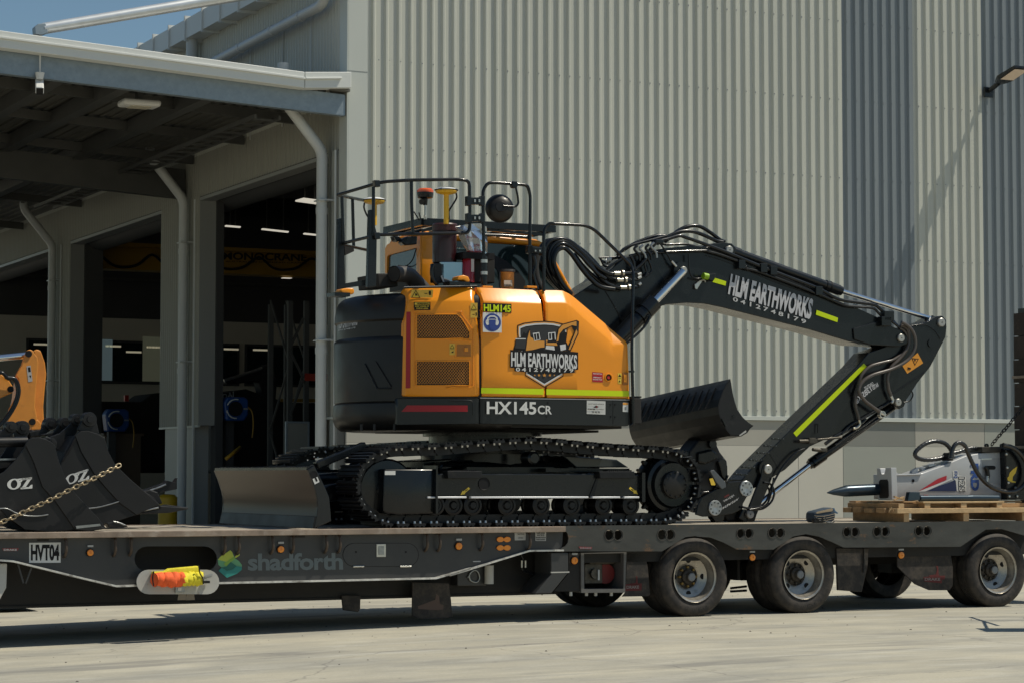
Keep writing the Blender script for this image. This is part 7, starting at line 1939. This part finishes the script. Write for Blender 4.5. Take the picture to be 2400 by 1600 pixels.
# third bucket behind, mostly hidden
t3 = Thing('digging_bucket', 'partly hidden black bucket behind the other two, only its hinge collars in view', 'bucket', TF, kk_([(60,1000)], 1.6)[0], group='black buckets on the trailer deck')
P3 = kk_([(-150,760),(0,700),(230,730),(250,900),(200,1300),(-150,1450)], 1.75)
t3.part('side_plate', MB().prism(P3, .5), BUCKM, bevel=.01)
t3.part('lug', MB().prism(kk_([(230,730),(250,700),(300,720),(330,760),(250,790)], 1.72), .1), BUCKM, bevel=.006)

# chains
def chain(name, lab, pts, m, llen, r, frame_n, group=None, seg=6):
    P = crom(pts, 10); L_ = [0]
    for a, b in zip(P, P[1:]): L_.append(L_[-1]+(b-a).length)
    N_ = int(L_[-1]/llen)
    base = pts[0]
    t = Thing(name, lab, 'chain', TF, base, group)
    h = llen*.62; w = r*2.6
    path = []
    for k in range(20):
        a = 2*math.pi*k/20
        path.append(Vector(((h-w)*(1 if math.cos(a) > 0 else -1) * (0 if abs(math.cos(a))<.01 else 1) + w*math.cos(a), 0, w*math.sin(a))))
    mbl = MB(); path.append(path[0]); 
    mbl.tube(path, r, seg, 0, False)
    me = mbl.mesh('chain_link', m, fix=False)
    j = 0
    for i in range(N_+1):
        d = L_[-1]*i/N_
        while j < len(L_)-2 and L_[j+1] < d: j += 1
        p = P[j].lerp(P[j+1], (d-L_[j])/max(1e-6, L_[j+1]-L_[j])); tg = (P[j+1]-P[j]).normalized()
        q = tg.to_track_quat('X', 'Z').to_matrix().to_4x4()
        t.inst('chain_link', me, Matrix.Translation(p) @ q @ Matrix.Rotation(R(90*(i % 2)+25+random.uniform(-8,8)), 4, 'X'))
    return t
random.seed(9)
cp = kk_([(945,990)], .24) + kk_([(760,1085),(560,1180),(400,1262),(240,1335),(60,1420),(-120,1490)], .20)
chain('load_chain', 'gold coloured load chain slung over the black buckets', cp, CHAINM, .043, .0065, 0)
cp = TF.n('S', [(330,1016),(370,968),(420,912),(476,842)], .55) + TF.n('S', [(540,770)], .55)
chain('load_chain', 'dark load chain rising from the rock breaker bracket to the raised ramp', cp, CHAIND, .043, .0065, 0)

# orange boom of a small digger standing behind the trailer
no = 4.6
OA = Thing('orange_digger_arm', 'orange digger arm standing upright behind the black buckets at far left', 'digger arm', TF, (kk_([(200,700)], no)[0].x, no, 0))
near = [(205,98),(218,72),(240,62),(262,70),(275,92),(300,125),(308,170),(300,260),(286,400),(282,520),(296,600),(288,650),(268,682),(240,690),(225,660),(120,650),(60,650),(75,540),(130,440),(150,370),(148,300),(128,270),(170,200)]
o = OA.part('arm_plate', MB().prism(kk_(near, no), .05), OLDOR, bevel=.01)
farp = [(275,75),(300,62),(330,72),(345,110),(365,170),(376,260),(362,400),(352,520),(358,640),(330,670),(290,692),(270,640),(280,400),(295,200)]
OA.part('arm_plate', MB().prism(kk_([(x-5,y) for x, y in farp], no+.28), .05), OLDOR, bevel=.01)
OA.part('arm_web', MB().prism(kk_([(100,645),(140,450),(160,300),(200,200),(250,180),(262,300),(255,500),(240,640)], no+.05), .25), OLDOR, bevel=.01)
OA.part('lower_bracket', MB().prism(kk_([(240,640),(300,620),(330,650),(325,700),(250,705)], no+.1), .12), OLDOR, bevel=.008)
for x, y, r in ((227,98,14),(257,640,14)):
    c = kk_([(x,y)], no-.0)[0]; OA.part('pivot_pin', MB().cyl(c, c+Vector((0,-.015,0)), .036, seg=16), BLACKP, parent=o)
sl_ = MB(); sl_.flat(kk_([(212,195),(245,190),(260,315),(226,322)], no-.003), 0); sl_.flat(kk_([(222,205),(242,203),(246,240),(228,242)], no-.004), 1); sl_.flat(kk_([(232,270),(250,268),(246,290)], no-.004), 1)
OA.part('sticker', sl_, [mat('pale_sticker', (.42,.42,.41), .5), BLACKP], parent=o, fix=False)
OA.part('boom_end', MB().prism(kk_([(-150,240),(0,255),(60,290),(100,350),(106,385),(98,410),(70,420),(0,450),(-150,500)], no-.15), .35), OLDOR, bevel=.012)
c = kk_([(83,380)], no-.15)[0]; OA.part('pivot_pin', MB().cyl(c, c+Vector((0,-.015,0)), .034, seg=16), BLACKP)
OA.part('ram_rod', MB().cyl(kk_([(-200,150)], no+.1)[0], kk_([(205,110)], no+.1)[0], .035, seg=14), CHROME)
for dx in (0, 14):
    OA.part('hose', MB().tube(crom(kk_([(40+dx,285),(110+dx,300),(140+dx,380),(125+dx,470),(80+dx,560),(20+dx,640),(-60,720)], no-.2)), .018, 8), BLACK)
OA.part('hose', MB().tube(crom(kk_([(-20,255),(20,250),(60,290),(90,300)], no-.2)), .02, 8), BLACK)
OA.part('slew_base', MB().box((kk_([(150,700)],no)[0].x-.5, no-.1, 0), (kk_([(150,700)],no)[0].x+.25, no+.5, 1.35)), UNDER, bevel=.03)

# ---- pallets
xx = lambda pts, n: TF.n('X', pts, n)
sX = lambda x, n=.26: xx([(x, 900)], n)[0].x
PN0, PN1 = .26, 1.18
PA = Thing('pallet', 'lower pine pallet on thick bearers, directly on the trailer deck', 'pallet', TF, (sX(1300), .8, DECK))
for x0, x1 in ((1025,1085),(1682,1745),(2330,2395)):
    PA.part('bearer', MB().box((sX(x0), PN0, DECK), (sX(x1), PN1, DECK+.088)), WOOD, bevel=.004)
    PA.part('sawn_end', MB().box((sX(x0)+.002, PN0-.003, DECK+.002), (sX(x1)-.002, PN0-.0005, DECK+.086)), WOODE)
zA = DECK+.089
for k in range(5):
    n_ = PN0-.03+.21*k
    PA.part('deck_plank', MB().box((sX(936)+random.uniform(-.02,.02)*(k>0), n_, zA), (sX(2480), n_+.15, zA+.052)), WOODE if k == 0 else WOOD, bevel=.004)
PA.part('broken_batten', MB().box((sX(936)-.02, PN0+.02, zA-.0+.003), (sX(936)+.10, PN0+.10, zA+.04)), WOOD, bevel=.003)
PB = Thing('pallet', 'upper pine pallet stacked under the grey rock breaker', 'pallet', TF, (sX(1300), .8, zA+.055))
zB = zA+.054
for x0, x1 in ((968,1030),(1255,1320),(1655,1720),(2050,2110)):
    PB.part('bearer', MB().box((sX(x0), PN0, zB), (sX(x1), PN1, zB+.050)), WOOD, bevel=.003)
    PB.part('sawn_end', MB().box((sX(x0)+.002, PN0-.003, zB+.002), (sX(x1)-.002, PN0-.0005, zB+.048)), WOODE)
for k in range(3):
    PB.part('stringer', MB().box((sX(1035), PN0+.12+.3*k, zB+.002), (sX(2440), PN0+.15+.3*k, zB+.046)), WOOD, bevel=.003)
zT = zB+.051
for i in range(5):
    n_ = PN0-.01+.21*i
    PB.part('deck_plank', MB().box((sX(1235 if i == 0 else 1010), n_, zT), (sX(2130 if i == 0 else 2460), n_+.13, zT+.019)), WOODE if i == 0 else WOOD, bevel=.003)
PB.part('splinter', MB().beam(xx([(862,935)],.22)[0], xx([(895,880)],.22)[0], .004, .005), WOODE)
PB.part('loose_slat', MB().beam(xx([(920,765)],.45)[0], xx([(1040,800)],.45)[0], .03, .015).beam(xx([(920,800)],.5)[0], xx([(1030,770)],.5)[0], .03, .012), WOODE)
zP = zT+.02

# ---- rock breaker
nB0, nB1 = .62, .98
BR = Thing('rock_breaker', 'grey hydraulic rock breaker lying on the pallets with red and blue stripes', 'rock breaker', TF, (xx([(1500,800)], nB0)[0].x, .8, zP))
body = xx([(905,520),(1215,512),(1300,480),(1440,430),(1720,312),(1880,285),(2122,272),(2150,500),(2163,802),(1400,798),(912,792)], nB0)
body = [Vector((p.x, p.y, max(p.z, zP))) for p in body]
bo = BR.part('housing', MB().prism(body, nB1-nB0), LGREY, bevel=.010, bseg=3)
sF = xx([(884,600)], nB0-.06)[0].x
yz = lambda pts, ds=0.: TF.s('X', pts, sF+ds)
pF = [Vector((p.x, p.y, max(p.z, zP))) for p in yz([(728,453),(764,453),(778,516),(808,516),(826,448),(884,446),(890,600),(896,800),(742,800),(733,620)])]
BR.part('front_frame', MB().prism(pF, .075, axis=0), LGREY, bevel=.006)
BR.part('frame_recess', MB().prism(yz([(752,600),(768,578),(838,575),(852,600),(858,755),(845,780),(765,785),(756,770)], -.006), .005, axis=0), UNDER)
BR.part('top_rail', MB().prism(xx([(900,512),(985,520),(1225,512),(1225,528),(900,535)], nB0-.02), .05), LGREY, bevel=.004)
BR.part('lifting_eye', MB().holes(xx([(1115,510),(1125,480),(1180,445),(1240,440),(1270,465),(1240,500),(1180,512)], nB0+.1), [xx(circ((1205,475), 24, 22, 12), nB0+.1)], .05), LGREY, bevel=.003)
BR.part('top_wedge', MB().prism(xx([(880,455),(970,510),(900,515)], nB0+.1), .1), LGREY, bevel=.003)
for pts in ([(1300,420),(1370,405),(1375,425),(1310,440)], [(1430,392),(1575,330),(1580,360),(1440,420)], [(1590,320),(1700,300),(1705,318),(1600,345)]):
    BR.part('side_bolt', MB().prism(xx(pts, nB0+.1), .12), mat('pale_steel', (.5,.52,.52), .3, metal=.6), bevel=.005)
ch = xx([(183,722),(250,716),(368,706),(392,702),(600,692),(850,680)], .8)
ax_d = (ch[-1]-ch[0]).normalized(); rs = [.006,.030,.058,.062,.062,.062]
BR.part('chisel_point', MB().tube(ch, rs, 24), NAVYST)
BR.part('end_plate', MB().prism(xx([(2122,272),(2140,272),(2166,802),(2145,802)], nB0-.06), .5), LGREY, bevel=.004)
BR.part('side_recess', MB().prism(xx([(1885,345),(2095,340),(2105,640),(1895,600)], nB0-.002), .003), mat('recess_grey', (.30,.31,.32), .4), parent=bo)
BR.part('recess_top', MB().prism(xx([(1882,345),(1998,342),(1996,356),(1884,362)], nB0-.006), .006), mat('pale_steel', (.5,.52,.52), .3, metal=.6), parent=bo)
BR.part('slot', MB().prism(xx(stadium(1912,2040,424,468,6), nB0-.004), .003), BLACKP, parent=bo)
BR.part('port_hose', MB().tube(crom(xx([(1925,440),(1945,470),(1955,530),(1950,560)], nB0-.03)), .022, 10), BLACK)
BR.part('hose_nut', MB().cyl(xx([(1950,540)],nB0-.03)[0], xx([(1942,600)],nB0-.03)[0], .022, seg=6), ZINC)
c = xx([(1129,590)], nB0-.002)[0]; BR.part('side_hole', MB().lathe(tuple(c), (0,-1,0), [(0,0),(.016,0),(.018,.002)], 16), BLACKP, parent=bo)
mb = MB(); nq = nB0-.004
mb.flat(xx([(1190,705),(1400,570),(1500,532),(1497,580),(1330,650)], nq), 0); mb.flat(xx([(1190,708),(1500,585),(1560,555),(1560,575),(1270,706)], nq), 2)
mb.flat(xx([(1265,706),(1595,582),(1605,640),(1608,706)], nq-.001), 1)
BR.part('stripes', mb, [mat('stripe_red', (.42,.015,.03), .4), NAVYP, mat('stripe_white', (.62,.62,.62), .4)], parent=bo, fix=False)
def vtext(txt, x0, x1, y0, y1, mi, mb, bold=.03, n=nB0-.006):  # reads upwards-turned: letters rotated a quarter turn clockwise
    text(mb, TF, 'X', txt, (x0, y0), (x0+(y1-y0)*.03, y1), (x1, y0), n, mi, bold)
mb = MB(); mb.flat(xx([(1565,478),(1622,474),(1632,525),(1712,545),(1715,706),(1612,706),(1600,590),(1570,560)], nB0-.003), 2)
vtext('125', 1625, 1700, 545, 715, 0, mb, .07, nB0-.005); vtext('125', 1633, 1692, 552, 708, 2, mb, .01, nB0-.006)
vtext('FXJ', 1572, 1618, 486, 560, 1, mb, .03, nB0-.005); vtext('FRD', 1762, 1850, 400, 702, 1, mb, .05, nB0-.005)
BR.part('lettering', mb, [BLACKP, mat('print_royal_blue', (.02,.07,.28), .4), WHITEP], parent=bo, fix=False)
# black adaptor with orange fish mark
xR = xx([(2140,500)], nB0)[0].x
ad = BR.part('adaptor_box', MB().prism(xx([(2146,235),(2200,232),(2480,300),(2480,800),(2166,800)], nB0-.10), .75), BLACK, bevel=.015)
BR.part('top_plate', MB().prism(xx([(1888,216),(2108,214),(2240,235),(2240,272),(2000,278),(1890,278)], nB0-.02), .22), mat('brown_black_plate', (.03,.025,.02), .5), bevel=.006)
mb = MB(); mb.flat(xx([(2278,432),(2262,500),(2230,545),(2225,590),(2262,600),(2258,612),(2222,608),(2195,600),(2172,585),(2168,560),(2185,540),(2195,500),(2230,465)], nB0-.104), 0)
BR.part('fish_emblem', mb, YELP, parent=ad, fix=False)
mb = MB()
for x, y in ((2155,298),(2165,446),(2178,612),(2188,762),(2258,668),(2275,760)): c = xx([(x,y)], nB0-.11)[0]; mb.lathe((c.x,c.y,c.z), (0,-1,0), [(.016,0),(.012,.012),(0,.014)], 8)
BR.part('adaptor_bolt', mb, ZINC, parent=ad)
for x in (1945, 2115): c = xx([(x,205)], nB0+.02)[0]; BR.part('shackle', MB().lathe(tuple(c), (0,1,0), [(.010,0),(.026,0),(.026,.02),(.010,.02)], 14), BLACK)
hs = mat('corrugated_hose', (.013,.013,.014), .3, coat=.4)
def chose(pts, n, name='breaker_hose', r=.024):
    P = crom([TF.n('X', [q[:2]], q[2] if len(q) > 2 else n)[0] for q in pts], 10)
    rs = [r*(1+.06*math.sin(i*1.9)) for i in range(len(P))]
    return BR.part(name, MB().tube(P, rs, 12), hs)
chose([(1560,330),(1545,250),(1480,180),(1380,155),(1270,180),(1175,250),(1150,305),(1190,345),(1290,360),(1420,345),(1530,300),(1640,270),(1730,240),(1800,232),(1855,255),(1880,290)], .70)
chose([(1545,345),(1560,260),(1590,195),(1640,172),(1700,205),(1740,300),(1785,400),(1850,520),(1950,630),(2060,690),(2180,712),(2290,690),(2370,610),(2395,500),(2380,400),(2320,300),(2230,225),(2120,195)], .45)
BR.part('hose_tie', MB().prism(xx([(1515,370),(1512,330),(1535,280),(1565,280),(1580,340),(1575,368)],.60), .12), BLACKP, bevel=.01)
# spare chisel
ps = xx([(1078,765),(1200,763),(1715,760),(1725,760),(1770,760),(1775,760),(2065,756)], .34)
z_ = zP + .032
ps = [Vector((p.x, .34, z_+.0)) for p in ps]
t = Thing('spare_chisel', 'blue grey spare chisel lying in front of the grey rock breaker', 'chisel', TF, (ps[2].x, .34, zP))
t.part('shank', MB().tube(ps[1:], [.034,.034,.034,.037,.037,.031][:6], 20), NAVYST)
t.part('wedge_tip', MB().prism(xx([(1090,714),(1205,716),(1205,800),(1070,816)], .31), .06), NAVYST, bevel=.004)
t.part('red_label', MB().box((xx([(1262,700)],.3)[0].x, .325, z_+.0335), (xx([(1315,700)],.3)[0].x, .345, z_+.036)), mat('label_red', (.65,.12,.08), .5))
# strap bundle
t = Thing('strap_bundle', 'coiled navy ratchet strap lying on the bare deck before the pallets', 'strap', TF, (xx([(150,1050)], .45)[0].x, .5, DECK))
o = t.part('strap_coil', MB().prism(xx([(40,950),(60,928),(150,905),(225,885),(258,892),(270,930),(274,985),(262,1025),(225,1046),(120,1052),(55,1048),(38,1010)], .45), .16), STRAPB, bevel=.012, bseg=3)
t.part('strap_inside', MB().prism(xx([(58,945),(80,930),(160,912),(235,893),(246,905),(238,925),(170,935),(75,952)], .444), .006), STRAPT, parent=o)
for y in (975, 1000, 1025): t.part('strap_edge', MB().tube(crom(xx([(42,y),(90,y+6),(170,y+2),(268,y-22)], .446)), .0025, 5), STRAPT, parent=o)
t.part('ratchet', MB().tube(crom(xx([(38,1040),(60,1000),(100,1030),(150,990),(175,1045),(230,1050),(262,1040)], .42)), .007, 8), BLACK)
t.part('hook', MB().tube(crom(xx([(150,995),(170,1040),(215,1048)], .41)), .004, 6), EDGE)
t.part('ratchet_body', MB().box(xx([(35,1052)],.42)[0], xx([(120,1010)],.46)[0]), BLACK, bevel=.005)
t.part('strap_tail', MB().prism(xx([(240,890),(262,890),(272,920),(305,945),(298,952),(262,930)], .47), .03), mat('blue_webbing', (.06,.14,.24), .8))
# unseen stand added outside the frame so its shadow falls into view
WF = Frame(Vector((0, 0, 0)), 0)
t = Thing('added_shadow_stand', 'folding sign on thin legs beside the last wheel, seen only by its shadow', 'sign', WF, (5.3, 22.1, 0))
t.part('leg', MB().cyl((5.25, 22.95, 0), (5.25, 22.95, 1.75), .02, seg=8), GALV); t.part('leg', MB().cyl((5.25, 22.35, 0), (5.25, 22.35, 2.0), .02, seg=8), GALV)
t.part('leg', MB().cyl((4.98, 20.8, 0), (4.98, 20.8, 1.3), .02, seg=8), GALV); t.part('brace', MB().cyl((4.98, 20.8, 1.2), (5.25, 22.35, 1.2), .015, seg=8), GALV)
t.part('board', MB().box((4.98, 20.75, .35), (5.01, 21.25, 1.25)), mat('stand_green', (.05,.3,.1), .5))
t.part('rail', MB().box((5.24, 21.6, 1.2), (5.26, 22.95, 1.24)), GALV)
